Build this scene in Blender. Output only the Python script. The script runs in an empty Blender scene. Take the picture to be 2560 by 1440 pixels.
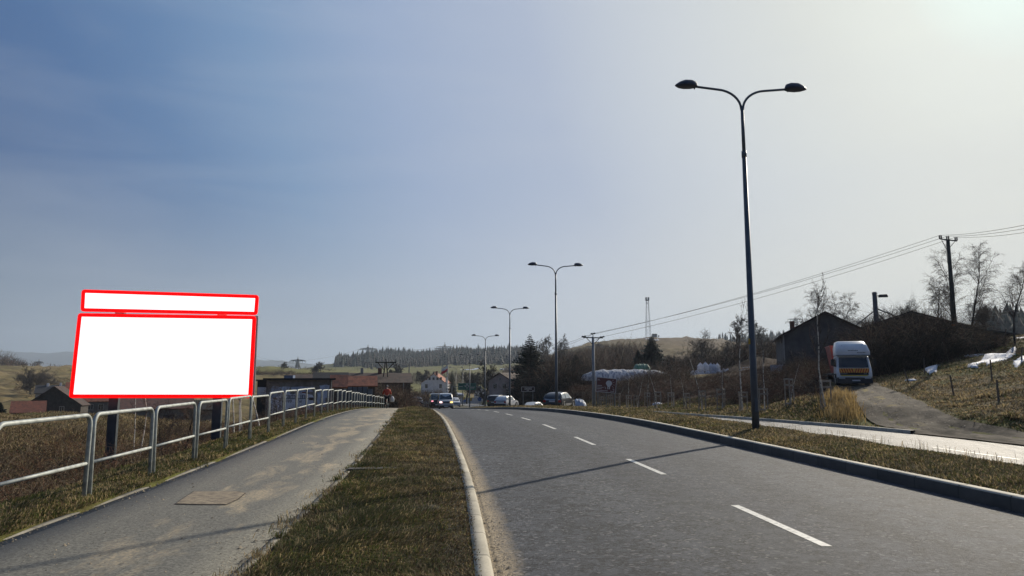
import bpy, math, random
import numpy as np
from mathutils import Vector, Matrix
R = math.radians
sc = bpy.context.scene
col = sc.collection

# ------------------------------------------------------------------ camera
F = 1760.0                      # focal length in photo pixels (2560 wide)
HZ = 945.0                      # horizon row
EYE = 1.69
TH = math.atan((HZ - 720) / F)
cd = bpy.data.cameras.new('camera'); cam = bpy.data.objects.new('camera', cd); col.objects.link(cam)
cd.sensor_width = 36; cd.lens = 36 * F / 2560
cd.clip_start = 0.05; cd.clip_end = 20000
cam.location = (0, 0, EYE); cam.rotation_euler = (math.pi / 2 + TH, 0, 0)
sc.camera = cam

# ------------------------------------------------------------------ sky + sun
SUN_AZ, SUN_EL = 38.5, 27.5       # azimuth clockwise from +Y
sd = Vector((math.sin(R(SUN_AZ)) * math.cos(R(SUN_EL)), math.cos(R(SUN_AZ)) * math.cos(R(SUN_EL)), math.sin(R(SUN_EL))))
w = bpy.data.worlds.new("World"); sc.world = w; w.use_nodes = True
nt = w.node_tree; N = nt.nodes; L = nt.links; N.clear()
out = N.new('ShaderNodeOutputWorld'); bg = N.new('ShaderNodeBackground'); bg.inputs[1].default_value = 0.078
sky = N.new('ShaderNodeTexSky'); sky.sky_type = 'NISHITA'; sky.sun_disc = False
sky.sun_elevation = R(SUN_EL); sky.sun_rotation = R(SUN_AZ); sky.dust_density = 3; sky.air_density = 1.2
tc = N.new('ShaderNodeTexCoord')
def wmath(op, a, b=None, c=None):
    n = N.new('ShaderNodeMath'); n.operation = op
    for i, v in enumerate((a, b, c)):
        if v is None: continue
        if isinstance(v, (int, float)): n.inputs[i].default_value = v
        else: L.new(v, n.inputs[i])
    return n.outputs[0]
dotn = N.new('ShaderNodeVectorMath'); dotn.operation = 'DOT_PRODUCT'
L.new(tc.outputs['Generated'], dotn.inputs[0]); dotn.inputs[1].default_value = sd
def lin(c):
    c = c / 255
    return c / 12.92 if c <= .04045 else ((c + .055) / 1.055) ** 2.4
def ramp(nodes, stops, interp='LINEAR'):
    r = nodes.new('ShaderNodeValToRGB'); cr = r.color_ramp; cr.interpolation = interp
    while len(cr.elements) < len(stops): cr.elements.new(.5)
    for e, (p, c) in zip(cr.elements, stops):
        e.position = p; e.color = (lin(c[0]), lin(c[1]), lin(c[2]), 1)
    return r
up = ramp(N, [(0, (44, 74, 116)), (.15, (48, 82, 128)), (.30, (52, 90, 140)), (.42, (64, 104, 154)), (.50, (82, 120, 166)), (.60, (112, 145, 184)), (.72, (150, 169, 200)), (.84, (172, 184, 206)), (.93, (205, 211, 216)), (.975, (219, 223, 218)), (.992, (227, 233, 226)), (1, (232, 252, 246))])
lo = ramp(N, [(0, (84, 98, 118)), (.22, (120, 134, 150)), (.30, (143, 158, 172)), (.55, (162, 175, 189)), (.70, (187, 196, 208)), (.80, (206, 210, 214)), (.90, (230, 228, 214)), (1, (245, 240, 216))])
L.new(dotn.outputs['Value'], up.inputs[0]); L.new(dotn.outputs['Value'], lo.inputs[0])
sep = N.new('ShaderNodeSeparateXYZ'); L.new(tc.outputs['Generated'], sep.inputs[0])
mr = N.new('ShaderNodeMapRange'); mr.interpolation_type = 'SMOOTHSTEP'
mr.inputs[1].default_value = .0; mr.inputs[2].default_value = .29; L.new(sep.outputs[2], mr.inputs[0])
# thin streaky cirrus
mp = N.new('ShaderNodeMapping'); mp.inputs['Scale'].default_value = (2.0, 2.0, 11.0); mp.inputs['Rotation'].default_value = (0.1, 0.12, .4)
L.new(tc.outputs['Generated'], mp.inputs[0])
nz = N.new('ShaderNodeTexNoise'); nz.inputs['Scale'].default_value = 1.6; nz.inputs['Detail'].default_value = 7; nz.inputs['Distortion'].default_value = .6
L.new(mp.outputs[0], nz.inputs[0])
cl = N.new('ShaderNodeMapRange'); cl.inputs[1].default_value = .42; cl.inputs[2].default_value = .78; cl.inputs[3].default_value = 0; cl.inputs[4].default_value = .15
L.new(nz.outputs[0], cl.inputs[0])
m1 = N.new('ShaderNodeMix'); m1.data_type = 'RGBA'; L.new(mr.outputs[0], m1.inputs[0]); L.new(lo.outputs[0], m1.inputs[6]); L.new(up.outputs[0], m1.inputs[7])
m2 = N.new('ShaderNodeMix'); m2.data_type = 'RGBA'; L.new(cl.outputs[0], m2.inputs[0]); L.new(m1.outputs[2], m2.inputs[6]); m2.inputs[7].default_value = (.56, .60, .66, 1)
sc10 = N.new('ShaderNodeVectorMath'); sc10.operation = 'SCALE'; sc10.inputs[3].default_value = 10.0; L.new(m2.outputs[2], sc10.inputs[0])
m3 = N.new('ShaderNodeMix'); m3.data_type = 'RGBA'; m3.inputs[0].default_value = .975; L.new(sky.outputs[0], m3.inputs[6]); L.new(sc10.outputs[0], m3.inputs[7])
L.new(m3.outputs[2], bg.inputs[0]); L.new(bg.outputs[0], out.inputs[0])

sl = bpy.data.lights.new('sun', 'SUN'); sl.energy = 4.4; sl.angle = R(.6); sl.color = (1, .90, .74)
so = bpy.data.objects.new('sun', sl); col.objects.link(so); so.rotation_euler = sd.to_track_quat('Z', 'Y').to_euler()
sc.view_settings.view_transform = 'Standard'; sc.view_settings.look = 'None'; sc.view_settings.exposure = 0.36; sc.view_settings.gamma = 1
sc.render.engine = 'CYCLES'
sc.cycles.max_bounces = 5; sc.cycles.volume_bounces = 0; sc.cycles.transparent_max_bounces = 6

# ------------------------------------------------------------------ materials
def _n(t, k, **kw):
    n = t.nodes.new(k)
    for a, b in kw.items(): setattr(n, a, b)
    return n
def MX(t, fac, a, b, blend='MIX'):
    n = _n(t, 'ShaderNodeMix', data_type='RGBA', blend_type=blend)
    for s, v in ((0, fac), (6, a), (7, b)):
        if isinstance(v, (int, float)): n.inputs[s].default_value = v
        elif isinstance(v, tuple): n.inputs[s].default_value = (*v[:3], 1)
        else: t.links.new(v, n.inputs[s])
    return n.outputs[2]
def NZ(t, scale, detail=4, vec=None, dist=0, rough=.5, stretch=None):
    n = _n(t, 'ShaderNodeTexNoise'); n.inputs['Scale'].default_value = scale; n.inputs['Detail'].default_value = detail
    n.inputs['Distortion'].default_value = dist; n.inputs['Roughness'].default_value = rough
    if vec is None:
        g = _n(t, 'ShaderNodeTexCoord'); vec = g.outputs['Object']
    if stretch:
        m = _n(t, 'ShaderNodeMapping'); m.inputs['Scale'].default_value = stretch; t.links.new(vec, m.inputs[0]); vec = m.outputs[0]
    t.links.new(vec, n.inputs['Vector']); return n.outputs[0]
def CELLS(t, scale, vec=None):
    n = _n(t, 'ShaderNodeTexVoronoi'); n.inputs['Scale'].default_value = scale
    if vec is None: vec = _n(t, 'ShaderNodeTexCoord').outputs['Object']
    t.links.new(vec, n.inputs['Vector']); s = _n(t, 'ShaderNodeSeparateColor'); t.links.new(n.outputs['Color'], s.inputs[0]); return s.outputs[0]
def MRG(t, v, a, b, c=0, d=1):
    n = _n(t, 'ShaderNodeMapRange'); n.inputs[1].default_value = a; n.inputs[2].default_value = b; n.inputs[3].default_value = c; n.inputs[4].default_value = d
    t.links.new(v, n.inputs[0]); return n.outputs[0]
def MT(t, op, a, b=0.0):
    n = _n(t, 'ShaderNodeMath', operation=op)
    for i, v in enumerate((a, b)):
        if isinstance(v, (int, float)): n.inputs[i].default_value = v
        else: t.links.new(v, n.inputs[i])
    return n.outputs[0]
def BUMP(t, h, strength=.3, dist=.02):
    n = _n(t, 'ShaderNodeBump'); n.inputs['Strength'].default_value = strength; n.inputs['Distance'].default_value = dist
    t.links.new(h, n.inputs['Height']); return n.outputs[0]
def newmat(name):
    m = bpy.data.materials.new(name); m.use_nodes = True; t = m.node_tree
    return m, t, t.nodes['Principled BSDF']
def M(name, c, c2=None, rough=.8, scale=4, metal=0, spec=.5, bump=0, bscale=30, bdist=.02, lo=.35, hi=.65, stretch=None, detail=5, emit=0, coat=0):
    m, t, b = newmat(name)
    if c2 is None: c2 = tuple(x * .75 for x in c)
    f = MRG(t, NZ(t, scale, detail, stretch=stretch), lo, hi)
    cc = MX(t, f, tuple(c), tuple(c2)); t.links.new(cc, b.inputs['Base Color'])
    b.inputs['Roughness'].default_value = rough; b.inputs['Metallic'].default_value = metal
    b.inputs['Specular IOR Level'].default_value = spec; b.inputs['Coat Weight'].default_value = coat
    if bump: t.links.new(BUMP(t, NZ(t, bscale, 5), bump, bdist), b.inputs['Normal'])
    if emit:
        b.inputs['Emission Color'].default_value = (*c[:3], 1); b.inputs['Emission Strength'].default_value = emit
    return m

# ------------------------------------------------------------------ object helpers
def tag(o, label=None, cat=None, group=None, kind=None):
    if label: o['label'] = label
    if cat: o['category'] = cat
    if group: o['group'] = group
    if kind: o['kind'] = kind
    return o
def empty(name, loc, rz=0, label=None, cat=None, group=None):
    o = bpy.data.objects.new(name, None); col.objects.link(o); o.location = loc; o.rotation_euler = (0, 0, rz); o.empty_display_size = .2
    return tag(o, label, cat, group)
def link(name, me, mat, parent=None, smooth=False):
    for x in (mat if isinstance(mat, (list, tuple)) else [mat]): me.materials.append(x)
    if smooth: me.polygons.foreach_set('use_smooth', [True] * len(me.polygons))
    o = bpy.data.objects.new(name, me); col.objects.link(o)
    if parent: o.parent = parent
    return o
def copy_tree(o, parent=None):
    c = o.copy(); col.objects.link(c); c.parent = parent
    for ch in [k for k in bpy.data.objects if k.parent == o]: copy_tree(ch, c)
    return c
def npmesh(name, V, Fc, mats=None, uv=None):
    V = np.asarray(V, np.float32); Fc = np.asarray(Fc, np.int32); n, k = Fc.shape
    me = bpy.data.meshes.new(name); me.vertices.add(len(V)); me.vertices.foreach_set('co', V.ravel())
    me.loops.add(n * k); me.loops.foreach_set('vertex_index', Fc.ravel())
    me.polygons.add(n); me.polygons.foreach_set('loop_start', np.arange(0, n * k, k, dtype=np.int32))
    if mats is not None: me.polygons.foreach_set('material_index', np.asarray(mats, np.int32))
    if uv is not None:
        l = me.uv_layers.new(name='UVMap'); l.data.foreach_set('uv', np.asarray(uv, np.float32)[Fc.ravel()].ravel())
    me.update(calc_edges=True); me.validate(); return me
class MB:
    """collects primitives into one mesh"""
    def __init__(s): s.v = []; s.f = []
    def quad(s, *p):
        i = len(s.v); s.v += [tuple(x) for x in p]; s.f.append(tuple(range(i, i + len(p)))); return s
    def box(s, c, d, rz=0, M4=None, tx=1, ty=1):
        x, y, z = d[0] / 2, d[1] / 2, d[2] / 2; i = len(s.v)
        for k, (a, b_, e) in enumerate([(-1, -1, -1), (1, -1, -1), (1, 1, -1), (-1, 1, -1), (-1, -1, 1), (1, -1, 1), (1, 1, 1), (-1, 1, 1)]):
            q = Vector((a * x * (tx if e > 0 else 1), b_ * y * (ty if e > 0 else 1), e * z))
            if M4 is not None: q = M4 @ q
            elif rz: q = Matrix.Rotation(rz, 3, 'Z') @ q
            s.v.append((q.x + c[0], q.y + c[1], q.z + c[2]))
        for f in ((0, 3, 2, 1), (4, 5, 6, 7), (0, 1, 5, 4), (1, 2, 6, 5), (2, 3, 7, 6), (3, 0, 4, 7)): s.f.append(tuple(i + k for k in f))
        return s
    def bar(s, a, b, w_, h_=None):
        a = Vector(a); b = Vector(b); d = b - a; q = d.to_track_quat('X', 'Z').to_matrix()
        return s.box((a + b) / 2, (d.length, w_, h_ or w_), M4=q)
    def tube(s, pts, r, n=8, caps=True):
        pts = [Vector(p) for p in pts]; rs = r if isinstance(r, (list, tuple)) else [r] * len(pts)
        rings = []; ref = None
        for k, p in enumerate(pts):
            d = (pts[min(k + 1, len(pts) - 1)] - pts[max(k - 1, 0)]).normalized()
            if ref is None: ref = d.orthogonal().normalized()
            u = (ref - d * ref.dot(d))
            u = u.normalized() if u.length > 1e-5 else d.orthogonal().normalized()
            ref = u; v = d.cross(u); i = len(s.v)
            for j in range(n):
                a = 2 * math.pi * j / n; s.v.append(tuple(p + (u * math.cos(a) + v * math.sin(a)) * rs[k]))
            rings.append(i)
        for a, b in zip(rings, rings[1:]):
            for j in range(n): s.f.append((a + j, a + (j + 1) % n, b + (j + 1) % n, b + j))
        if caps:
            s.f.append(tuple(rings[0] + j for j in reversed(range(n)))); s.f.append(tuple(rings[-1] + j for j in range(n)))
        return s
    def loft(s, rings, caps=True):
        st = []
        for r_ in rings:
            st.append(len(s.v)); s.v += [tuple(p) for p in r_]
        n = len(rings[0])
        for a, b in zip(st, st[1:]):
            for j in range(n): s.f.append((a + j, a + (j + 1) % n, b + (j + 1) % n, b + j))
        if caps: s.f.append(tuple(st[0] + j for j in reversed(range(n)))); s.f.append(tuple(st[-1] + j for j in range(n)))
        return s
    def ball(s, c, r, nu=10, nv=6):
        rx, ry, rz = r if isinstance(r, (tuple, list)) else (r, r, r)
        rings = []
        for k in range(nv + 1):
            ph = -math.pi / 2 + math.pi * (k + .001) / (nv + .002)
            rings.append([(c[0] + rx * math.cos(ph) * math.cos(2 * math.pi * j / nu), c[1] + ry * math.cos(ph) * math.sin(2 * math.pi * j / nu), c[2] + rz * math.sin(ph)) for j in range(nu)])
        return s.loft(rings)
    def disc(s, c, r, ax, th, n=20):
        ax = Vector(ax).normalized(); c = Vector(c); return s.tube([c - ax * th / 2, c + ax * th / 2], r, n)
    def build(s, name, mat, parent=None, smooth=False, bevel=0, kind=None):
        me = bpy.data.meshes.new(name); me.from_pydata(s.v, [], s.f); me.update()
        o = link(name, me, mat, parent, smooth)
        if bevel:
            b = o.modifiers.new('bevel', 'BEVEL'); b.width = bevel; b.segments = 2; b.limit_method = 'ANGLE'
        if kind: o['kind'] = kind
        return o
def ang_smooth(o, deg=35):
    o.data.polygons.foreach_set('use_smooth', [True] * len(o.data.polygons))
    try:
        o.data.set_sharp_from_angle(angle=R(deg))
    except Exception: pass
    return o

# ------------------------------------------------------------------ ground shape
def sm(a, b, t):
    t = np.clip((np.asarray(t, float) - a) / (b - a), 0, 1); return t * t * (3 - 2 * t)
def smoothed(tab, sig, lo=-60, hi=700, st=.5):
    X = np.arange(lo, hi, st); Y = np.interp(X, *zip(*tab)); k = int(sig / st * 3); g = np.exp(-.5 * (np.arange(-k, k + 1) * st / sig) ** 2); g /= g.sum()
    Yp = np.concatenate([np.full(k, Y[0]) + (np.arange(-k, 0)) * (Y[1] - Y[0]), Y, np.full(k, Y[-1]) + np.arange(1, k + 1) * (Y[-1] - Y[-2])])
    return X, np.convolve(Yp, g, 'valid')
_P = smoothed([(-60, 0), (0, 0), (14, -.01), (27, .04), (32, -.02), (38, -.13), (45, -.30), (60, -.82), (75, -1.45), (92, -2.22), (120, -3.35), (150, -4.6), (200, -5.8), (250, -6.9), (300, -8), (700, -9)], 2.5)
_K = smoothed([(-60, 3.8), (-20, 1.6), (0, .18), (6, -.27), (11.7, -.75), (19.2, -1.6), (30, -2.95), (47, -5.3), (70, -8.5), (92, -11.6), (111, -14.4), (130, -17.2), (153, -20), (185, -24), (210, -27.5), (250, -33), (700, -100)], 2.5)
def P(d): return np.interp(d, *_P)
def K(d): return np.interp(d, *_K)
def Z(y, d): return EYE - (y - HZ) / F * d
COLS = {
 -900: [(0, -.5), (10, -.7), (20, -.9), (40, -1.25), (60, -1.6), (90, -5), (130, -7), (200, -5), (300, 1), (450, 10), (600, 10), (1200, 6), (6000, 0)],
 0: [(0, -.5), (10, -.6), (20, -.8), (40, -1.2), (58, Z(1038, 58)), (66, -2.4), (90, -5), (130, -7), (200, Z(1000, 200)), (300, Z(950, 300)), (450, Z(916, 450)), (560, 10), (1200, 4), (6000, 0)],
 300: [(0, -.5), (10, -.6), (20, -.8), (40, -1.15), (56, Z(1036, 56)), (64, -2.3), (90, -5), (130, -7), (200, Z(1000, 200)), (300, Z(950, 300)), (450, Z(918, 450)), (560, 9), (1200, 4), (6000, 0)],
 640: [(0, -.5), (10, -.6), (20, -.8), (32, -1.0), (45, -1.5), (58, -2.6), (90, -5), (130, -7), (200, -5), (300, Z(948, 300)), (450, Z(915, 450)), (600, 9), (1200, 4), (6000, 0)],
 836: [(0, -.5), (40, -.9), (60, -1.8), (90, -4), (130, -6.5), (200, -6), (300, Z(955, 300)), (450, Z(931, 450)), (600, 8), (800, Z(922, 800)), (1100, Z(908, 1100)), (1500, 30), (6000, 0)],
 1000: [(0, -.3), (60, -1.2), (130, -5.5), (250, -7.5), (400, -3), (600, Z(935, 600)), (800, Z(918, 800)), (1000, Z(902, 1000)), (1200, Z(888, 1200)), (1500, 45), (6000, 0)],
 1150: [(0, 0), (100, -3), (250, -7), (380, -5.5), (500, Z(950, 500)), (700, Z(918, 700)), (1000, Z(896, 1000)), (1200, Z(884, 1200)), (1500, 50), (6000, 0)],
 1290: [(0, 0), (100, -2.8), (150, -3.6), (250, -4), (400, Z(955, 400)), (600, Z(930, 600)), (1000, Z(897, 1000)), (1200, Z(885, 1200)), (1500, 45), (6000, 0)],
 1400: [(0, 0), (95, -2.4), (110, -1.9), (200, -.5), (350, Z(928, 350)), (500, Z(902, 500)), (650, Z(877, 650)), (800, 26), (1200, Z(887, 1200)), (6000, 0)],
 1500: [(0, 0), (92, -2.2), (105, -.6), (120, 1.2), (200, 2.8), (350, Z(905, 350)), (500, Z(877, 500)), (650, Z(852, 650)), (800, 34), (1200, 30), (6000, 0)],
 1620: [(0, 0), (78, -1.5), (95, .6), (112, 1.4), (200, 3.5), (350, 12), (500, 28), (700, Z(843, 700)), (900, 38), (6000, 0)],
 1780: [(0, 0), (60, -.9), (72, .3), (95, 1.3), (115, 1.6), (200, 5), (350, 14), (500, 27), (700, Z(847, 700)), (900, 38), (6000, 0)],
 1900: [(0, 0), (50, -.4), (64, 1.1), (85, 2.5), (200, 9), (400, 18), (600, Z(864, 600)), (1000, Z(857, 1000)), (1500, 40), (6000, 0)],
 2050: [(0, -.3), (37, -.15), (46, .85), (58, 2.0), (75, 2.8), (200, 8), (600, 28), (1000, 50), (6000, 0)],
 2137: [(0, -.3), (32, -.2), (40, .45), (50, .95), (60, 1.5), (75, 2.6), (200, 8), (600, 28), (1000, 50), (6000, 0)],
 2300: [(0, -.4), (28, -.4), (32, -.1), (35, .35), (42, 1.0), (50, Z(940, 50)), (60, Z(915, 60)), (75, 3.8), (200, 9), (600, 34), (1000, 50), (6000, 0)],
 2560: [(0, -.4), (24, -.45), (27, -.3), (29, .35), (33, .9), (40, 1.6), (50, 3.0), (60, 4.6), (72, 6.0), (120, 8), (200, 10), (600, 40), (6000, 0)],
 3300: [(0, -.3), (16, -.2), (20, .2), (30, 1.8), (45, 4), (60, 6.5), (120, 10), (200, 12), (600, 40), (6000, 0)],
}
_U = sorted(COLS); _D = np.concatenate([np.arange(0, 160, 1.0), np.geomspace(160, 6200, 220)])
_UU = np.array([(p - 1280) / F / 1.008 for p in _U]); _UF = np.linspace(_UU[0], _UU[-1], 600)
_T = np.array([np.interp(_D, *zip(*COLS[p])) for p in _U])
_TF = np.array([np.interp(_UF, _UU, _T[:, k]) for k in range(len(_D))]).T
_kk = np.exp(-.5 * (np.arange(-12, 13) / 5.0) ** 2); _kk /= _kk.sum()
_TF = np.apply_along_axis(lambda a: np.convolve(np.pad(a, 12, 'edge'), _kk, 'valid'), 0, _TF)
def TAB(u, d):
    u = np.clip(u, _UF[0], _UF[-1]); fu = (u - _UF[0]) / (_UF[1] - _UF[0]); iu = np.clip(fu.astype(int), 0, 598); fu = fu - iu
    d = np.clip(d, 0, 6100); idd = np.clip(np.searchsorted(_D, d) - 1, 0, len(_D) - 2); fd = (d - _D[idd]) / (_D[idd + 1] - _D[idd])
    return (_TF[iu, idd] * (1 - fu) + _TF[iu + 1, idd] * fu) * (1 - fd) + (_TF[iu, idd + 1] * (1 - fu) + _TF[iu + 1, idd + 1] * fu) * fd
_rs = np.random.RandomState(4)
_W = [(_rs.uniform(0, 6.28), _rs.uniform(.8, 1.25) * s, a, _rs.uniform(0, 6.28)) for s, a in ((.25, .12), (.45, .08), (.8, .06), (1.3, .04), (2.2, .025)) for _ in range(3)]
def bumps(x, y):
    z = 0
    for th, k, a, ph in _W: z = z + a * np.sin(k * (x * math.cos(th) + y * math.sin(th)) + ph + 1.3 * np.sin(.4 * k * (x * math.sin(th) - y * math.cos(th))))
    return z
def R2(y): return P(y) - .10 - .50 * (1 - sm(35, 95, y))           # second carriageway
def CX(s, y):
    """cross-section beside the roads: s = metres right of the left kerb"""
    p = P(y)
    zl = p + .03 - .05 * sm(-5.0, -6.2, s) - .5 * sm(-5.9, -8.2, s) - .25 * sm(-8, -12, s)
    med = p + .07 + .07 * sm(7.65, 8.6, s) - (.07 + .07 - (R2(y) + .11 - p)) * sm(9.8, 12.1, s)
    zr = R2(y) - .03 + (.15 + .05 * sm(19.6, 21, s)) * sm(28.2, 30.5, y)
    return np.where(s < -4.9, zl, np.where(s < 7.65, p - .1, np.where(s < 12.3, med, np.where(s < 19.45, R2(y), zr))))
def H(x, y, bump=True):
    x = np.asarray(x, float); y = np.asarray(y, float); s = x - K(y); yy = np.maximum(y, 0)
    zt = TAB(x / np.maximum(y, 8), yy)
    if bump: zt = zt + (1 - np.exp(-((x - np.interp(y, [15, 22, 29, 34, 42, 50, 62, 70], [20, 19.5, 18.6, 18.6, 22, 25.3, 27.6, 28.8])) / 3.6) ** 2) * (y < 74)) * bumps(x, y) * np.clip(.6 + y / 120, .6, 3) * sm(20.5, 26, np.where(s < 0, 20.5 + (-6.0 - s), s))
    far = sm(235, 290, y)
    wl = np.maximum(sm(-6.5, -12 - y * .05, s) * 1.0, 0); wr = sm(19.8, 23.0, s)
    w_ = np.maximum(np.where(s < 0, wl, wr), far)
    return CX(s, y) * (1 - w_) + zt * w_
def Hf(x, y): return float(H(np.array([x]), np.array([y]))[0])
def ray(px, py):
    v = (720 - py) / F
    return Vector(((px - 1280) / F, math.cos(TH) - v * math.sin(TH), math.sin(TH) + v * math.cos(TH)))
def at(px, py, Y):
    r = ray(px, py); k = Y / r.y; return Vector((r.x * k, Y, EYE + r.z * k))
def G(px, py, zf=None, ymax=900):
    r = ray(px, py); Y = np.concatenate([np.arange(3, 120, .05), np.arange(120, ymax, .5)]); X = r.x / r.y * Y; Zr = EYE + r.z / r.y * Y
    hz = (zf(X, Y) if zf else H(X, Y)); below = np.nonzero(Zr < hz)[0]
    k = below[0] if len(below) else len(Y) - 1
    return Vector((X[k], Y[k], hz[k]))
def onrow(px, off):
    """point on the line `off` metres right of the left kerb that is seen in column px"""
    Y = np.arange(8, 240, .05); X = K(Y) + off; q = np.abs(X / Y * F / 1.008 + 1280 - px); k = int(np.argmin(q)); return X[k], Y[k]
# ------------------------------------------------------------------ ground sheet
def infield(x, y):
    rx = np.interp(y, [15, 21, 26, 28.3, 30, 32, 34.6, 37.8, 42.2, 46.6, 50.5, 59, 69], [20.3, 19.9, 19.5, 19.0, 18.9, 19.4, 20.2, 21.3, 22.9, 24.3, 26.0, 28.2, 30.8]); return x - rx
def leftofdrive(x, y):
    lx = np.interp(y, [16, 29.3, 30.8, 33, 34.8, 36.7, 39, 43.1, 47.7, 53, 60, 70], [99, 17.0, 16.4, 16.8, 17.3, 18.0, 18.8, 20.5, 22.4, 24, 25.5, 26.9]); return lx - x
def ground_material():
    m, t, b = newmat('dry_field'); g = _n(t, 'ShaderNodeTexCoord').outputs['Object']
    big = NZ(t, .035, 6, g, .4); mid = NZ(t, .5, 6, g, .5); fine = NZ(t, 6, 6, g, 1.0, .7); stre = NZ(t, .08, 8, g, 1.0, .7, (1, 3.5, 1))
    straw = MX(t, MRG(t, fine, .3, .7), (.30, .225, .12), (.13, .09, .05))
    green = MX(t, MRG(t, fine, .3, .7), (.11, .115, .035), (.055, .06, .02))
    c = MX(t, MRG(t, mid, .42, .6), straw, green)
    c2 = MX(t, MRG(t, stre, .42, .66), c, (.085, .062, .034))
    xyz = _n(t, 'ShaderNodeSeparateXYZ'); t.links.new(g, xyz.inputs[0])
    farf = MRG(t, xyz.outputs[1], 60, 260)
    pas = MX(t, MRG(t, big, .42, .58), (.25, .19, .095), (.17, .145, .06))
    pas = MX(t, MRG(t, stre, .42, .60), pas, (.12, .09, .045))
    c3 = MX(t, farf, c2, pas)
    za = _n(t, 'ShaderNodeAttribute', attribute_name='zone'); zs = _n(t, 'ShaderNodeSeparateColor'); t.links.new(za.outputs['Color'], zs.inputs[0])
    scr = MX(t, MRG(t, fine, .35, .65), (.085, .05, .032), (.04, .027, .02)); c3 = MX(t, zs.outputs[0], c3, scr)
    grn = MX(t, MRG(t, NZ(t, 2.5, 6, g, .8, .7), .35, .65), (.15, .155, .035), (.06, .055, .018)); c3 = MX(t, zs.outputs[1], c3, grn)
    pst = MX(t, MRG(t, NZ(t, .06, 7, g, .8, .7, (1, 3, 1)), .35, .65), (.155, .155, .055), (.11, .10, .04)); c3 = MX(t, zs.outputs[2], c3, pst)
    # brown hill to the right, far away
    hx = MRG(t, xyz.outputs[0], 60, 110); hy = MRG(t, xyz.outputs[1], 300, 380); hb = MT(t, 'MULTIPLY', hx, hy)
    hillc = MX(t, MRG(t, NZ(t, .02, 6, g, .5, .6, (1, 3, 1)), .35, .65), (.100, .068, .036), (.066, .044, .024))
    c4 = MX(t, hb, c3, hillc)
    t.links.new(c4, b.inputs['Base Color']); b.inputs['Roughness'].default_value = .95; b.inputs['Specular IOR Level'].default_value = .1
    t.links.new(BUMP(t, NZ(t, 9, 6, g, .5, .7), .8, .08), b.inputs['Normal'])
    return m
def build_ground():
    ys = np.concatenate([np.arange(-30, 0, 1.5), np.arange(0, 70, .3), np.arange(70, 160, .8), np.arange(160, 400, 3), np.geomspace(400, 6100, 90)])
    a = np.linspace(-1, 1, 520); us = np.sign(a) * (np.abs(a) ** 1.25) * 1.9
    X = np.outer(np.maximum(ys + 22, 12), us); Y = np.repeat(ys[:, None], len(us), 1)
    Zg = H(X.ravel(), Y.ravel()).reshape(X.shape); s = X - K(Y)
    low = (sm(-4.92, -4.6, s - 1.5 * sm(64, 92, Y)) * (1 - sm(19.2, 19.5, s))) * (Y < 262)
    Zg = Zg - .42 * low
    n, m = X.shape; V = np.stack([X, Y, Zg], -1).reshape(-1, 3); i = np.arange(n * m).reshape(n, m)
    Fq = np.stack([i[:-1, :-1], i[:-1, 1:], i[1:, 1:], i[1:, :-1]], -1).reshape(-1, 4)
    gm = npmesh('ground', V, Fq); x_, y_ = X.ravel(), Y.ravel(); s_ = s.ravel(); u_ = x_ / np.maximum(y_, 5); z_ = Zg.ravel()
    scrub = sm(21.5, 23.5, s_) * (y_ > 34) * (1 - sm(110, 135, y_)) * sm(.2, 1.8, leftofdrive(x_, y_)) * (u_ < .5); scrub = np.maximum(scrub, (u_ > .30) * (u_ < .66) * (y_ > 56) * (y_ < 130))
    scrub = np.maximum(scrub, (u_ > -.02) * (u_ < .45) * (y_ >= 110) * (1 - sm(250, 420, y_)))
    green = sm(19.4, 19.8, s_) * (1 - sm(21.2, 22.6, s_)) * (y_ > 28) + (infield(x_, y_) > 0) * (y_ < 80) * (y_ > 20) * sm(1.7, 2.0, z_) * (1 - sm(2.6, 3.0, z_)) * (u_ > .5) + sm(-6.6, -5.8, s_) * (s_ < -4) * .8
    green = green + (infield(x_, y_) > 0) * (infield(x_, y_) < 1.6) * (y_ < 50) * .6
    past = sm(330, 360, y_) * (u_ < .02) * (1 - sm(-.36, -.5, u_))
    ca = gm.color_attributes.new('zone', 'FLOAT_COLOR', 'POINT'); ca.data.foreach_set('color', np.stack([scrub, np.clip(green, 0, 1), past, np.ones(len(x_))], -1).astype(np.float32).ravel())
    o = link('ground', gm, ground_material(), smooth=True); tag(o, kind='structure')
build_ground()

# ------------------------------------------------------------------ roads, path, kerbs as lofted strips; UV = (metres across, metres along)
DG = np.concatenate([np.arange(-18, 40, .25), np.arange(40, 120, .8), np.arange(120, 262, 2.0)])
SH = lambda y: 1.5 * sm(64, 92, y)
def strip(name, prof, mat, d=None, label=None):
    """prof: list of (s, function z(y))"""
    d = DG if d is None else d; k = len(prof); V = []; UV = []
    for s, zf in prof:
        x = K(d) + s + (SH(d) if s < -3 else 0); V.append(np.stack([x, d, zf(d)], -1)); UV.append(np.stack([np.full(len(d), float(s)), d], -1))
    V = np.stack(V, 1).reshape(-1, 3); UV = np.stack(UV, 1).reshape(-1, 2); n = len(d); i = np.arange(n * k).reshape(n, k)
    Fq = np.stack([i[:-1, :-1], i[:-1, 1:], i[1:, 1:], i[1:, :-1]], -1).reshape(-1, 4)
    o = link(name, npmesh(name, V, Fq, uv=UV), mat); tag(o, label, kind='structure'); return o
def uvnodes(t):
    u = _n(t, 'ShaderNodeUVMap').outputs[0]; s = _n(t, 'ShaderNodeSeparateXYZ'); t.links.new(u, s.inputs[0]); return u, s.outputs[0], s.outputs[1]
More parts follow.
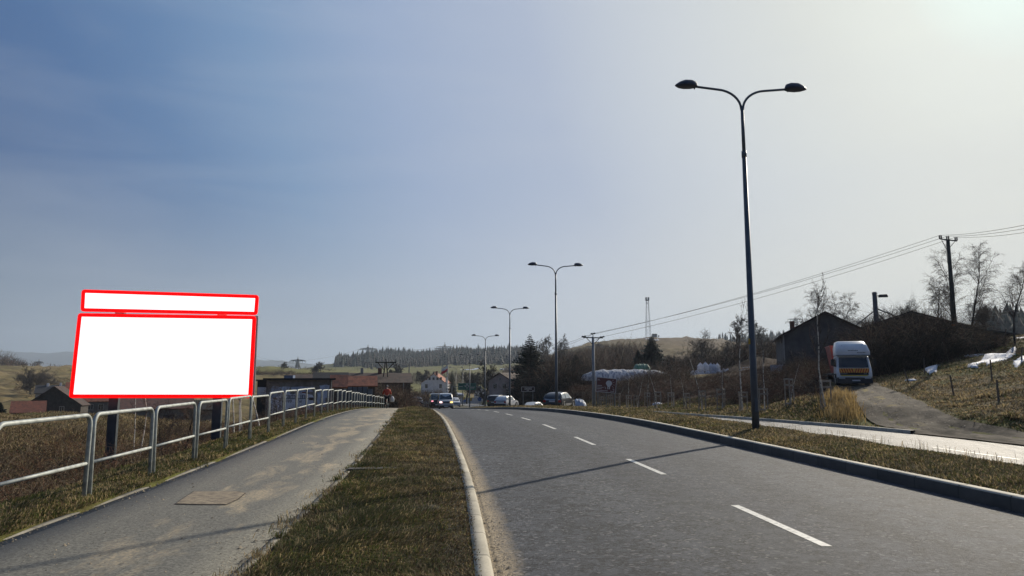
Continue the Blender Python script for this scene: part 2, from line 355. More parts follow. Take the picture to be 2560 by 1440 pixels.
def asphalt(name, base=(.052, .058, .069), dark=(.014, .015, .018), grain=13, rough=.75, tracks=True, sand=True, spec=.22):
    m, t, b = newmat(name); uv, us, ud = uvnodes(t); g = _n(t, 'ShaderNodeTexCoord').outputs['Object']
    gr = NZ(t, grain, 6, g, 0, .95); gr2 = NZ(t, grain * .33, 3, g, 0, .7)
    c = MX(t, MRG(t, gr, .40, .60), dark, base); c = MX(t, 1.0, c, MX(t, CELLS(t, 42, g), (.25, .25, .25), (1.9, 1.9, 1.9)), 'MULTIPLY')
    c = MX(t, MRG(t, CELLS(t, 26, g), .90, .97, 0, .7), c, (.20, .20, .205))
    c = MX(t, MRG(t, gr2, .42, .6, 0, .5), c, tuple(x * 1.7 for x in base))
    c = MX(t, 1.0, c, MX(t, MRG(t, NZ(t, .5, 5, uv, .3, .6, (1, .12, 1)), .35, .65), (.70, .70, .72), (1.12, 1.1, 1.05)), 'MULTIPLY')
    if tracks:
        w_ = _n(t, 'ShaderNodeMath', operation='SINE'); t.links.new(MT(t, 'MULTIPLY', MT(t, 'ADD', us, -.1), 2 * math.pi / 1.75), w_.inputs[0])
        c = MX(t, MT(t, 'MULTIPLY', MRG(t, w_.outputs[0], -1, 1, 0, .7), MRG(t, NZ(t, .8, 5, uv, .3, .6, (1, .08, 1)), .3, .7)), c, MX(t, 1.0, c, (1.6, 1.6, 1.62), 'MULTIPLY'))
    if sand:
        nn = MT(t, 'ADD', MT(t, 'ADD', us, -.16), MT(t, 'MULTIPLY', NZ(t, 3, 5, uv, 0, .7, (1, .4, 1)), -.30))
        sf = MRG(t, nn, .20, -.04, 0, .95); gn = MRG(t, NZ(t, 40, 3, g), .3, .55)
        c = MX(t, MT(t, 'MULTIPLY', sf, gn), c, (.44, .35, .23))
        c = MX(t, MRG(t, MT(t, 'ABSOLUTE', MT(t, 'ADD', us, -.22)), .03, .0, 0, .5), c, (.04, .035, .03))
    t.links.new(c, b.inputs['Base Color']); b.inputs['Roughness'].default_value = rough; b.inputs['Specular IOR Level'].default_value = spec
    t.links.new(BUMP(t, gr, 1.0, .02), b.inputs['Normal']); return m
def path_material():
    m, t, b = newmat('path_asphalt'); uv, us, ud = uvnodes(t); g = _n(t, 'ShaderNodeTexCoord').outputs['Object']
    gr = NZ(t, 26, 6, g, 0, .95)
    c = MX(t, MRG(t, gr, .38, .62), (.062, .060, .050), (.195, .187, .155)); c = MX(t, 1.0, c, MX(t, CELLS(t, 50, g), (.6, .6, .6), (1.4, 1.4, 1.4)), 'MULTIPLY')
    c = MX(t, MRG(t, NZ(t, .6, 6, g, .4, .6), .4, .75, 0, .45), c, (.10, .098, .086))
    # dry sand blown in patches, thickest just right of the middle
    pn = NZ(t, 1.6, 6, uv, .5, .65, (1.1, .38, 1))
    cen = MRG(t, MT(t, 'ABSOLUTE', MT(t, 'ADD', us, 3.05)), .95, .0, 0, .17)
    near = MRG(t, ud, 9, 40, 0, .10)
    f = MRG(t, MT(t, 'ADD', MT(t, 'ADD', pn, cen), near), .62, .78, 0, .85)
    c = MX(t, MT(t, 'MULTIPLY', f, MRG(t, NZ(t, 25, 5, g, .2, .7), .35, .6)), c, (.44, .35, .22))
    c = MX(t, MRG(t, NZ(t, 11, 1, g), .78, .80), c, (.02, .02, .02))
    t.links.new(c, b.inputs['Base Color']); b.inputs['Roughness'].default_value = .85
    t.links.new(BUMP(t, gr, .4, .004), b.inputs['Normal']); return m
def kerb_material(name, c1, c2, joint=1.0):
    m, t, b = newmat(name); uv, us, ud = uvnodes(t)
    c = MX(t, MRG(t, NZ(t, 2.2, 6, None, 0, .65), .35, .65), c1, c2); c = MX(t, MRG(t, NZ(t, 60, 2), .4, .8, 0, .5), c, tuple(x * .5 for x in c1))
    fr = _n(t, 'ShaderNodeMath', operation='FRACT'); t.links.new(MT(t, 'DIVIDE', ud, joint), fr.inputs[0])
    c = MX(t, MRG(t, fr.outputs[0], .012, .035, .9, 0), c, (.025, .023, .02)); fl = _n(t, 'ShaderNodeMath', operation='FLOOR'); t.links.new(MT(t, 'DIVIDE', ud, joint), fl.inputs[0])
    sn = _n(t, 'ShaderNodeTexWhiteNoise', noise_dimensions='1D'); t.links.new(fl.outputs[0], sn.inputs['W']); c = MX(t, 1.0, c, MX(t, sn.outputs[0], (.80, .80, .80), (1.15, 1.14, 1.12)), 'MULTIPLY')
    t.links.new(c, b.inputs['Base Color']); b.inputs['Roughness'].default_value = .85; return m
mRoad = asphalt('road_asphalt'); mRoad2 = asphalt('worn_asphalt', (.11, .112, .118), (.03, .03, .032), 13, .66, True, False, .34)
mPath = path_material()
mKerb = kerb_material('kerb_concrete', (.50, .47, .40), (.34, .32, .27))
mKerbF = kerb_material('kerb_face_shaded', (.085, .08, .072), (.05, .048, .043))  # right kerb face: its shade is put into a darker concrete colour
mKerbL = kerb_material('kerb_pale', (.46, .42, .33), (.34, .31, .24))
mEdge = kerb_material('edging_concrete', (.27, .25, .21), (.13, .12, .09), .75)
mSoil = M('verge_soil', (.055, .048, .028), (.03, .028, .014), .95, 3, bump=.6, bscale=25)
Pm = lambda o: (lambda y: P(y) + o)
strip('path', [(-4.93, Pm(-.25)), (-4.93, Pm(0)), (-4.2, Pm(.012)), (-3.4, Pm(.014)), (-2.7, Pm(.01)), (-2.12, Pm(0)), (-2.12, Pm(-.2))], mPath)
strip('path_edging', [(-5.02, Pm(-.3)), (-5.02, Pm(.014)), (-4.932, Pm(.012)), (-4.932, Pm(-.1))], mEdge)
strip('path_edging', [(-2.118, Pm(-.1)), (-2.118, Pm(.014)), (-2.03, Pm(.014)), (-2.03, Pm(-.2))], mEdge)
mound = lambda y: .10 * np.exp(-((y - 52) / 9.0) ** 2)
strip('verge', [(-2.028, lambda y: P(y) - .25), (-2.028, lambda y: P(y) - .004), (-1.8, lambda y: P(y) + .015), (-1.1, lambda y: P(y) + .035 + mound(y)), (-.4, lambda y: P(y) + .02), (-.012, lambda y: P(y) + .0)], mSoil)
strip('left_kerb', [(-.01, Pm(-.2)), (-.01, Pm(.016)), (.125, Pm(.014)), (.155, Pm(-.012)), (.155, Pm(-.14))], mKerbL)
strip('road', [(.15, Pm(-.10)), (.35, Pm(-.105)), (1.9, Pm(-.08)), (3.75, Pm(-.07)), (5.6, Pm(-.085)), (7.5, Pm(-.115))], mRoad)
strip('right_kerb', [(7.512, Pm(.067)), (7.53, Pm(.087)), (7.68, Pm(.09)), (7.68, Pm(-.1))], mKerb)
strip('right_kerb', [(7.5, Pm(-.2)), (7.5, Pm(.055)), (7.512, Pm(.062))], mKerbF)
MS = [7.652, 7.8, 8.2, 8.8, 9.4, 9.8, 10.4, 11.0, 11.6, 12.14]
strip('median', [(s, (lambda s_: (lambda y: CX(np.full(np.shape(y), s_ + 1e-6), y)))(s)) for s in MS], M('median_soil', (.075, .062, .03), (.04, .036, .018), .95, 3, bump=.6, bscale=25))
strip('right_kerb', [(12.142, lambda y: R2(y) - .1), (12.142, lambda y: R2(y) + .115), (12.28, lambda y: R2(y) + .115), (12.30, lambda y: R2(y) + .09), (12.30, lambda y: R2(y) - .1)], mKerb)
strip('far_road', [(12.3, lambda y: R2(y)), (15.8, lambda y: R2(y) + .03), (19.3, lambda y: R2(y))], mRoad2)
# far kerb stops where the dirt driveway joins
kd = DG[DG > 29.3]
strip('far_kerb', [(19.3, lambda y: R2(y) - .1), (19.3, lambda y: R2(y) + .13), (19.32, lambda y: R2(y) + .15), (19.5, lambda y: R2(y) + .15), (19.5, lambda y: R2(y) - .1)], mKerb, kd)
# painted lane dashes
mPaint = M('road_paint', (.62, .61, .56), (.16, .16, .16), .6, 14, lo=.48, hi=.78, detail=7)
V = []; Fq = []
c0 = [(7.72 + 5.6 * k, 10.15 + 5.6 * k) for k in range(-3, 24)]
for a, b in c0:
    for seg in range(4):
        y0 = a + (b - a) * seg / 4; y1 = a + (b - a) * (seg + 1) / 4; i = len(V)
        for yy, ss in ((y0, 3.69), (y0, 3.805), (y1, 3.805), (y1, 3.69)): V.append((float(K(yy)) + ss, yy, float(P(yy)) - .0655))
        Fq.append((i, i + 1, i + 2, i + 3))
tag(link('lane_markings', npmesh('lane_markings', V, Fq), mPaint), kind='structure')
V = []; Fq = []
for k in range(0, 40):
    a = 2 + 6 * k; i = len(V)
    for yy, ss in ((a, 15.74), (a, 15.86), (a + 3.4, 15.86), (a + 3.4, 15.74)): V.append((float(K(yy)) + ss, yy, float(R2(yy)) + .036))
    Fq.append((i, i + 1, i + 2, i + 3))
tag(link('lane_markings', npmesh('lane_markings', V, Fq), mPaint), kind='structure')

# dirt driveway draped on the slope
def drive():
    Lp = [(19.305 + float(K(16)), 16.0), (19.305 + float(K(23)), 23.0), (19.305 + float(K(29.3)), 29.3), (16.4, 30.8), (16.8, 33.0), (17.3, 34.8), (18.0, 36.7), (18.8, 39.0), (20.5, 43.1), (22.4, 47.7), (24.0, 53.0), (25.5, 60.0), (26.9, 70.0)]
    Rp = [(20.3, 15.0), (19.9, 21.0), (19.5, 26.0), (19.0, 28.3), (18.9, 30.0), (19.4, 32.0), (20.2, 34.6), (21.3, 37.8), (22.9, 42.2), (24.3, 46.6), (26.0, 50.5), (28.2, 59.0), (30.8, 69.0)]
    n = 90; tt = np.linspace(0, len(Lp) - 1, n); a = np.array(Lp); b = np.array(Rp); ix = np.arange(len(Lp))
    LX = np.interp(tt, ix, a[:, 0]); LY = np.interp(tt, ix, a[:, 1]); RX = np.interp(tt, ix, b[:, 0]); RY = np.interp(tt, ix, b[:, 1])
    m = 18; f = np.linspace(0, 1, m); X = LX[:, None] * (1 - f) + RX[:, None] * f; Y = LY[:, None] * (1 - f) + RY[:, None] * f
    Zd = H(X.ravel(), Y.ravel()).reshape(X.shape) + .055
    ff = f * 4; Zd = Zd - .05 * np.exp(-((ff - 1.15) / .3) ** 2)[None] - .05 * np.exp(-((ff - 2.75) / .3) ** 2)[None] + .02 * np.sin(X * 3.1 + 2 * np.sin(Y * 1.3)) * np.sin(Y * 2.3); V = np.stack([X, Y, Zd], -1).reshape(-1, 3); uv = np.stack([np.repeat(f[None] * 4, n, 0), np.repeat(tt[:, None] * 4, m, 1)], -1).reshape(-1, 2)
    i = np.arange(n * m).reshape(n, m); Fq = np.stack([i[:-1, :-1], i[:-1, 1:], i[1:, 1:], i[1:, :-1]], -1).reshape(-1, 4)
    mm, t, bb = newmat('gravel_drive'); uvn, us, ud = uvnodes(t)
    c = MX(t, MRG(t, NZ(t, 1.2, 7, uvn, .8, .65, (1.3, .35, 1)), .40, .60), (.125, .10, .075), (.035, .030, .024))
    rt = _n(t, 'ShaderNodeMath', operation='SINE'); t.links.new(MT(t, 'MULTIPLY', us, 3.14159), rt.inputs[0])
    c = MX(t, MT(t, 'MULTIPLY', MRG(t, rt.outputs[0], -.2, 1, 0, .8), MRG(t, NZ(t, 1.5, 6, uvn, .6, .7, (1, .3, 1)), .42, .58)), c, (.022, .018, .014))
    c = MX(t, MRG(t, NZ(t, 9, 6, None, .3, .8), .45, .6, 0, .45), c, (.17, .145, .11))
    ctr = MT(t, 'MULTIPLY', MRG(t, MT(t, 'ABSOLUTE', MT(t, 'ADD', us, -1.9)), .45, .15), MRG(t, NZ(t, .8, 4, uvn), .50, .60)); ctr = MT(t, 'MULTIPLY', ctr, MRG(t, ud, 12, 18))
    c = MX(t, MRG(t, NZ(t, .75, 8, None, .7, .75), .47, .56, 0, .8), c, (.03, .025, .019))
    c = MX(t, ctr, c, (.22, .17, .055))
    t.links.new(c, bb.inputs['Base Color']); bb.inputs['Roughness'].default_value = .95; bb.inputs['Specular IOR Level'].default_value = .15
    t.links.new(BUMP(t, NZ(t, 12, 6, None, 0, .7), .7, .03), bb.inputs['Normal'])
    tag(link('driveway', npmesh('driveway', V, Fq, uv=uv), mm, smooth=True), kind='structure')
drive()
# far mountains
def ridge(name, D, pts, depth, mat, base=-20):
    px = np.linspace(pts[0][0], pts[-1][0], 160); yy = np.interp(px, *zip(*pts)) + 1.2 * np.sin(px * .06) * np.sin(px * .021) + .5 * np.sin(px * .23)
    V = []; n = len(px)
    rows = [(-.5, 0), (-.3, .45), (-.12, .8), (0, 1.0), (.2, .75), (.5, 0)]
    for fd, fz in rows:
        Y = D + fd * depth; X = (px - 1280) / F / 1.008 * D; zt = EYE - (yy - HZ) / F * D
        V.append(np.stack([X, np.full(n, Y), base + (zt - base) * fz], -1))
    V = np.concatenate(V); i = np.arange(n * len(rows)).reshape(len(rows), n)
    Fq = np.stack([i[:-1, :-1], i[:-1, 1:], i[1:, 1:], i[1:, :-1]], -1).reshape(-1, 4)
    tag(link(name, npmesh(name, V, Fq), mat, smooth=True), kind='structure')
mMt = M('mountain_forest', (.045, .055, .05), (.03, .04, .04), .95, .003)
ridge('mountains', 5600, [(-700, 900), (-200, 878), (0, 877), (60, 882), (110, 884), (165, 879), (215, 884), (420, 890), (600, 898), (700, 903), (760, 909), (830, 920), (900, 930)], 1800, mMt)
ridge('mountains', 4700, [(500, 905), (640, 899), (690, 902), (740, 906), (790, 914), (840, 925), (900, 935)], 900, mMt)
ridge('distant_hills', 1500, [(1700, 900), (1800, 858), (1840, 848), (1900, 852), (1960, 858), (2100, 850), (2400, 820), (2500, 795), (2620, 790), (3000, 780)], 500, M('hill_wood', (.04, .042, .035), (.028, .03, .025), .95, .01))
# haze
def haze():
    o = MB().box((400, 2990, 190), (14000, 6500, 440)).build('haze', None)
    o.data.materials.clear(); m = bpy.data.materials.new('haze_air'); m.use_nodes = True; t = m.node_tree; t.nodes.clear()
    oo = t.nodes.new('ShaderNodeOutputMaterial'); v = t.nodes.new('ShaderNodeVolumePrincipled')
    v.inputs['Color'].default_value = (.64, .76, .92, 1); v.inputs['Density'].default_value = .00017; v.inputs['Anisotropy'].default_value = .2
    t.links.new(v.outputs[0], oo.inputs['Volume']); o.data.materials.append(m); tag(o, 'pale blue haze over the valley', 'haze', kind='stuff')
haze()
# ------------------------------------------------------------------ galvanised railing frames
mGalv = M('galvanised_steel', (.38, .405, .385), (.20, .215, .20), .55, 9, lo=.42, hi=.70, detail=8, metal=.1, bump=.05, bscale=40)
ORD = ['first', 'second', 'third', 'fourth', 'fifth', 'sixth', 'seventh', 'eighth', 'ninth', 'tenth', 'eleventh', 'twelfth', 'thirteenth', 'fourteenth', 'fifteenth', 'sixteenth', 'seventeenth', 'eighteenth', 'nineteenth', 'twentieth'] + ['twenty-' + k for k in ('first', 'second', 'third', 'fourth', 'fifth', 'sixth', 'seventh', 'eighth', 'ninth')] + ['thirtieth'] + ['thirty-' + k for k in ('first', 'second', 'third', 'fourth', 'fifth', 'sixth', 'seventh', 'eighth', 'ninth')] + ['fortieth']
def railing():
    Lf, pitch, hh = 2.18, 2.36, 1.2
    f = MB(); pts = [(0, 0, -.35), (0, 0, hh - .15)]
    for k in range(1, 6):
        a = math.pi / 2 * k / 5; pts.append((.15 - .15 * math.cos(a), 0, hh - .15 + .15 * math.sin(a)))
    pts2 = [(Lf - p[0], 0, p[2]) for p in reversed(pts)]
    f.tube(pts + pts2, .03, 10)
    me = None; y = 7.93; n = 0
    while y < 100:
        ro = lambda q: float(K(q)) + float(np.interp(q, [5, 9.75, 16.8, 24, 62, 80, 100], [-5.26, -5.33, -5.47, -5.5, -5.5, -4.5, -3.6])); x = ro(y); y2 = y + pitch * .985; x2 = ro(y2)
        step = .06 * math.sin(n * 2.3) * (1 if n > 3 else 0) * .4
        z = float(P(y + 1)) - .02 + step + (.05 if 7 <= n <= 9 else 0)
        slope = float(P(y2) - P(y)) / pitch
        if n == 0:
            e = empty('railing_frame', (x, y, z)); fr = f.build('frame', mGalv, e, smooth=True)
            MB().tube([(.03, 0, .53), (Lf - .03, 0, .53)], .024, 8).build('mid_rail', mGalv, e, smooth=True); first = e
        else:
            e = copy_tree(first); e.location = (x, y, z)
        e.rotation_euler = (0, -math.atan(slope) if abs(slope) < .0 else 0, math.atan2(y2 - y, x2 - x))
        e.rotation_euler.x = R(.9) * math.sin(n * 4.7 + 1); e.rotation_euler.y = R(.35) * math.sin(n * 2.9)
        tag(e, 'galvanised steel tube railing frame, %s from the camera in the row left of the path' % ORD[n], 'railing', 'steel railing frames along the path')
        y = y2; n += 1
railing()

# ------------------------------------------------------------------ double street lamps on the median
mPole = M('lamp_pole_steel', (.10, .115, .135), (.075, .09, .11), .5, 3, metal=.2)
mLampHead = M('lamp_head_grey', (.045, .055, .085), (.035, .042, .065), .45, 5)
mDark = M('dark_plastic', (.02, .02, .022), (.015, .015, .016), .6)
mYel = M('yellow_sticker', (.55, .35, .03), (.45, .28, .02), .6)
def lamp(first=None, loc=None, sc_=1, rz=0, label=''):
    if first is not None:
        e = copy_tree(first); e.location = loc; e.rotation_euler = (0, 0, rz); e['label'] = label; return e
    e = empty('street_lamp', loc, rz, label, 'street lamp', 'double street lamps along the median')
    MB().tube([(0, 0, -.3), (0, 0, 2.0), (0, 0, 8.4)], [.112, .10, .066], 14).build('pole', mPole, e, smooth=True)
    MB().tube([(0, 0, 8.32), (0, 0, 8.52)], .078, 14).build('collar', mPole, e, smooth=True)
    MB().tube([(0, 0, 8.4), (0, 0, 9.98)], [.055, .05], 12).build('upper_pole', mPole, e, smooth=True)
    MB().box((0, -.105, .75), (.09, .02, .42)).build('hatch', mPole, e)
    for s in (-1, 1):
        a = [(0, 0, 9.83)]
        for k in range(0, 9):
            an = math.pi / 2 * k / 8 * .95; a.append((s * (.03 + .78 * (1 - math.cos(an))), 0, 9.88 + .62 * math.sin(an)))
        lx, lz = a[-1][0], a[-1][2]; a.append((s * 1.62, 0, lz + .09))
        MB().tube(a, .038, 8).build('arm', mPole, e, smooth=True)
        hd = MB(); rings = []
        for t_, w_, zt, zb in ((0, .05, .06, .0), (.04, .13, .15, -.03), (.18, .19, .20, -.05), (.38, .20, .20, -.06), (.54, .15, .14, -.05), (.66, .06, .06, -.02), (.70, .01, .02, .0)):
            x = s * (1.42 + t_); zc = lz + .085
            rings.append([(x, w_ * math.cos(q), zc + (zt if math.sin(q) > 0 else -zb) * math.sin(q)) for q in [2 * math.pi * j / 14 for j in range(14)]])
        if s < 0: rings = [list(reversed(r_)) for r_ in rings]
        h = hd.loft(rings).build('lamp_head', mLampHead, e, smooth=True)
        MB().box((s * 1.50, 0, lz + .02), (.03, .06, .05)).build('latch', mDark, h)
    return e
def lamp_at(px, base_off, d):
    return (K(d) + base_off, d)
LB = G(1890, 1076); l0 = (LB.x, LB.y, LB.z)
lampA = lamp(None, l0, rz=R(4), label='nearest and tallest double-arm street lamp on the grass median')
MB().box((-.10, -.06, 2.62), (.012, .10, .17), rz=R(-60)).build('sticker', mYel, lampA)
LOFF = LB.x - float(K(LB.y))
for k, (px, y, lab) in enumerate([(1391, 52.5, 'second double-arm street lamp from the camera, beside the dark estate car'), (1274.5, 76, 'third double-arm street lamp from the camera, by the parked cars'),
        (1213, 105, 'fourth double-arm street lamp, right of the green direction sign'), (1174.5, 143, 'fifth double-arm street lamp, rising in front of the green direction sign'),
        (1157, 176, 'sixth double-arm street lamp, left part of the green direction sign'), (1140, 205, 'farthest double-arm street lamp, behind the green direction sign')]):
    x = (px - 1280) / F / 1.008 * y
    o = lamp(lampA, (x, y, Hf(x, y) - .02), rz=R(6 + 2 * k), label=lab)
    for ch in [c for c in bpy.data.objects if c.parent == o and c.name.startswith('sticker')]: bpy.data.objects.remove(ch)

# ------------------------------------------------------------------ billboard with its upper strip
mWhite = M('added_glow_white', (1, 1, 1), (1, 1, 1), .5, emit=1.0)  # glow added to the plain panel so that it shows pure white
mRed = M('added_glow_red', (1, 0, 0), (1, 0, 0), .5, emit=.95)  # red border is given an added glow as well
mSteelD = M('billboard_post', (.05, .065, .075), (.035, .045, .055), .55, 4, metal=.2)
mBoardBack = M('billboard_frame', (.16, .20, .22), (.12, .15, .17), .5, 4)
def rrect(cx, cz, w_, h_, r, n=6):
    p = []
    for qx, qz, a0 in ((1, 1, 0), (-1, 1, 90), (-1, -1, 180), (1, -1, 270)):
        for k in range(n + 1):
            a = R(a0 + 90 * k / n); p.append((cx + qx * (w_ / 2 - r) + r * math.cos(a), cz + qz * (h_ / 2 - r) + r * math.sin(a)))
    return p
def fquad(corners, name, parent, mat, off, th, inset=0):
    """extruded panel through 4 wall-plane corners (TL TR BR BL)"""
def panel(parent, TL, TR, BR, BL, border, name1='panel', name2='border'):
    # corners are (x, z) in the board plane; y is depth (towards camera negative)
    q = [Vector(c) for c in (TL, TR, BR, BL)]; cen = sum(q, Vector((0, 0))) / 4
    def ring(inset, rr):
        out_ = []; n = 4; pts = []
        for k in range(4):
            a, b, c = q[k - 1], q[k], q[(k + 1) % 4]; d1 = (a - b).normalized(); d2 = (c - b).normalized()
            nb = b + (d1 + d2) * inset
            p1 = nb + d1 * rr; p2 = nb + d2 * rr
            for j in range(5):
                t_ = j / 4; pts.append((1 - t_) ** 2 * p1 + 2 * t_ * (1 - t_) * nb + t_ * t_ * p2)
        return pts
    o_, i_ = ring(0, .10), ring(border, .005); n = len(o_)
    mb = MB(); yf, yb = -.05, 0
    vo = [(p.x, yf, p.y) for p in o_]; vi = [(p.x, yf, p.y) for p in i_]; vb = [(p.x, yb, p.y) for p in o_]
    mb.v = vo + vi + vb
    for k in range(n):
        j = (k + 1) % n; mb.f.append((k, n + k, n + j, j)); mb.f.append((k, j, 2 * n + j, 2 * n + k))
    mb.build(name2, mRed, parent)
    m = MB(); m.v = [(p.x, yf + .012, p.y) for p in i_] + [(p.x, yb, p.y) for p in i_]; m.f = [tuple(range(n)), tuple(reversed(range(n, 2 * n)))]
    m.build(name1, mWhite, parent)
def billboard():
    D1, D2 = 20.3, 21.1
    A = at(177, 990, D1); B = at(630, 992, D2); dx = Vector((B.x - A.x, B.y - A.y, 0)); Lh = dx.length; ax = dx.normalized(); rz = math.atan2(ax.y, ax.x)
    gz = Hf(A.x + 1, A.y)
    e = empty('billboard', (A.x, A.y, gz), rz, 'large blank white billboard with a thick red border and a narrow strip panel on top', 'billboard')
    nrm = Vector((-ax.y, ax.x, 0))
    def loc(px, py):
        r = ray(px, py); o = Vector((0, 0, EYE)); k = (Vector((A.x, A.y, 0)) - o).dot(nrm) / r.dot(nrm); p = o + r * k
        q = p - Vector((A.x, A.y, gz)); return (q.dot(ax), q.z)
    panel(e, loc(197, 783), loc(641, 790), loc(630, 995), loc(174, 995), .105)
    panel(e, loc(206, 724), loc(648, 738), loc(644, 788), loc(203, 779), .10, 'header_panel', 'header_border')
    x0, z0 = loc(178, 990); x1, z1 = loc(641, 795); 
    MB().box(((x0 + .1 + x1 - .02) / 2 + .02, .06, (z0 + z1) / 2 + .04), (x1 - x0 - .04, .08, z1 - z0 + .05)).build('casing', mBoardBack, e, bevel=.01)
    for px, py, top in ((277, 1000, 780), (539, 1002, 786)):
        xx, zz = loc(px, py); zt = loc(px, top)[1]
        MB().box((xx, .27, (zt + .35 - .6) / 2), (.25, .16, zt + .35 + .6)).build('post', mSteelD, e)
        MB().bar((xx, .33, -.5), (xx, .33, zz), .20, .02).build('flange', mSteelD, e)
    e.location.z += 0
billboard()

# ------------------------------------------------------------------ square access cover in the path
def cover():
    zf = lambda X, Y: P(Y) + .012
    q = [G(p[0], p[1], zf) for p in ((438, 1262), (458, 1247), (484, 1231), (592, 1231), (613, 1234), (596, 1249), (565, 1263), (500, 1264))]
    c = sum(q, Vector()) / len(q); e = empty('access_cover', (c.x, c.y, c.z + .004), 0, 'square sandy concrete access cover with clipped corners, set in the path', 'manhole cover')
    r1 = [(p.x - c.x, p.y - c.y) for p in q]
    m = MB(); m.loft([[(x * .975, y * .975, -.05) for x, y in r1], [(x * .975, y * .975, .008) for x, y in r1]])
    m.build('lid', M('sandy_concrete', (.29, .235, .16), (.15, .12, .085), .9, 9, bump=.5, bscale=60), e)
    f = MB(); n = len(r1); f.v = [(x * 1.03, y * 1.03, .004) for x, y in r1] + [(x * .98, y * .98, .004) for x, y in r1]
    f.f = [(k, (k + 1) % n, n + (k + 1) % n, n + k) for k in range(n)]
    f.build('rim', M('rusty_iron', (.04, .03, .022), (.025, .02, .016), .8, 8), e)
cover()

# ------------------------------------------------------------------ loose grit and clods along the path edges and the gutter
def grit():
    r = np.random.RandomState(9); n = 5200; y = 4 * (45 / 4) ** r.uniform(size=n); w_ = r.uniform(size=n)
    s = np.where(w_ < .42, r.normal(.24, .07, n), np.where(w_ < .68, r.normal(-2.22, .10, n), np.where(w_ < .8, r.normal(-4.85, .06, n), r.uniform(-4.8, -2.2, n)))); s = np.where((w_ < .42), np.abs(s - .17) + .17, s)
    k = ~((s > -2.1) & (s < 0)); y, s = y[k], s[k]; n = len(y); z = np.where(s > 0, P(y) - .098, P(y) + .012); x = K(y) + s
    a = r.uniform(.004, .012, n) * (1 + (r.uniform(size=n) < .05) * 1.4); b = np.array([(1, 0, 0), (-.5, .87, 0), (-.5, -.87, 0), (0, .1, .9)])
    V = np.stack([x, y, z], -1)[:, None] + b[None] * a[:, None, None] * r.uniform(.7, 1.3, (n, 4, 1)); i = (np.arange(n) * 4)[:, None, None]
    Fc = (i + np.array([[0, 1, 3], [1, 2, 3], [2, 0, 3]])[None]).reshape(-1, 3); mi = np.repeat((r.uniform(size=n) > .45).astype(int), 3)
    tag(link('grit', npmesh('grit', V.reshape(-1, 3), Fc, mats=mi), [M('grit_dark', (.12, .105, .085), None, .9), M('grit_sand', (.36, .30, .21), (.22, .18, .13), .9)]), 'loose grit and small stones along the gutter and the path edges', 'grit', kind='stuff')
grit()
def stones():
    r = np.random.RandomState(19); n = 9000; y = r.uniform(17, 56, n); x = r.uniform(14, 29, n); k = (leftofdrive(x, y) < -.05) & (infield(x, y) < -.05) & (x - K(y) > 19.6); x, y = x[k], y[k]; n = len(x); z = H(x, y) + .045
    a = r.uniform(.015, .05, n); b = np.array([(1, 0, 0), (-.5, .87, 0), (-.5, -.87, 0), (0, .1, .8)])
    V = np.stack([x, y, z], -1)[:, None] + b[None] * a[:, None, None] * r.uniform(.6, 1.4, (n, 4, 1)); i = (np.arange(n) * 4)[:, None, None]
    Fc = (i + np.array([[0, 1, 3], [1, 2, 3], [2, 0, 3]])[None]).reshape(-1, 3); mi = np.repeat((r.uniform(size=n) > .5).astype(int), 3)
    tag(link('gravel', npmesh('gravel', V.reshape(-1, 3), Fc, mats=mi), [M('stone_dark', (.06, .05, .042), None, .9), M('stone_pale', (.20, .18, .15), (.12, .105, .09), .9)]), 'loose stones scattered over the dirt driveway', 'gravel', kind='stuff')
stones()
g = G(935, 1172, lambda X, Y: P(Y) + .03); sl_ = MB().box((0, 0, -.02), (.95, .26, .07)).build('concrete_slab', mEdge, bevel=.01); sl_.location = g; sl_.rotation_euler = (0, 0, R(4)); tag(sl_, 'narrow sunken concrete slab lying across the verge beside the path', 'slab')
# ------------------------------------------------------------------ grass and stems (real geometry)
rs = np.random.RandomState(11)
def vnoise(x, y, k=1.0, seed=0):
    q = np.random.RandomState(seed); z = 0
    for _ in range(7):
        th = q.uniform(0, 6.28); f = k * q.uniform(.6, 1.9); z = z + np.sin(f * (x * math.cos(th) + y * math.sin(th)) + q.uniform(0, 6.28) + 1.5 * np.sin(.5 * f * (x * math.sin(th) - y * math.cos(th))))
    return z / 7 ** .5
mG = [M('grass_green', (.085, .105, .030), (.050, .066, .020), .8, 3, spec=.2), M('grass_olive', (.145, .135, .048), (.09, .085, .032), .8, 3, spec=.2),
      M('grass_straw', (.42, .33, .18), (.27, .20, .11), .75, 3, spec=.2), M('grass_dead', (.13, .092, .055), (.07, .05, .03), .85, 3, spec=.1)]
def translucent(m, amt=.4):
    t = m.node_tree; b = t.nodes['Principled BSDF']; o = t.nodes['Material Output']; tr = t.nodes.new('ShaderNodeBsdfTranslucent'); mx = t.nodes.new('ShaderNodeMixShader')
    t.links.new(b.inputs['Base Color'].links[0].from_socket, tr.inputs[0]); mx.inputs[0].default_value = amt
    t.links.new(b.outputs[0], mx.inputs[1]); t.links.new(tr.outputs[0], mx.inputs[2]); t.links.new(mx.outputs[0], o.inputs[0]); return m
for _m in mG: translucent(_m, .45)
mSt = [M('stem_brown', (.17, .12, .085), (.09, .064, .045), .85, 3, spec=.1), M('stem_red_brown', (.19, .095, .062), (.10, .055, .038), .85, 3, spec=.1), M('stem_pale', (.30, .25, .17), (.19, .15, .10), .8, 3, spec=.2), M('stem_dark', (.055, .045, .038), (.03, .025, .021), .9, 3, spec=.1)]
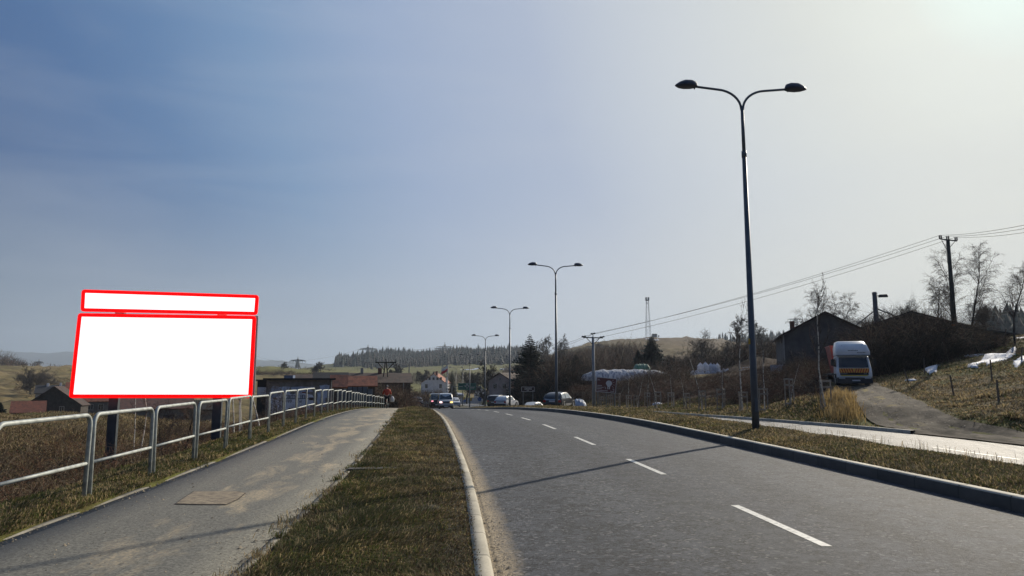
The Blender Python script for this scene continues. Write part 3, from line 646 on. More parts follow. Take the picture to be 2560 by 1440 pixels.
def blades(name, x, y, z, Lm, wd, lean, mix, label, cohere=.6, seed=1, mats=None):
    r = np.random.RandomState(seed); n = len(x)
    az = r.uniform(0, 2 * np.pi, n) * (1 - cohere) + cohere * 3.0 * vnoise(x, y, 2.2, seed + 5)
    L_ = Lm * r.uniform(.55, 1.35, n); ln = lean * r.uniform(.5, 1.3, n); hgt = L_ * np.clip(1 - .75 * ln, .12, 1)
    dx, dy = np.cos(az), np.sin(az); sx = r.uniform(0, 2 * np.pi, n); wx, wy = np.cos(sx) * wd / 2, np.sin(sx) * wd / 2
    b1 = np.stack([x - wx, y - wy, z - .01], -1); b2 = np.stack([x + wx, y + wy, z - .01], -1)
    mx, my, mz = x + dx * L_ * ln * .35, y + dy * L_ * ln * .35, z + hgt * .75
    m1 = np.stack([mx - wx * .8, my - wy * .8, mz], -1); m2 = np.stack([mx + wx * .8, my + wy * .8, mz], -1)
    tp = np.stack([x + dx * L_ * ln, y + dy * L_ * ln, z + hgt * .85], -1)
    V = np.stack([b1, b2, m1, m2, tp], 1).reshape(-1, 3); i = np.arange(n)[:, None] * 5
    Fc = np.concatenate([i + [0, 1, 3], i + [0, 3, 2], i + [2, 3, 4]], 1).reshape(-1, 3)
    if callable(mix): pr = mix(x, y)
    else: pr = np.repeat(np.array([mix]), n, 0)
    cum = np.cumsum(pr, 1); cum = cum / cum[:, -1:]; mi = (r.uniform(size=n)[:, None] > cum).sum(1)
    o = link(name, npmesh(name, V, Fc, mats=np.repeat(mi, 3)), mats or mG); tag(o, label, name.replace('_', ' '), kind='stuff'); return o
def samp(n, s0, s1, d0, d1, seed, power=1.0):
    r = np.random.RandomState(seed); u = r.uniform(size=n)
    d = d0 * (d1 / d0) ** u if power == 1 else (d0 ** (1 - power) + u * (d1 ** (1 - power) - d0 ** (1 - power))) ** (1 / (1 - power))
    s = r.uniform(s0, s1, n); return K(d) + s, d, s
def mixn(x, y, a, b, k=1.2, seed=3):
    f = np.clip(.5 + 1.0 * vnoise(x, y, k, seed), 0, 1)[:, None]; return np.array([a]) * (1 - f) + np.array([b]) * f
# verge between path and road
def verge():
    x, y, s = samp(230000, -1.99, .02, 3.4, 66, 21, 1.35)
    keep = (vnoise(x, y, 4, 77) > -1.25) | (np.random.RandomState(78).uniform(size=len(s)) < .35); edge = (s > -.3) & (np.random.RandomState(2).uniform(size=len(s)) < .35); keep &= ~edge
    x, y, s = x[keep], y[keep], s[keep]
    z = np.interp(s, [-2.03, -1.8, -1.1, -.4, -.01], [0, .015, .035, .02, 0]) + P(y) + .10 * np.exp(-((y - 52) / 9.0) ** 2) * np.clip(1 - abs(s + 1.1) / .9, 0, 1)
    right = np.clip((s + 1.0) / .9, 0, 1)[:, None]
    def mix(X, Y): return mixn(X, Y, [.40, .30, .14, .16], [.12, .26, .34, .28], 1.6, 4) * (1 - .7 * right) + np.array([[.06, .16, .14, .64]]) * .9 * right
    Lm = (.125 - .065 * right[:, 0]) * (1 + .35 * vnoise(x, y, 3, 8)) + .0009 * y; Lm = np.clip(Lm, .035, .2)
    blades('verge_grass', x, y, z, Lm, .0040 + .00055 * y, 1.22, mix, 'short matted winter grass on the verge between path and road', .7, 31)
verge()
def tufts():
    r = np.random.RandomState(301); X = []; Y = []; 
    for c in range(420):
        yy = 4 * (50 / 4) ** r.uniform(); ss = r.choice([r.uniform(-2.0, -.25), r.normal(-2.03, .05), r.uniform(7.8, 11.5), r.uniform(-6.3, -5.0)], p=[.40, .15, .25, .20]); n = r.randint(14, 60); q = r.uniform(.03, .12)
        yq = yy + r.normal(0, q, n); X.append(K(yq) + ss + r.normal(0, q, n)); Y.append(yq)
    x = np.concatenate(X); y = np.concatenate(Y); s = x - K(y); z = np.where(s > 7, CX(np.maximum(s, 7.66), y), np.where(s < -4.95, H(x, y), P(y) + .01))
    blades('grass_tufts', x, y, z, .13, .0045 + .0005 * y, .7, lambda a, b: mixn(a, b, [.5, .3, .15, .05], [.05, .15, .6, .2], 2.5, 302), 'scattered longer tufts of grass in the verge, median and shoulder', .3, 303)
    x, y, s = samp(4200, -.3, .05, 4, 45, 304, 1.2); blades('gutter_weeds', x, y, P(y) + .012, .035 + 0 * x, .006 + .0005 * y, .9, [.05, .1, .15, .7], 'dead dry grass bits creeping over the left kerb', .4, 305)
tufts()
def shoulder():
    x, y, s = samp(90000, -6.9, -5.0, 5, 90, 22, 1.25)
    z = H(x, y); Lm = .09 + .05 * vnoise(x, y, 1.5, 9) + .0012 * y + .05 * np.clip(-s - 5.6, 0, 1)
    blades('shoulder_grass', x, y, z, np.clip(Lm, .05, .26), .006 + .0006 * y, .9, lambda X, Y: mixn(X, Y, [.48, .30, .12, .10], [.22, .30, .34, .14], 1.4, 12), 'rough green and straw grass under the railing', .75, 32)
    x, y, s = samp(70000, -24, -6.4, 7, 75, 23, 1.1)
    z = H(x, y); blades('field_grass', x, y, z, np.clip((.22 + .13 * vnoise(x, y, .8, 10)) * np.clip((-s - 5.6) / 2.5, .35, 1), .08, .5), .008 + .0007 * y, .75, lambda X, Y: mixn(X, Y, [.08, .16, .40, .36], [.02, .10, .46, .42], .5, 13), 'long dry grass in the field left of the railing', .5, 33)
    r = np.random.RandomState(5); n = 60000; u = r.uniform(-.86, -.30, n); y = 14 * (62 / 14) ** r.uniform(size=n) ; x = u * y; k = (x - K(y)) < -12; x, y = x[k], y[k]
    blades('field_grass', x, y, H(x, y), .22 + 0 * y, .012 + .0007 * y, .8, [.02, .12, .50, .36], 'dry straw-coloured grass across the field edge', .5, 34)
shoulder()
def median_grass():
    x, y, s = samp(230000, 7.74, 11.9, 6.5, 110, 24, 1.3)
    z = CX(s, y); Lm = .075 + .03 * vnoise(x, y, 1.2, 14) + .0016 * y
    blades('median_grass', x, y, z, np.clip(Lm, .05, .30), .006 + .0007 * y, .8, lambda X, Y: mixn(X, Y, [.16, .36, .30, .18], [.05, .28, .47, .20], .6, 15), 'short yellowed grass on the median strip', .5, 35)
    x, y, s = samp(1200, 9.3, 11.6, 10, 60, 25, 1.0); z = CX(s, y)
    blades('median_weeds', x, y, z, .32, .008, .35, [.1, .2, .4, .3], 'taller dry weed stalks on the far edge of the median', .1, 36)
median_grass()
def right_side():
    x, y, s = samp(90000, 19.55, 26, 24, 120, 26, 1.2)
    k = ~((y < 62) & (s > 19.7) & (x > 16.2 + (y - 31) * .02) & (x - 16 > (y - 31) * .33 - 1)) ; k &= ~((y < 32.0))
    x, y = x[k], y[k]; z = H(x, y)
    blades('bank_grass', x, y, z, .20 + .0012 * y, .02 + .0006 * y, .8, lambda X, Y: mixn(X, Y, [.35, .40, .15, .10], [.10, .25, .40, .25], .6, 16), 'green and yellow grass along the foot of the bank', .5, 37)
right_side()
def right_field():
    r = np.random.RandomState(41); n = 150000; y = 23 * (75 / 23) ** r.uniform(size=n); x = y * r.uniform(.45, .92, n); k = infield(x, y) > .25 - .5 * r.uniform(size=n) ** 2; x, y = x[k], y[k]; z = H(x, y)
    gz = np.clip((z - 1.9) / 1.2, 0, 1)[:, None]; lowz = np.clip((.3 - z) / .6, 0, 1)[:, None]
    def mix(X, Y):
        a = mixn(X, Y, [.08, .14, .54, .24], [.05, .08, .48, .39], .7, 17); b = mixn(X, Y, [.62, .25, .05, .08], [.2, .3, .15, .35], .5, 18); return a * (1 - gz) + b * gz + np.array([[.3, .2, 0, .2]]) * lowz
    blades('field_grass', x, y, z, .24 + .08 * vnoise(x, y, 1.1, 19), .022 + .0004 * y, 1.15, mix, 'lying dry grass on the bank right of the driveway', .8, 38)
right_field()
def reeds():
    r = np.random.RandomState(43); n = 2300; x = []; y = []
    for _ in range(n):
        t_ = r.uniform(); cx, cy = 17.6 + 2.4 * t_, 36.0 + 5.6 * t_; x.append(cx - abs(r.normal(0, .55)) - .30); y.append(cy + r.normal(0, .9))
    x = np.array(x); y = np.array(y); k = leftofdrive(x, y) > .12; x, y = x[k], y[k]
    blades('tall_reed_grass', x, y, H(x, y), 1.0, .018, .5, [0, 0, 1, 0], 'clump of tall golden grass at the left edge of the driveway', .85, 39, mats=[mG[0], mG[1], translucent(M('golden_grass', (.46, .33, .14), (.30, .21, .09), .7, 3)), mG[3]])
reeds()

# ---- stems: arching canes / brush
def stems_arrays(B, D, L_, r0, segs=4, droop=.3, wig=.12, seed=0, sides=3):
    r = np.random.RandomState(seed); n = len(B); pts = []; c = np.array(B, float); d = np.array(D, float) / np.linalg.norm(D, axis=1)[:, None]
    st = (L_ / segs)[:, None]; pts.append(c)
    for k in range(segs):
        d = d + r.normal(0, wig, (n, 3)); d[:, 2] -= droop / segs * (k + .5) * 1.2; d = d / np.linalg.norm(d, axis=1)[:, None]
        c = c + d * st; pts.append(c)
    Pn = np.stack(pts, 1); T = Pn[:, -1] - Pn[:, 0]; T /= np.linalg.norm(T, axis=1)[:, None] + 1e-9
    A = np.cross(T, np.array([0.31, .17, .93])); A /= np.linalg.norm(A, axis=1)[:, None] + 1e-9; Bv = np.cross(T, A)
    rad = r0[:, None] * np.linspace(1, .3, segs + 1)[None]
    ang = np.arange(sides) * 2 * np.pi / sides
    V = Pn[:, :, None, :] + rad[:, :, None, None] * (np.cos(ang)[None, None, :, None] * A[:, None, None, :] + np.sin(ang)[None, None, :, None] * Bv[:, None, None, :])
    m = (segs + 1) * sides; base = (np.arange(n) * m)[:, None]
    q = []
    for k in range(segs):
        for j in range(sides): q.append([k * sides + j, k * sides + (j + 1) % sides, (k + 1) * sides + (j + 1) % sides, (k + 1) * sides + j])
    Fc = (base[:, :, None] + np.array(q)[None]).reshape(-1, 4); return V.reshape(-1, 3), Fc, Pn
def brush(name, x, y, L_, r0, mixp, label, droop=.5, lean=.5, twigs=3, seed=0, wig=.16, zoff=0, mats=None, cat=None):
    r = np.random.RandomState(seed); n = len(x); z = H(x, y) - .03 + zoff; az = r.uniform(0, 6.28, n)
    D = np.stack([np.cos(az) * lean * r.uniform(.2, 1.4, n), np.sin(az) * lean * r.uniform(.2, 1.4, n), np.ones(n)], -1)
    L1 = L_ * r.uniform(.5, 1.3, n); V, Fc, Pn = stems_arrays(np.stack([x, y, z], -1), D, L1, r0 * r.uniform(.6, 1.2, n), 5, droop, wig, seed)
    cum = np.cumsum(mixp) / sum(mixp); mi = (r.uniform(size=n)[:, None] > cum).sum(1); MI = [np.repeat(mi, 15)]; Vs = [V]; Fs = [Fc]; off = len(V)
    for t_ in range(twigs):
        k = r.randint(1, 5, n); f = r.uniform(size=n)[:, None]; b = Pn[np.arange(n), k] * (1 - f) + Pn[np.arange(n), k + 1] * f
        d = Pn[np.arange(n), k + 1] - Pn[np.arange(n), k]; d /= np.linalg.norm(d, axis=1)[:, None] + 1e-9; d = d + r.normal(0, .75, (n, 3))
        V, Fc, _ = stems_arrays(b, d, L1 * r.uniform(.15, .45, n), r0 * .45 * np.ones(n), 2, droop * .5, .2, seed + t_ + 1)
        Vs.append(V); Fs.append(Fc + off); off += len(V); MI.append(np.repeat(mi, 6))
    o = link(name, npmesh(name, np.concatenate(Vs), np.concatenate(Fs), mats=np.concatenate(MI)), mats or mSt)
    tag(o, label, cat or name.replace('_', ' '), kind='stuff'); return o
def near_brush():
    x, y, s = samp(5200, -14, -7.0, 9, 46, 51, 1.0)
    brush('bramble_brush', x, y, .85 + .0 * x, .004 + .00012 * y, [.42, .26, .10, .22], 'tangle of bare brown brambles and dry stalks behind the railing', .7, .7, 3, 52, .2)
    x, y, s = samp(1500, -26, -11, 18, 50, 53, 1.0)
    brush('bramble_brush', x, y, .9 + .0 * x, .007, [.5, .25, .15, .1], 'low bare scrub further into the field behind the billboard posts', .6, .6, 3, 54, .2)
    x, y, s = samp(1700, -11.5, -6.6, 40, 95, 55, .6)
    brush('bramble_brush', x, y, 1.2 + 0 * x, .009, [.4, .35, .1, .15], 'reddish brown scrub below the far part of the railing', .6, .5, 3, 56, .2)
near_brush()
def bank_brush():
    r = np.random.RandomState(61); n = 60000; u = r.uniform(.115, .49, n); y = 36 * (112 / 36) ** r.uniform(size=n); x = u * y; s = x - K(y)
    k = (s > 23.2 + r.uniform(0, 1.6, n)) & (leftofdrive(x, y) > 1.2) & (y > 38) & (u < .49); x, y = x[k][:24000], y[k][:24000]
    brush('bank_scrub', x, y, .85 + .65 * np.clip(vnoise(x, y, .35, 62) , -.6, 1.4), .012 + .00010 * y, [.28, .42, .10, .20], 'dense reddish brown brambles covering the bank above the road', .85, .9, 3, 63, .25)
bank_brush()
def barn_brush():
    r = np.random.RandomState(71); n = 30000; u = r.uniform(.40, .70, n); y = r.uniform(57, 68, n) ; x = u * y
    k = (infield(x, y) > .8) | (leftofdrive(x, y) > .4); k &= y > 57 + 4 * np.clip(.47 - u, 0, 1) * 10
    x, y, u = x[k], y[k], u[k]; hgt = np.interp(u, [.40, .44, .49, .52, .57, .60, .64, .66, .70], [2.2, 3.2, 4.2, 5.2, 5.4, 4.6, 2.8, 1.6, .9]); n = 6500
    brush('dark_thicket', x[:n], y[:n], hgt[:n] * .9, .016, [.25, .05, .03, .67], 'dark wall of bare bushes growing over the front of the barns', .5, .42, 7, 73, .17)
    # red-brown lower growth around left foot of barns
    y = r.uniform(56, 74, 3000); x = y * r.uniform(.31, .44, 3000)
    brush('dark_thicket', x, y, 1.7 + 0 * x, .013, [.4, .3, .1, .2], 'brown scrub below the left barn', .6, .6, 4, 74, .2)
    y = r.uniform(52, 72, 1800); x = y * r.uniform(.60, .80, 1800)
    brush('dark_thicket', x, y, .8 + 0 * x, .010, [.4, .2, .2, .2], 'low dead scrub along the top of the right bank', .7, .9, 3, 75, .2)
barn_brush()
def mid_brush():
    r = np.random.RandomState(81)
    # mass of dark bushes behind the small brown sign
    n = 5200; u = r.uniform(.006, .10, n); y = r.uniform(112, 135, n); x = u * y; hgt = np.interp(u, [.004, .02, .05, .075, .09, .10], [2.0, 5.0, 6.3, 6.0, 4.6, 3.0])
    brush('dark_thicket', x, y, hgt, .035, [.2, .04, .02, .74], 'tall dark bushes at the foot of the big spruce', .4, .45, 6, 82, .16, mats=mSt)
    n = 1500; u = r.uniform(.082, .125, n); y = r.uniform(104, 118, n); x = u * y
    brush('dark_thicket', x, y, 2.5 + 0 * x, .028, [.35, .45, .12, .08], 'rust coloured bush beside the white tarpaulin heap', .6, .6, 5, 83, .2)
    n = 5200; u = r.uniform(.11, .40, n); y = r.uniform(122, 168, n); x = u * y
    brush('dark_thicket', x, y, np.interp(u, [.11, .18, .24, .33, .40], [3.2, 3.0, 3.6, 3.8, 3.4]), .035, [.45, .08, .05, .42], 'grey-brown thicket behind the storage yard', .4, .6, 6, 84, .18)
    n = 3000; u = r.uniform(-.26, -.135, n); y = r.uniform(92, 118, n); x = u * y
    brush('dark_thicket', x, y, 2.3 + 0 * x, .028, [.5, .15, .05, .3], 'brown overgrowth around the old farmhouse', .5, .6, 5, 85, .18)
    n = 2200; u = r.uniform(-.70, -.40, n); y = r.uniform(225, 300, n); x = u * y
    brush('hedge_scrub', x, y, 2.2 + 0 * x, .05, [.5, .1, .1, .3], 'scattered bare bushes on the hillside field', .5, .6, 4, 86, .2)
    n = 1800; u = r.uniform(-.37, -.235, n); y = r.uniform(330, 352, n); x = u * y
    brush('hedge_scrub', x, y, 2.6 + 0 * x, .06, [.5, .1, .05, .35], 'thin hedge line across the green hill pasture', .5, .5, 4, 87, .2)
    # grey woodland slope between spruce and brown hill
    n = 9000; u = r.uniform(-.01, .19, n); y = r.uniform(170, 560, n); x = u * y; lim = np.interp(u, [-.01, .03, .07, .12, .19], [560, 560, 560, 430, 300]); k = y < lim; x, y, u = x[k], y[k], u[k]
    brush('bare_woodland', x, y, 6.5 + 0 * x, .07, [.5, .12, .08, .3], 'leafless grey woodland on the slope below the bare hill', .15, .3, 5, 88, .12, cat='woodland')
    n = 3500; u = r.uniform(-.145, .03, n); y = r.uniform(420, 560, n); x = u * y
    brush('bare_woodland', x, y, 3.5 + 0 * x, .07, [.5, .1, .05, .35], 'low leafless scrub in the dip behind the white house', .3, .4, 4, 89, .15, cat='woodland')
    n = 2600; u = r.uniform(.10, .25, n); y = r.uniform(98, 110, n); x = u * y
    brush('dark_thicket', x, y, 1.9 + 0 * x, .020, [.35, .15, .12, .38], 'dark twiggy brush growing in front of the white tarpaulin heap', .5, .6, 5, 181, .2)
    n = 2600; u = r.uniform(.20, .40, n); y = r.uniform(78, 98, n); x = u * y
    brush('dark_thicket', x, y, .95 + 0 * x, .018, [.35, .30, .12, .23], 'brown brush on the slope below the bulk bags', .5, .7, 5, 182, .2)
    n = 3400; u = r.uniform(-.255, -.152, n); y = r.uniform(88, 104, n); x = u * y
    brush('dark_thicket', x, y, 2.9 + 0 * x, .026, [.5, .15, .05, .3], 'tall brown creepers and bushes in front of the old farmhouse', .4, .4, 6, 183, .15)
    n = 1500; u = r.uniform(-.145, -.09, n); y = r.uniform(150, 200, n); x = u * y
    brush('dark_thicket', x, y, 3.6 + 0 * x, .05, [.4, .1, .05, .45], 'dark bushes between the old farmhouse and the white house', .4, .5, 5, 184, .15)
mid_brush()
def conifer_wood(name, px0, px1, d0, d1, n, hgt, label, seed, mats=None, wide=1.0):
    r = np.random.RandomState(seed); px = r.uniform(px0, px1, n); u = (px - 1280) / F / 1.008; y = r.uniform(d0, d1, n); x = u * y; z = H(x, y) - .5
    Hh = hgt * r.uniform(.5, 1.3, n); V = []; Fc = []; sides = 6; off = 0; ang = np.arange(sides) * 2 * np.pi / sides
    tiers = [(.06, .32, .17), (.25, .52, .14), (.45, .72, .105), (.64, 1.0, .07)]; Vs = []; Fs = []
    wdf = r.uniform(.7, 1.2, n) * wide; Hh = Hh * (1 + .35 * vnoise(x, y, .03, seed) * (n > 400)); Hh = Hh * np.where(r.uniform(size=n) < .08, 1.3, 1)
    for a, b, w_ in tiers:
        rad = (Hh * w_ * wdf)[:, None] * r.uniform(.7, 1.3, (n, sides)); zz = (z + Hh * a)[:, None] + r.uniform(-.04, .04, (n, sides)) * Hh[:, None]
        ring = np.stack([x[:, None] + rad * np.cos(ang + a * 9), y[:, None] + rad * np.sin(ang + a * 9), zz], -1); top = np.stack([x, y, z + Hh * b], -1)[:, None]
        V = np.concatenate([ring, top], 1).reshape(-1, 3); i = (np.arange(n) * (sides + 1))[:, None]
        q = np.array([[j, (j + 1) % sides, sides] for j in range(sides)]); Fs.append((i[:, :, None] + q[None]).reshape(-1, 3) + off); Vs.append(V); off += len(V)
    V = np.concatenate(Vs); Fc = np.concatenate(Fs); mi = (r.uniform(size=n) > .7).astype(int)
    tag(link(name, npmesh(name, V, Fc, mats=np.tile(np.repeat(mi, sides), 4)), mats or [M('far_spruce', (.022, .034, .022), (.014, .022, .016), .9, .2), M('far_larch', (.06, .045, .032), (.045, .035, .026), .9, .2)]), label, 'forest', kind='stuff')
conifer_wood('forest', 838, 1330, 940, 1330, 4200, 9.5, 'dark spruce forest on the ridge behind the white house', 91)
conifer_wood('forest', 905, 1330, 760, 960, 1100, 7.5, 'greyish mixed wood on the lower edge of the spruce ridge', 191, mats=[M('far_larch', (.06, .048, .036), (.04, .034, .026), .9, .2), M('far_spruce', (.03, .036, .026), (.02, .026, .02), .9, .2)], wide=1.6)
conifer_wood('forest', 836, 940, 860, 960, 200, 11, 'nearer end of the spruce forest beside the pasture', 92)
conifer_wood('forest', 1795, 1985, 900, 1150, 500, 12, 'distant wood on the ridge left of the barns', 94)
def soft_woods():
    r = np.random.RandomState(401)
    for px0, px1, y0, y1, n, h_, lab in ((-70, 66, 455, 540, 700, 8.0, 'leafless wood on the far left hilltop'), (74, 95, 500, 540, 60, 4.5, 'small round far tree clump beside the left hilltop wood'), (120, 300, 500, 560, 160, 2.6, 'low far hedge along the left hill crest'), (690, 840, 500, 550, 130, 2.6, 'low far bushes along the pasture crest')):
        px = r.uniform(px0, px1, n); y = r.uniform(y0, y1, n); x = (px - 1280) / F / 1.008 * y; env = np.clip(np.interp(px, [-70, 0, 30, 60, 66], [1.25, 1.15, .85, .5, .35]), .3, 2) if px0 < 0 else 1.0
        brush('bare_woodland', x, y, h_ * env + 0 * x, .09, [.35, .1, .05, .5], lab, .35, .45, 6, 402 + n, .14, cat='woodland')
soft_woods()
conifer_wood('forest', 2455, 2800, 280, 400, 700, 11, 'dark pine wood behind the bank at the right', 95, wide=1.7)
conifer_wood('forest', 1500, 1900, 1200, 1400, 10, 5, 'tiny far trees behind the bare hill', 98)

# ------------------------------------------------------------------ individual bare trees
def bare_mesh(seed, Hh, kind='fruit', rmin=.012, dens=1.0):
    r = random.Random(seed); T = []; C = []
    def grow(p, d, L_, rad, lev, acc):
        n = 5 if lev < 2 else (4 if lev == 2 else 3); st = L_ / n; pts = [p]; rr = rad
        for k in range(n):
            wob = {'fruit': .20, 'birch': .10, 'sapling': .06, 'old': .24}[kind] * (1 + .35 * lev)
            d = (d + Vector((r.gauss(0, wob), r.gauss(0, wob), r.gauss(0, wob)))).normalized()
            if kind == 'birch' and lev >= 2: d = (d + Vector((0, 0, -.07 * (k + 1)))).normalized()
            elif lev >= 1: d = (d + Vector((0, 0, .14))).normalized()
            q = p + d * st; r2 = max(rad * (1 - .75 * (k + 1) / n), rmin * .6); acc.append((p, q, rr, r2)) 
            start = (kind != 'sapling' and k >= (1 if lev else (1 if kind in ('fruit', 'old') else 1))) or (kind == 'sapling' and k >= 2)
            if lev < 4 and start:
                m = {0: 3, 1: 3, 2: 3, 3: 2}[lev]
                if kind == 'sapling': m = {0: 4, 1: 2, 2: 1, 3: 0}[lev]
                if kind == 'birch': m = {0: 4, 1: 3, 2: 3, 3: 1}[lev]
                m = int(m * dens + r.random())
                for _ in range(m):
                    an = r.uniform(0, 6.28); side = d.orthogonal().normalized(); side = Matrix.Rotation(an, 3, d) @ side
                    spread = {'fruit': 1.0, 'birch': .62, 'sapling': .5, 'old': .95}[kind]
                    dd = (d + side * spread * r.uniform(.6, 1.3)).normalized(); f = r.random(); b = p.lerp(q, f)
                    fr = {'fruit': (.78, .62, .5, .45), 'birch': (.40, .50, .42, .5), 'sapling': (.28, .4, .4, .4), 'old': (.5, .55, .5, .45)}[kind][lev] * r.uniform(.6, 1.15) * (1 - .45 * (k / n) * (lev == 0))
                    grow(b, dd, L_ * fr, max(rr * .5, rmin), lev + 1, C)
            p = q; rr = r2
    L0 = Hh * {'fruit': .62, 'birch': .98, 'sapling': .98, 'old': .72}[kind]
    grow(Vector((0, 0, -.3)), Vector((r.gauss(0, .04), r.gauss(0, .04), 1)).normalized(), L0 + .3, {'fruit': .022, 'birch': .014, 'sapling': .0085, 'old': .028}[kind] * Hh, 0, T)
    def mk(acc, name, sides):
        if not acc: return None
        A = np.array([[*a, *b] for a, b, _, _ in acc]); rr = np.array([[c, d] for _, _, c, d in acc]); p0, p1 = A[:, :3], A[:, 3:]; t_ = p1 - p0; t_ /= np.linalg.norm(t_, axis=1)[:, None] + 1e-9
        a = np.cross(t_, [.3, .2, .93]); a /= np.linalg.norm(a, axis=1)[:, None] + 1e-9; b = np.cross(t_, a); an = np.arange(sides) * 2 * np.pi / sides
        rng = np.cos(an)[None, :, None] * a[:, None] + np.sin(an)[None, :, None] * b[:, None]
        V = np.concatenate([p0[:, None] + rng * rr[:, 0][:, None, None], p1[:, None] + rng * rr[:, 1][:, None, None]], 1).reshape(-1, 3)
        q = np.array([[j, (j + 1) % sides, sides + (j + 1) % sides, sides + j] for j in range(sides)]); Fc = ((np.arange(len(acc)) * 2 * sides)[:, None, None] + q[None]).reshape(-1, 4)
        return npmesh(name, V, Fc)
    return mk(T, 'trunk', 7), mk(C, 'crown', 3)
mBark = M('bark_dark', (.040, .033, .027), (.024, .020, .017), .9, 2); mTwig = M('twig_brown', (.052, .040, .032), (.032, .026, .021), .9, 2)
mBirchB = M('birch_bark', (.62, .59, .53), (.10, .09, .08), .8, 6, lo=.5, hi=.62); mBirchT = M('birch_twig', (.085, .06, .048), (.05, .038, .032), .9, 2)
mGreyT = M('twig_grey', (.11, .095, .082), (.07, .06, .052), .9, 2)
PROTO = {}
def tree(kind, var, loc, Hh, name, label, group, mats=None, rz=0, tilt=0, rmin=.012, dens=1.0, base=8.0, cat='tree'):
    key = (kind, var, round(rmin, 3), dens)
    if key not in PROTO: PROTO[key] = bare_mesh(hash(var) % 1000 + len(kind) * 7, base, kind, rmin, dens)
    t0, c0_ = PROTO[key]; e = empty(name, loc, rz, label, cat, group); e.rotation_euler = (0, tilt, rz); s = Hh / base; e.scale = (s, s, s)
    mats = mats or (mBark, mTwig)
    for nm, me, mt in (('trunk', t0, mats[0]), ('crown', c0_, mats[1])):
        if me is None: continue
        o = bpy.data.objects.new(nm, me); col.objects.link(o); o.parent = e
        if not me.materials: me.materials.append(mt)
        if me.materials[0] != mt: o.material_slots[0].link = 'OBJECT'; o.material_slots[0].material = mt
    return e
def gpos(px, y):
    x = (px - 1280) / F / 1.008 * y; return (x, y, Hf(x, y) - .05)
def hgt(px, ytop, y):     # height of something whose top is at row ytop
    return at(px, ytop, y).z - gpos(px, y)[2]
TG = 'bare trees in the middle distance'
for k, (kind, var, px, yt, d, rm, lab) in enumerate([
    ('fruit', 1, 1762, 828, 142, .018, 'wide bare tree with many upright branches behind the white bulk bags'),
    ('fruit', 2, 1722, 850, 150, .018, 'spreading bare tree left of the one behind the bulk bags'),
    ('fruit', 3, 1815, 838, 138, .018, 'bare tree with a fan of branches right of the bulk bags'),
    ('birch', 4, 1836, 803, 132, .025, 'tall thin birch leaning right above the storage yard'),
    ('fruit', 5, 1866, 848, 135, .018, 'low dense bare tree just left of the nearest lamp post'),
    ('birch', 6, 1912, 806, 118, .022, 'slender bare birch just right of the nearest lamp post'),
    ('fruit', 2, 1660, 885, 150, .03, 'small bare tree right of the pair of dark spruces'),
    ('fruit', 1, 1930, 845, 160, .03, 'small bare tree on the slope left of the barn'),
    ('fruit', 3, 1693, 880, 150, .03, 'low twiggy bare tree between the spruces and the yard'),
    ('old', 7, 1228, 903, 170, .04, 'large old bare tree in front of the pink gabled house'),
    ('old', 8, 1207, 906, 200, .04, 'bare tree with a broad crown right of the green direction sign'),
    ('old', 9, 1168, 912, 230, .05, 'bare tree rising behind the green direction sign'),
    ('old', 8, 1058, 908, 330, .07, 'dark bare tree standing behind the roof of the white house'),
    ('old', 7, 1015, 906, 300, .06, 'bare pollarded tree on the meadow left of the white house'),
    ('old', 9, 987, 908, 300, .06, 'bare tree above the ridge of the old farmhouse'),
    ('fruit', 1, 1350, 853, 260, .028, 'bare tree on the skyline just right of the big spruce'),
    ('birch', 4, 1378, 852, 280, .028, 'thin bare tree on the skyline between spruce and second lamp'),
    ('birch', 6, 1395, 856, 290, .028, 'thin bare skyline tree behind the second lamp post'),
    ('fruit', 2, 1418, 868, 290, .03, 'rounded bare tree on the skyline right of the second lamp post'),
    ('old', 7, 80, 912, 215, .026, 'gnarled bare tree standing above the dark-roofed house at far left'),
    ('fruit', 3, 97, 918, 215, .026, 'bare tree directly behind the white-walled house at far left'),
    ('fruit', 1, 122, 922, 225, .026, 'bare bushy tree right of the gnarled one at far left'),
    ('fruit', 5, 60, 930, 240, .026, 'low bare tree on the slope at the far left edge'),
    ('fruit', 2, 712, 903, 440, .08, 'round bare tree alone on the pasture crest near the left pylon'),
    ('fruit', 5, 790, 905, 360, .07, 'bare tree beside the small A-frame pole on the pasture'),
]):
    tree(kind, var, gpos(px, d), hgt(px, yt, d), 'bare_tree', lab, TG, (mBark, mGreyT if k < 8 or 14 < k < 23 else mTwig), rz=k * 1.3, rmin=rm, dens=.9)
TR = 'bare trees behind and beside the barns'
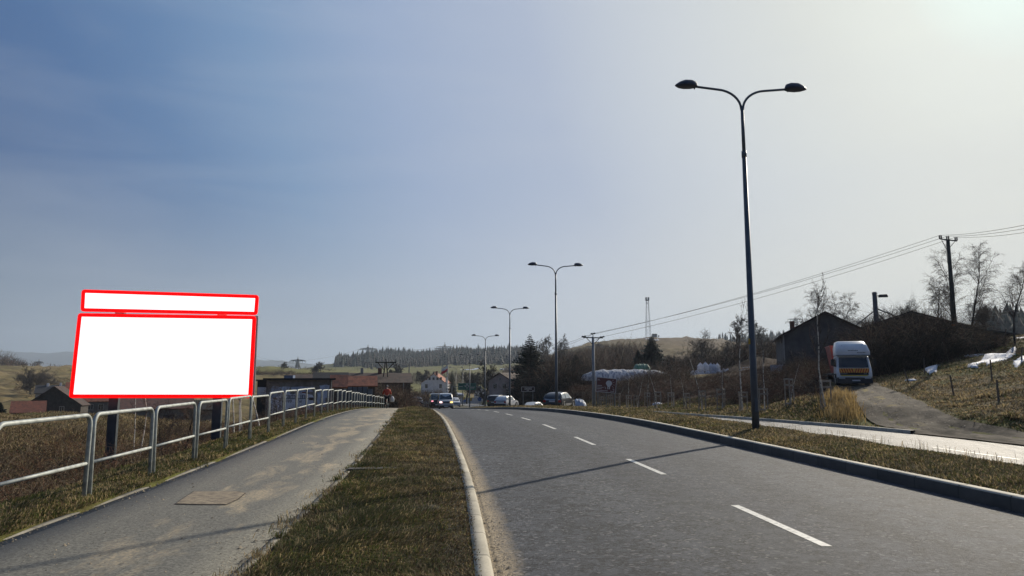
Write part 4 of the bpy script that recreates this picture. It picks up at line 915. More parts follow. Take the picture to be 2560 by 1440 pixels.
for k, (kind, var, px, yt, d, rm, mt, lab) in enumerate([
    ('birch', 11, 2440, 652, 82, .0075, 0, 'tall feathery birch directly right of the dark utility pole'),
    ('birch', 12, 2392, 650, 84, .0075, 0, 'tall feathery birch directly behind the dark utility pole'),
    ('birch', 14, 2350, 722, 80, .009, 0, 'lower many-stemmed birch left of the dark utility pole'),
    ('fruit', 1, 2470, 735, 86, .010, 0, 'short spreading tree right of the tall birches'),
    ('fruit', 3, 2268, 738, 86, .012, 1, 'bushy bare tree rising behind the ridge of the right barn'),
    ('fruit', 5, 2225, 765, 84, .012, 1, 'low bare tree between the mast and the right barn ridge'),
    ('fruit', 2, 2310, 768, 84, .012, 1, 'low bare tree on the right slope of the right barn'),
    ('fruit', 1, 2165, 780, 84, .012, 1, 'low bare tree left of the mast between the two barns'),
    ('birch', 15, 2030, 742, 92, .009, 0, 'drooping birch with hanging twigs behind the left barn roof'),
    ('birch', 12, 2062, 755, 95, .009, 0, 'drooping birch behind the ridge of the left barn'),
    ('birch', 14, 2092, 760, 95, .009, 0, 'drooping birch right of the left barn ridge'),
    ('birch', 16, 2545, 665, 58, .0065, 0, 'slender birch with rising twigs at the right edge of the picture'),
    ('birch', 11, 2590, 700, 60, .0065, 0, 'birch partly cut off by the right edge of the picture'),
]):
    tree(kind, var, gpos(px, d), hgt(px, yt, d), 'birch_tree' if kind == 'birch' else 'bare_tree', lab, TR, (mBark, mBirchT if mt == 0 else mTwig), rz=k * 1.7, rmin=rm, dens=.95)
# trees in the field left of the railing
for k, (kind, var, px, d, h_, tilt, lab) in enumerate([
    ('sapling', 21, 592, 24, 3.4, -.05, 'white birch trunk left of the right billboard post'), ('sapling', 22, 607, 26, 3.6, .12, 'thin leaning birch just left of the right end of the billboard'),
    ('sapling', 23, 614, 27, 3.2, .0, 'thin white birch trunk under the right end of the billboard'), ('sapling', 24, 657, 30, 4.0, -.32, 'birch stem leaning strongly left in front of the dark shed'),
    ('sapling', 25, 362, 22, 2.6, .02, 'young bare tree between the billboard posts'), ('sapling', 26, 350, 25, 2.4, .04, 'thin pale birch shoot left part under the billboard'),
    ('fruit', 27, 420, 20, 1.7, .05, 'small bare bush under the billboard middle'), ('fruit', 28, 470, 22, 1.9, 0, 'bare bush right of the billboard middle'), ('fruit', 27, 700, 30, 1.8, 0, 'bare bush below the torn poster wall')]):
    tree(kind, var, gpos(px, d), h_, 'birch_sapling' if kind == 'sapling' else 'bare_bush', lab, 'young trees in the field below the billboard', (mBirchB, mBirchT) if kind == 'sapling' else (mBark, mBirchT), rz=k * 1.9, tilt=tilt, rmin=.006, dens=.8, base=4.0, cat='tree')

# planted saplings with stake guards on the bank
mStake = M('grey_stake', (.36, .32, .27), (.2, .175, .15), .85, 6)
def guard(loc, h_, rz, label, first=None, w_=.62):
    if first is not None:
        e = copy_tree(first); e.location = loc; e.rotation_euler = (0, 0, rz); e.scale = (1, 1, h_ / 1.55); e['label'] = label; return e
    e = empty('tree_guard', loc, rz, label, 'tree stakes', 'three-stake guards round the planted saplings')
    q = [(w_ / 2 * math.cos(a), w_ / 2 * math.sin(a)) for a in (R(200), R(340), R(90))]
    for a in q: MB().tube([(a[0], a[1], -.2), (a[0], a[1], 1.55)], .04, 6).build('stake', mStake, e)
    for zz in (1.47, 1.12, .04):
        for a, b in ((0, 1), (1, 2), (2, 0)):
            A = Vector((*q[a], zz + .02 * a)); B = Vector((*q[b], zz + .02 * a)); d = (B - A) * .12; MB().bar(A - d, B + d, .03, .09).build('cross_slat', mStake, e)
    return e
g0 = None
SAP = [(2047, 745, 'nearest, right at the tall golden grass by the driveway'), (1962, 905, 'second from the driveway, slightly bent'), (1898, 868, 'third from the driveway, just right of the nearest lamp post'),
       (1845, 800, 'fourth from the driveway, left of the nearest lamp post'), (1793, 905, 'fifth from the driveway, below the right end of the bulk bags'), (1745, 890, 'sixth from the driveway, below the left end of the bulk bags'),
       (1707, 930, 'seventh from the driveway, between bulk bags and white tarpaulin'), (1671, 935, 'eighth from the driveway, below the right end of the white tarpaulin'), (1636, 920, 'ninth from the driveway, below the white tarpaulin'),
       (1612, 915, 'tenth from the driveway, forked, below the green tarpaulin'), (1586, 930, 'eleventh from the driveway, below the white tarpaulin middle'), (1565, 940, 'twelfth from the driveway, right of the red-brown sign'),
       (1540, 960, 'thirteenth from the driveway, under the right corner of the red-brown sign'), (1521, 975, 'fourteenth from the driveway, under the red-brown sign'), (1499, 985, 'farthest, beside the concrete utility pole')]
for k, (px, yt, lab) in enumerate(SAP):
    x, y = onrow(px, 22.0 + .3 * math.sin(k * 2.1)); z = Hf(x, y)
    top = at(px, yt, y).z - z
    tree('sapling', 31 + k % 4, (x, y, z), top, 'planted_sapling', 'young staked birch sapling, ' + lab, 'planted saplings along the bank', (mBirchB, mBirchT), rz=k * 2.2, tilt=(-.16 if k == 0 else .02 * math.sin(k * 3.1)), rmin=.010, dens=.8 if k else 1.0, base=5.0)
    g = guard((x, y, z), 1.5 + .15 * math.sin(k * 1.7), k * .8, 'stake guard of the sapling ' + lab.split(',')[0] + (' at the golden grass' if k == 0 else ' in the row'), g0)
    if g0 is None: g0 = g

# ------------------------------------------------------------------ spruces
def spruce_mesh(seed, Hh, Rb, nw=42):
    r = np.random.RandomState(seed); V = []; Fc = []
    for k in range(nw):
        f = k / (nw - 1); z = Hh * (.04 + .95 * f); L_ = Rb * (1 - f) ** .85 * r.uniform(.8, 1.15) + .12
        nb = int(13 - 6 * f)
        for j in range(nb):
            a = 2 * np.pi * (j + r.uniform(-.3, .3)) / nb + k * .7; l = L_ * r.uniform(.7, 1.15); dz = (-.28 + .55 * f) * l; d = np.array([math.cos(a), math.sin(a), 0]); sd_ = np.array([-d[1], d[0], 0])
            m = 5 if l > 1 else 3
            for q in range(m):
                t0 = (q + .1) / m; c = np.array([0, 0, z]) + d * l * t0 + np.array([0, 0, dz * t0 ** 1.5]); wdt = (.14 + .30 * l * (1 - t0 * .6)) * r.uniform(.6, 1.2); e = c + d * l * (1.25 / m) + np.array([0, 0, dz * .25 / m])
                hang = wdt * r.uniform(.25, .7)
                for sg in (-1, 1):
                    i = len(V); V += [c, e, c + sd_ * sg * wdt + d * l * .55 / m + [0, 0, -hang]]; Fc.append((i, i + 1, i + 2))
                i = len(V); V += [c, e, (c + e) / 2 + np.array([0, 0, -wdt * .7])]; Fc.append((i, i + 1, i + 2))
    return npmesh('foliage', np.array(V), np.array(Fc))
mSpr = M('spruce_needles', (.018, .032, .018), (.010, .018, .012), .8, 1.5)
def spruce(px, ytop, d, Rb, seed, label):
    p = gpos(px, d); h_ = hgt(px, ytop, d); e = empty('spruce_tree', p, seed, label, 'spruce', 'dark spruces in the middle distance')
    MB().tube([(0, 0, -.4), (0, 0, h_ * .97)], [h_ * .016, .03], 8).build('trunk', mBark, e); link('foliage', spruce_mesh(seed, h_, Rb), mSpr, e)
spruce(1325, 834, 120, 5.2, 1, 'tallest dark spruce, standing right of the third lamp post')
spruce(1631, 838, 150, 4.2, 2, 'dark spruce standing in line with the lattice mast')
spruce(1597, 875, 150, 2.1, 3, 'small spruce left of the one in line with the lattice mast')
spruce(1440, 886, 140, 2.7, 4, 'small dark spruce above the white tarpaulin heap')
spruce(1419, 895, 145, 1.2, 5, 'thin little spruce left of the one above the tarpaulin')
spruce(1130, 926, 240, 2.6, 6, 'dark narrow spruce right of the white house')
spruce(1180, 930, 330, 2.6, 7, 'far spruce behind the green direction sign')
spruce(6, 1005, 95, 1.5, 8, 'small dark conifer at the left edge by the red shed')
# ------------------------------------------------------------------ buildings
mGlass = M('window_glass', (.03, .035, .042), (.015, .018, .022), .12, 3, spec=.8)
mFrame = M('window_frame', (.35, .34, .32), (.25, .24, .23), .6)
mTileR = M('red_roof_tiles', (.22, .075, .045), (.12, .045, .03), .85, 2.2, bump=.4, bscale=6, bdist=.1)
mTileO = M('orange_roof_tiles', (.36, .13, .07), (.20, .08, .05), .85, 2.5, bump=.4, bscale=6, bdist=.1)
mSlate = M('dark_roof', (.030, .030, .034), (.02, .02, .022), .8, 2, bump=.3, bscale=5)
mBrownR = M('old_brown_roof', (.075, .045, .035), (.035, .025, .022), .9, 1.2, bump=.4, bscale=5)
mPl = M('pale_plaster', (.36, .34, .31), (.25, .24, .22), .9, .8); mPlG = M('grey_plaster', (.16, .155, .145), (.09, .088, .082), .9, .7, bump=.2, bscale=8)
mPlP = M('pink_grey_plaster', (.40, .33, .31), (.28, .23, .215), .9, .8); mWh = M('white_plaster', (.80, .79, .80), (.66, .65, .67), .85, .8)
mBrick = M('brick_red', (.19, .075, .05), (.12, .05, .035), .9, 3)
mDkW = M('dark_masonry', (.06, .052, .046), (.035, .03, .027), .92, 2)
def gable(name, label, cx, cy, rz, W, Lg, he, hr, wall, roof, z0, wins=(), chim=(), over=.3, cat='house', group=None, doors=(), split=0.0, roofth=.16, parts=None):
    """ridge along local Y, gable wall towards the camera at local y = 0"""
    e = empty(name, (cx, cy, z0), rz, label, cat, group); m = MB(); w_ = W / 2; rx = split
    for y, sg in ((0, 1), (Lg, -1)):
        p = [(-w_, y, -1), (w_, y, -1), (w_, y, he), (rx, y, hr), (-w_, y, he)]; m.quad(*(p if sg > 0 else p[::-1]))
    m.quad((-w_, Lg, -1), (-w_, 0, -1), (-w_, 0, he), (-w_, Lg, he)); m.quad((w_, 0, -1), (w_, Lg, -1), (w_, Lg, he), (w_, 0, he))
    m.build('wall', wall, e)
    rf = MB()
    for sg in (-1, 1):
        dx, dz = sg * w_ - rx, he - hr; l = math.hypot(dx, dz); ux, uz = dx / l, dz / l; ex, ez = sg * w_ + ux * over, he + uz * over; nx, nz = (-uz * sg, ux * sg)
        if nz < 0: nx, nz = -nx, -nz
        a = [(rx, -over), (rx, Lg + over)]; pr = [(rx, hr), (ex, ez), (ex + nx * roofth, ez + nz * roofth), (rx, hr + roofth * 1.25)]
        rf.loft([[(x, -over, z + .01) for x, z in pr], [(x, Lg + over, z + .01) for x, z in pr]])
    r_ = rf.build('roof', roof, e)
    for (x, y, z, w2, h2, mt) in chim: MB().box((x, y, hr + z), (w2, w2, h2)).build('chimney', mt, r_)
    for (x, z, w2, h2) in wins:
        f = MB(); t_ = .07; y = -.02
        f.box((x - w2 / 2, y, z), (t_, .08, h2)); f.box((x + w2 / 2, y, z), (t_, .08, h2)); f.box((x, y, z + h2 / 2), (w2 + t_, .08, t_)); f.box((x, y, z - h2 / 2), (w2 + t_ * 2, .14, t_)); f.box((x, y - .002, z), (.05, .07, h2 - t_))
        fo = f.build('window', mFrame, e); MB().box((x, -.012, z), (w2 - .02, .03, h2 - .02)).build('pane', mGlass, fo)
    for (x, w2, h2) in doors: MB().box((x, -.03, h2 / 2), (w2, .08, h2)).build('door', mBrownR, e)
    return e
def px2x(px, d): return (px - 1280) / F / 1.008 * d
def zat(py, d): return EYE - (py - HZ) / F * d
VG = 'old houses in the valley on the left'
def vhouse(name, label, pxc, d, rz, wpx, ytop, yeave, Lg, wall, roof, group=VG, side=False, z0=None, **kw):
    W = wpx / F * d; x = px2x(pxc, d); z0 = Hf(x, d) if z0 is None else z0; he = zat(yeave, d) - z0; hr = zat(ytop, d) - z0
    if side:   # ridge runs across the view: wpx is the ridge length, Lg the depth
        e = gable(name, label, x - W / 2, d + Lg / 2, rz - math.pi / 2, Lg, W, he, hr, wall, roof, z0, group=group, **kw); return e
    return gable(name, label, x, d, rz, W, Lg, he, hr, wall, roof, z0, group=group, **kw)
def side_windows(e, Lg, W, pos, h0, w2=.9, h2=1.1):
    for yy in pos:
        f = MB(); x = Lg / 2 + .02
        f.box((x, yy - w2 / 2, h0), (.08, .08, h2)); f.box((x, yy + w2 / 2, h0), (.08, .08, h2)); f.box((x, yy, h0 + h2 / 2), (.08, w2, .08)); f.box((x, yy, h0 - h2 / 2), (.14, w2 + .1, .08)); f.box((x, yy, h0), (.07, .05, h2 - .08))
        fo = f.build('window', mFrame, e); MB().box((x - .008, yy, h0), (.03, w2 - .02, h2 - .02)).build('pane', mGlass, fo)
vhouse('old_barn', 'dark grey gabled barn with brown roof edge at the lower left, beside the billboard', 139, 128, R(14), 122, 968, 1012, 4, mDkW, mBrownR, wins=((-1.5, 3.2, .7, .9), (1.4, 3.2, .7, .9), (-2.6, 1.2, .7, .9), (2.6, 1.2, .7, .9)), cat='barn')
h2 = vhouse('white_walled_house', 'white-walled house with black roof and two white chimneys at far left', 112, 168, R(30), 80, 965, 983, 6.5, mPl, mSlate, side=True, chim=((.4, 2.2, .25, .5, .8, mWh), (.4, 4.8, .3, .45, .9, mWh)))
side_windows(h2, 6.5, 7.6, (1.6, 4.2), 3.2)
h3 = vhouse('red_roofed_shed', 'low shed with red roof at the left edge of the valley', 47, 112, R(32), 66, 1006, 1030, 4.5, mPl, mTileR, side=True, cat='shed')
h4 = vhouse('red_roofed_farmhouse', 'long farmhouse with orange-red roof partly hidden behind the left billboard post', 228, 140, R(27), 185, 958, 1003, 9, mPlG, mTileO, side=True, chim=((1, 5, .1, .6, 1.2, mBrick),))
side_windows(h4, 9, 13.5, (4.6, 6.4, 8.6, 11.2), 2.4)
h5 = vhouse('brick_barn', 'brick-red roofed barn seen under the middle of the billboard', 357, 108, R(26), 160, 985, 1022, 8, mPlG, M('weathered_brick_roof', (.15, .07, .055), (.09, .05, .042), .9, 2), side=True, cat='barn')
MB().box((4.03, 6.5, 1.2), (.06, 1.6, 1.9)).build('door', mSlate, h5)
h5b = vhouse('low_grey_shed', 'low grey shed with white ledge seen under the right half of the billboard', 462, 112, R(24), 98, 1004, 1024, 5, mPlG, mSlate, side=True, cat='shed')
# poster wall building with flat roof
def poster_shed():
    d = 58; x0, x1 = px2x(671, d), px2x(829, d); zt = zat(950, d); x = (x0 + x1) / 2; z0 = Hf(x, d) - .2; W = x1 - x0; h_ = zt - z0
    e = empty('poster_shed', (x, d, z0), R(15), 'flat-roofed shed whose long wall is covered with torn white posters', 'shed', VG)
    mw, t, b = newmat('stained_render'); g = _n(t, 'ShaderNodeTexCoord').outputs['Object']
    c = MX(t, MRG(t, NZ(t, 1.4, 7, g, .4, .7), .35, .65), (.13, .115, .10), (.27, .25, .235)); t.links.new(c, b.inputs['Base Color']); b.inputs['Roughness'].default_value = .9
    MB().box((0, 2.5, h_ / 2 - .3), (W, 5, h_ + .6)).build('wall', mw, e)
    MB().box((0, 2.5, h_ + .08), (W + .5, 5.6, .15)).build('roof', mSlate, e)
    MB().tube([(W / 2 - .08, -.06, 0), (W / 2 - .08, -.06, h_)], .04, 6).build('drainpipe', mFrame, e)
    mp_ = M('torn_poster_paper', (.80, .80, .84), (.55, .58, .66), .8, 1.5); mp2 = M('faded_blue_paper', (.48, .56, .70), (.26, .31, .42), .8, 2)
    def paper(cx, cz, w2, h2, mat, y, seed, name='poster'):
        r = random.Random(seed); n = 26; m = MB(); p = []
        for k in range(n):
            a = 2 * math.pi * k / n; q = 1 / max(abs(math.cos(a)), abs(math.sin(a))) * (1 - r.random() * .28); p.append((cx + w2 / 2 * q * math.cos(a), cz + h2 / 2 * q * math.sin(a)))
        m.v = [(a, y, b) for a, b in p] + [(a, y + .012, b) for a, b in p]; m.f = [tuple(range(n)), tuple(range(2 * n - 1, n - 1, -1))] + [(k, n + k, n + (k + 1) % n, (k + 1) % n) for k in range(n)]
        return m.build(name, mat, e)
    paper(-1.5, h_ - 1.0, 1.7, 1.1, mp2, -.015, 1); paper(.2, h_ - .75, 1.9, .5, mp2, -.016, 2); paper(1.9, h_ - .7, .7, .6, mp2, -.016, 9)
    bp = paper(-.35, h_ - 1.75, 3.3, 1.5, mp_, -.02, 3); paper(-1.75, h_ - 2.1, 1.2, 1.4, mp_, -.024, 4); paper(1.75, h_ - 1.6, .8, 1.5, mp2, -.022, 6); paper(2.1, h_ - .95, .55, 1.2, mp2, -.026, 7)
    paper(.75, h_ - 2.0, .9, 1.0, mp_, -.028, 5)
    mInk = M('poster_ink', (.02, .02, .03), (.015, .015, .02), .7); mGr = M('poster_green', (.03, .10, .09), (.02, .07, .06), .7); mRd = M('poster_red', (.20, .02, .02), (.15, .015, .015), .7)
    def text(s, cx, cz, size, mat=mInk):
        cu = bpy.data.curves.new('t', 'FONT'); cu.body = s; cu.size = size; cu.extrude = .004; cu.align_x = 'CENTER'; cu.align_y = 'CENTER'
        o = bpy.data.objects.new('t', cu); col.objects.link(o); dg = bpy.context.evaluated_depsgraph_get(); me = bpy.data.meshes.new_from_object(o.evaluated_get(dg)); bpy.data.objects.remove(o)
        me.transform(Matrix.Translation((cx, -.045, cz)) @ Matrix.Rotation(math.pi / 2, 4, 'X')); me.materials.clear(); o = link('lettering', me, mat, e); return o
    text('ram', -.72, h_ - 1.28, .55); text('in', .28, h_ - 1.28, .6); text('09 99', -.95, h_ - 1.72, .34); text('Tel', .02, h_ - 1.72, .34); text('IIE', 1.05, h_ - 2.15, .34)
    MB().box((-.3, -.04, h_ - 1.50), (2.4, .01, .05)).build('green_line', mGr, e); MB().box((.35, -.04, h_ - 1.0), (.28, .01, .10)).build('red_mark', mRd, e)
    MB().box((1.0, -.04, h_ - 1.52), (.5, .01, .22)).build('ink_patch', mInk, e); MB().box((-.15, -.04, h_ - 2.32), (1.3, .01, .14)).build('ink_patch', mInk, e)
    e2 = empty('board_shed', (px2x(655, 58), 58.4, z0), 0, 'small dark shed with a blank pale board, left of the torn poster wall', 'shed', VG)
    MB().box((0, 2, (zat(952, 58) - z0) / 2 - .3), (1.0, 4, zat(952, 58) - z0 + .6)).build('wall', M('dark_boards', (.05, .048, .046), (.03, .03, .03), .9, 2), e2)
    MB().box((0, 2, zat(952, 58) - z0 + .05), (1.15, 4.3, .1)).build('roof', mSlate, e2)
    MB().box((-.02, -.03, zat(977, 58) - z0), (.85, .04, .62)).build('board', mp_, e2)
poster_shed()
vhouse('slate_roofed_barn', 'long low building with dark slate roof behind the poster wall', 815, 84, R(14), 76, 935, 956, 4, mDkW, mSlate, side=True, cat='barn', z0=-4)
vhouse('long_low_shed', 'long low dark shed left of the slate-roofed one behind the poster wall', 745, 88, R(15), 72, 940, 956, 6, mPlG, mBrownR, side=True, cat='shed', z0=-4.2)
MB_ = MB().box((0, 0, 0), (1.1, .9, .55)); tp = MB_.build('blue_cover', M('blue_sheet', (.12, .18, .30), (.08, .12, .22), .6, 3)); tp.location = (px2x(711, 86), 88, zat(944, 86)); tag(tp, 'small blue tarpaulin bundle at the left end of the long low roof', 'tarpaulin')
vhouse('ruined_outbuilding', 'outbuilding with ragged orange tiled roof right of the poster wall', 840, 72, R(13), 30, 942, 966, 2.5, mDkW, mTileO, side=True, cat='shed')
vhouse('tiled_outbuilding', 'outbuilding with sagging orange-brown tiles, above the blue-grey fence panels', 896, 80, R(12), 66, 944, 964, 3, mDkW, mTileO, side=True, cat='shed')
def metal_fence():
    d = 68; x0, x1 = px2x(846, d), px2x(932, d); z0 = zat(1000, d) - .4; e = empty('panel_fence', (x0, d, z0), 0, 'blue-grey sheet metal fence panels below the orange tiled roofs', 'fence')
    mt = M('blue_grey_sheet', (.10, .13, .17), (.07, .09, .12), .6, 3); n = 7
    for k in range(n):
        w2 = (x1 - x0) / n; h_ = zat(967 if 2 <= k < 6 else 972, d) - z0; MB().box((w2 * (k + .5), 0, h_ / 2), (w2 * .96, .05, h_)).build('sheet_panel', mt, e); MB().box((w2 * k, -.05, h_ / 2), (.06, .06, h_ + .1)).build('post', mSlate, e)
metal_fence()
h10 = vhouse('old_farmhouse', 'big old farmhouse with dark brown roof overgrown by bare creepers', 930, 108, R(11), 158, 935, 958, 10, M('creeper_wall', (.085, .062, .048), (.05, .038, .032), .95, 2, bump=.5, bscale=5), mBrownR, side=True, z0=-4.2, chim=((.3, 5, .35, .6, 1.2, mBrick), (.3, 2.2, .3, .45, 1.3, mPl)))
side_windows(h10, 10, 9.6, (1.2, 3.6, 6.4, 8.3), 2.6)
TGp = 'houses at the roundabout'
wh = vhouse('white_gabled_house', 'white gabled house with rows of windows and orange roof behind the vans', 1084, 288, R(-3), 62, 935, 958, 15, mWh, mTileO, group=TGp,
   wins=[(x, 7.9, .8, 1.1) for x in (-3.0, -1.6, 0, 1.6, 3.0)] + [(0, 10.2, .6, .7)] + [(x, 4.9, 1.0, 1.6) for x in (-2.9, 2.9)] + [(x, 1.9, 1.0, 1.5) for x in (-3.2, -1.2, 1.2, 3.2)], chim=((1.0, 1.6, .2, .9, 1.8, mBrick), (-.6, 5, .5, .7, 1.0, mBrick)))
for zz in (6.4, 3.4): MB().box((0, -.05, zz), (10.3, .12, .18)).build('cornice', mWh, wh)
MB().box((5.3, -.1, 4.2), (.7, .25, 8.4)).build('bright_corner_strip', M('white_trim', (.8, .79, .76), (.7, .7, .67), .8), wh)
vhouse('pink_gabled_house', 'pinkish grey gabled house with red-brown roof behind the parked cars', 1250, 148, R(-24), 62, 934, 952, 10, mPlP, mBrownR, group=TGp, wins=((-1.1, 4.6, .8, 1.0), (1.0, 4.6, .8, 1.0), (0, 6.1, .4, .5), (-1.1, 1.9, .8, 1.0)))
vhouse('white_annex', 'small white flat building seen under the right end of the green direction sign', 1200, 262, R(5), 26, 968, 976, 6, mWh, mSlate, group=TGp, z0=-6.8)
# low pale retaining walls and slip road beyond the crest
e = empty('retaining_wall', (px2x(1186, 235), 235, -7.0), R(4), 'pale stepped retaining wall below the green direction sign', 'wall')
MB().box((0, 0, 1.0), (10, .4, 2.2)).build('wall', mWh, e); MB().box((0, -.1, 2.2), (10.4, .6, .15)).build('coping', mPl, e)
# ------------------------------------------------------------------ barns on the right
BG = 'barns above the driveway'
b1 = vhouse('grey_barn', 'grey rendered gabled barn left of the tall mast, with a small chimney', 2071, 73, R(-17), 196, 784, 836, 14, M('barn_render', (.14, .13, .126), (.085, .078, .075), .92, .8, bump=.3, bscale=6), mBrownR, group=BG, cat='barn', wins=(), chim=((-2.9, 4, -1.15, .45, 1.4, mBrick),), over=.45)
MB().box((-4.12, 4, 3.3), (.05, .7, 1.0)).build('side_window', mGlass, b1); MB().tube([(-4.15, -.05, 0), (-4.15, -.05, 3.5)], .05, 6).build('drainpipe', mFrame, b1)
b2 = vhouse('dark_barn', 'wide dark gabled barn right of the mast, almost hidden by bushes', 2290, 76, R(-26), 250, 783, 824, 14, M('dark_render', (.05, .045, .042), (.03, .028, .027), .92, .8), mSlate, group=BG, cat='barn', over=.4)
b3 = vhouse('low_lean_to', 'low lean-to with a flat dark roof right of the dark barn', 2470, 74, R(-3), 150, 818, 838, 8, M('lean_to_wall', (.05, .045, .04), (.03, .028, .025), .92, 1), mSlate, group=BG, cat='shed', z0=3.6, split=-3.1, roofth=.1)
def mast():
    d = 79; x = px2x(2200, d); z0 = Hf(x, d); zt = zat(733, d); e = empty('floodlight_mast', (x, d, z0), R(-20), 'thick mast with a floodlight and slanting stays between the two barns', 'mast')
    h_ = zt - z0; mt = M('mast_steel', (.09, .09, .095), (.06, .06, .065), .6, 3)
    MB().tube([(0, 0, -.3), (0, 0, h_)], [.30, .24], 12).build('column', mt, e, smooth=True); MB().tube([(0, 0, h_ - .12), (0, 0, h_ + .12)], [.30, .20], 12).build('cap', mt, e)
    lb = MB(); lb.bar((0, 0, h_ - .35), (.9, 0, h_ - .28), .10); lb.build('bracket', mt, e)
    MB().box((.85, 0, h_ - .34), (1.0, .45, .32), ty=.7, tx=.8).build('floodlight', mDark, e, bevel=.05)
    for a, zz in (((-4.2, 0, h_ - 5.3), h_ - 1.9), ((3.6, -.6, h_ - 3.6), h_ - 1.7), ((3.0, .8, h_ - 5.0), h_ - 2.2), ((2.2, -1, h_ - 5.6), h_ - 2.6)):
        MB().tube([(0, 0, zz), a], .07, 6).build('stay', mt, e)
mast()
# ------------------------------------------------------------------ utility poles, pylons, cables
mConc = M('pole_concrete', (.27, .29, .31), (.20, .22, .24), .8, 3); mIns = M('insulator', (.025, .02, .02), (.02, .02, .02), .4); mWood = M('tarred_wood', (.045, .04, .033), (.025, .022, .02), .85, 4); mWire = M('cable', (.045, .045, .05), (.03, .03, .035), .5)
mLat = M('lattice_steel', (.22, .23, .23), (.17, .18, .18), .6, 2)
def pole_conc():
    d = 84; x = px2x(1484, d); z0 = Hf(x, d); h_ = zat(843, d) - z0; e = empty('utility_pole', (x, d, z0), R(24), 'grey concrete utility pole with a three-wire crossarm beside the red-brown sign', 'utility pole')
    MB().tube([(0, 0, -.5), (0, 0, h_)], [.22, .15], 10).build('column', mConc, e, smooth=True)
    MB().bar((-1.35, 0, h_ - .1), (1.35, 0, h_ - .1), .10, .12).build('crossarm', mSlate, e)
    for s in (-1, 1): MB().bar((s * .95, 0, h_ - .1), (0, 0, h_ - .95), .06).build('strut', mSlate, e)
    tops = []
    for k, xx in enumerate((-1.25, 0, 1.25)):
        zz = h_ + (.42 if k == 1 else .05); i = MB(); i.tube([(xx, -.45, zz - .02), (xx, .45, zz - .02)], .05, 6)
        for q in (-.4, -.25, .25, .4): i.disc((xx, q, zz - .02), .085, (0, 1, 0), .04, 8)
        i.tube([(xx, 0, h_ - .1), (xx, 0, zz)], .04, 6); i.build('insulator', mIns, e); tops.append(Matrix.Rotation(R(24), 3, 'Z') @ Vector((xx, -.45, zz)) + Vector((x, d, z0)))
    return tops
def pole_wood():
    d = 62; x = px2x(2397, d); z0 = Hf(x, d); h_ = zat(602, d) / 1.0 - z0; p = at(2377, 600, d); h_ = p.z - z0
    e = empty('utility_pole', (x, d, z0), R(-22), 'tall dark wooden utility pole with crossarm, standing in front of the birches', 'utility pole')
    MB().tube([(0, 0, -.5), (0, 0, h_)], [.23, .15], 10).build('column', mWood, e, smooth=True)
    MB().bar((-.62, -.12, h_ + .12), (.72, .12, h_ - .12), .09, .10).build('crossarm', mIns, e)
    MB().bar((-.5, -.1, h_), (0, 0, h_ - 1.2), .04).build('strut', mIns, e); MB().bar((.6, .1, h_ - .1), (.05, 0, h_ - .75), .04).build('strut', mIns, e)
    tops = []
    for xx in (-.58, 0, .66):
        zz = h_ - xx * .18; i = MB()
        for q in (-.07, .07): i.tube([(xx + q, xx * .18, zz), (xx + q, xx * .18, zz + .12), (xx + q, xx * .18, zz + .32), (xx + q, xx * .18, zz + .36)], [.03, .06, .06, .03], 8)
        i.build('insulator', mIns, e); tops.append(Matrix.Rotation(R(-22), 3, 'Z') @ Vector((xx, xx * .18, zz + .36)) + Vector((x, d, z0)))
    MB().box((-.12, -.2, 2.4), (.30, .03, .16)).build('warning_plate', M('orange_plate', (.45, .14, .03), (.35, .1, .02), .6), e)
    return tops
def cable(a, b, sag, label, r=.016, seg=24, name='power_cable'):
    a, b = Vector(a), Vector(b); pts = [a.lerp(b, t / seg) + Vector((0, 0, -4 * sag * (t / seg) * (1 - t / seg))) for t in range(seg + 1)]
    o = MB().tube(pts, r, 5).build(name, mWire); tag(o, label, 'cable', 'overhead cables'); return o
ta = pole_conc(); tb = pole_wood()
for k, nm in enumerate(('upper', 'middle', 'lower')):
    ka = (2, 1, 0)[k] if False else (0, 1, 2)[k]
    cable(ta[ka], tb[k], .55, nm + ' cable from the concrete pole up to the dark wooden pole')
    q = at(2700, (532, 543, 556)[k], 30 + k); cable(tb[k], q, .25, nm + ' cable from the dark wooden pole out past the right edge')
    q = at((1385, 1390, 1395)[k], (861, 868, 875)[k], 140); cable(ta[ka], q, .3, nm + ' cable from the concrete pole towards the skyline trees', .02)
def aframe(px, yt, yb, d, w_, label, arm=True, z0=None):
    x = px2x(px, d); z0 = Hf(x, d) if z0 is None else z0; h_ = zat(yt, d) - z0; e = empty('a_frame_pole', (x, d, z0), 0, label, 'utility pole', 'A-frame utility poles'); r_ = w_ * .07
    for s in (-1, 1): MB().tube([(s * w_ / 2, 0, -.3), (s * w_ * .05, 0, h_)], [r_, r_ * .75], 8).build('leg', mWood, e)
    MB().bar((-w_ * .3, 0, h_ * .4), (w_ * .3, 0, h_ * .4), r_ * 1.2).build('tie', mWood, e)
    if arm:
        MB().bar((-w_ * .95, 0, h_ - .1), (w_ * .95, 0, h_ - .1), .16, .18).build('crossarm', mWood, e)
        for s in (-1, 1): MB().bar((s * w_ * .72, 0, h_ - .15), (s * w_ * .1, 0, h_ - 1.35), .12).build('strut', mWood, e)
        for xx in (-.75, 0, .75): MB().tube([(xx * w_ * 1.2, 0, h_), (xx * w_ * 1.2, 0, h_ + .45)], .07, 6).build('insulator', mIns, e)
aframe(964, 905, 980, 112, 1.75, 'black A-frame pole with wide crossarm standing before the old farmhouse')
aframe(797, 905, 932, 350, 2.6, 'small far A-frame pole on the pasture crest', arm=False)
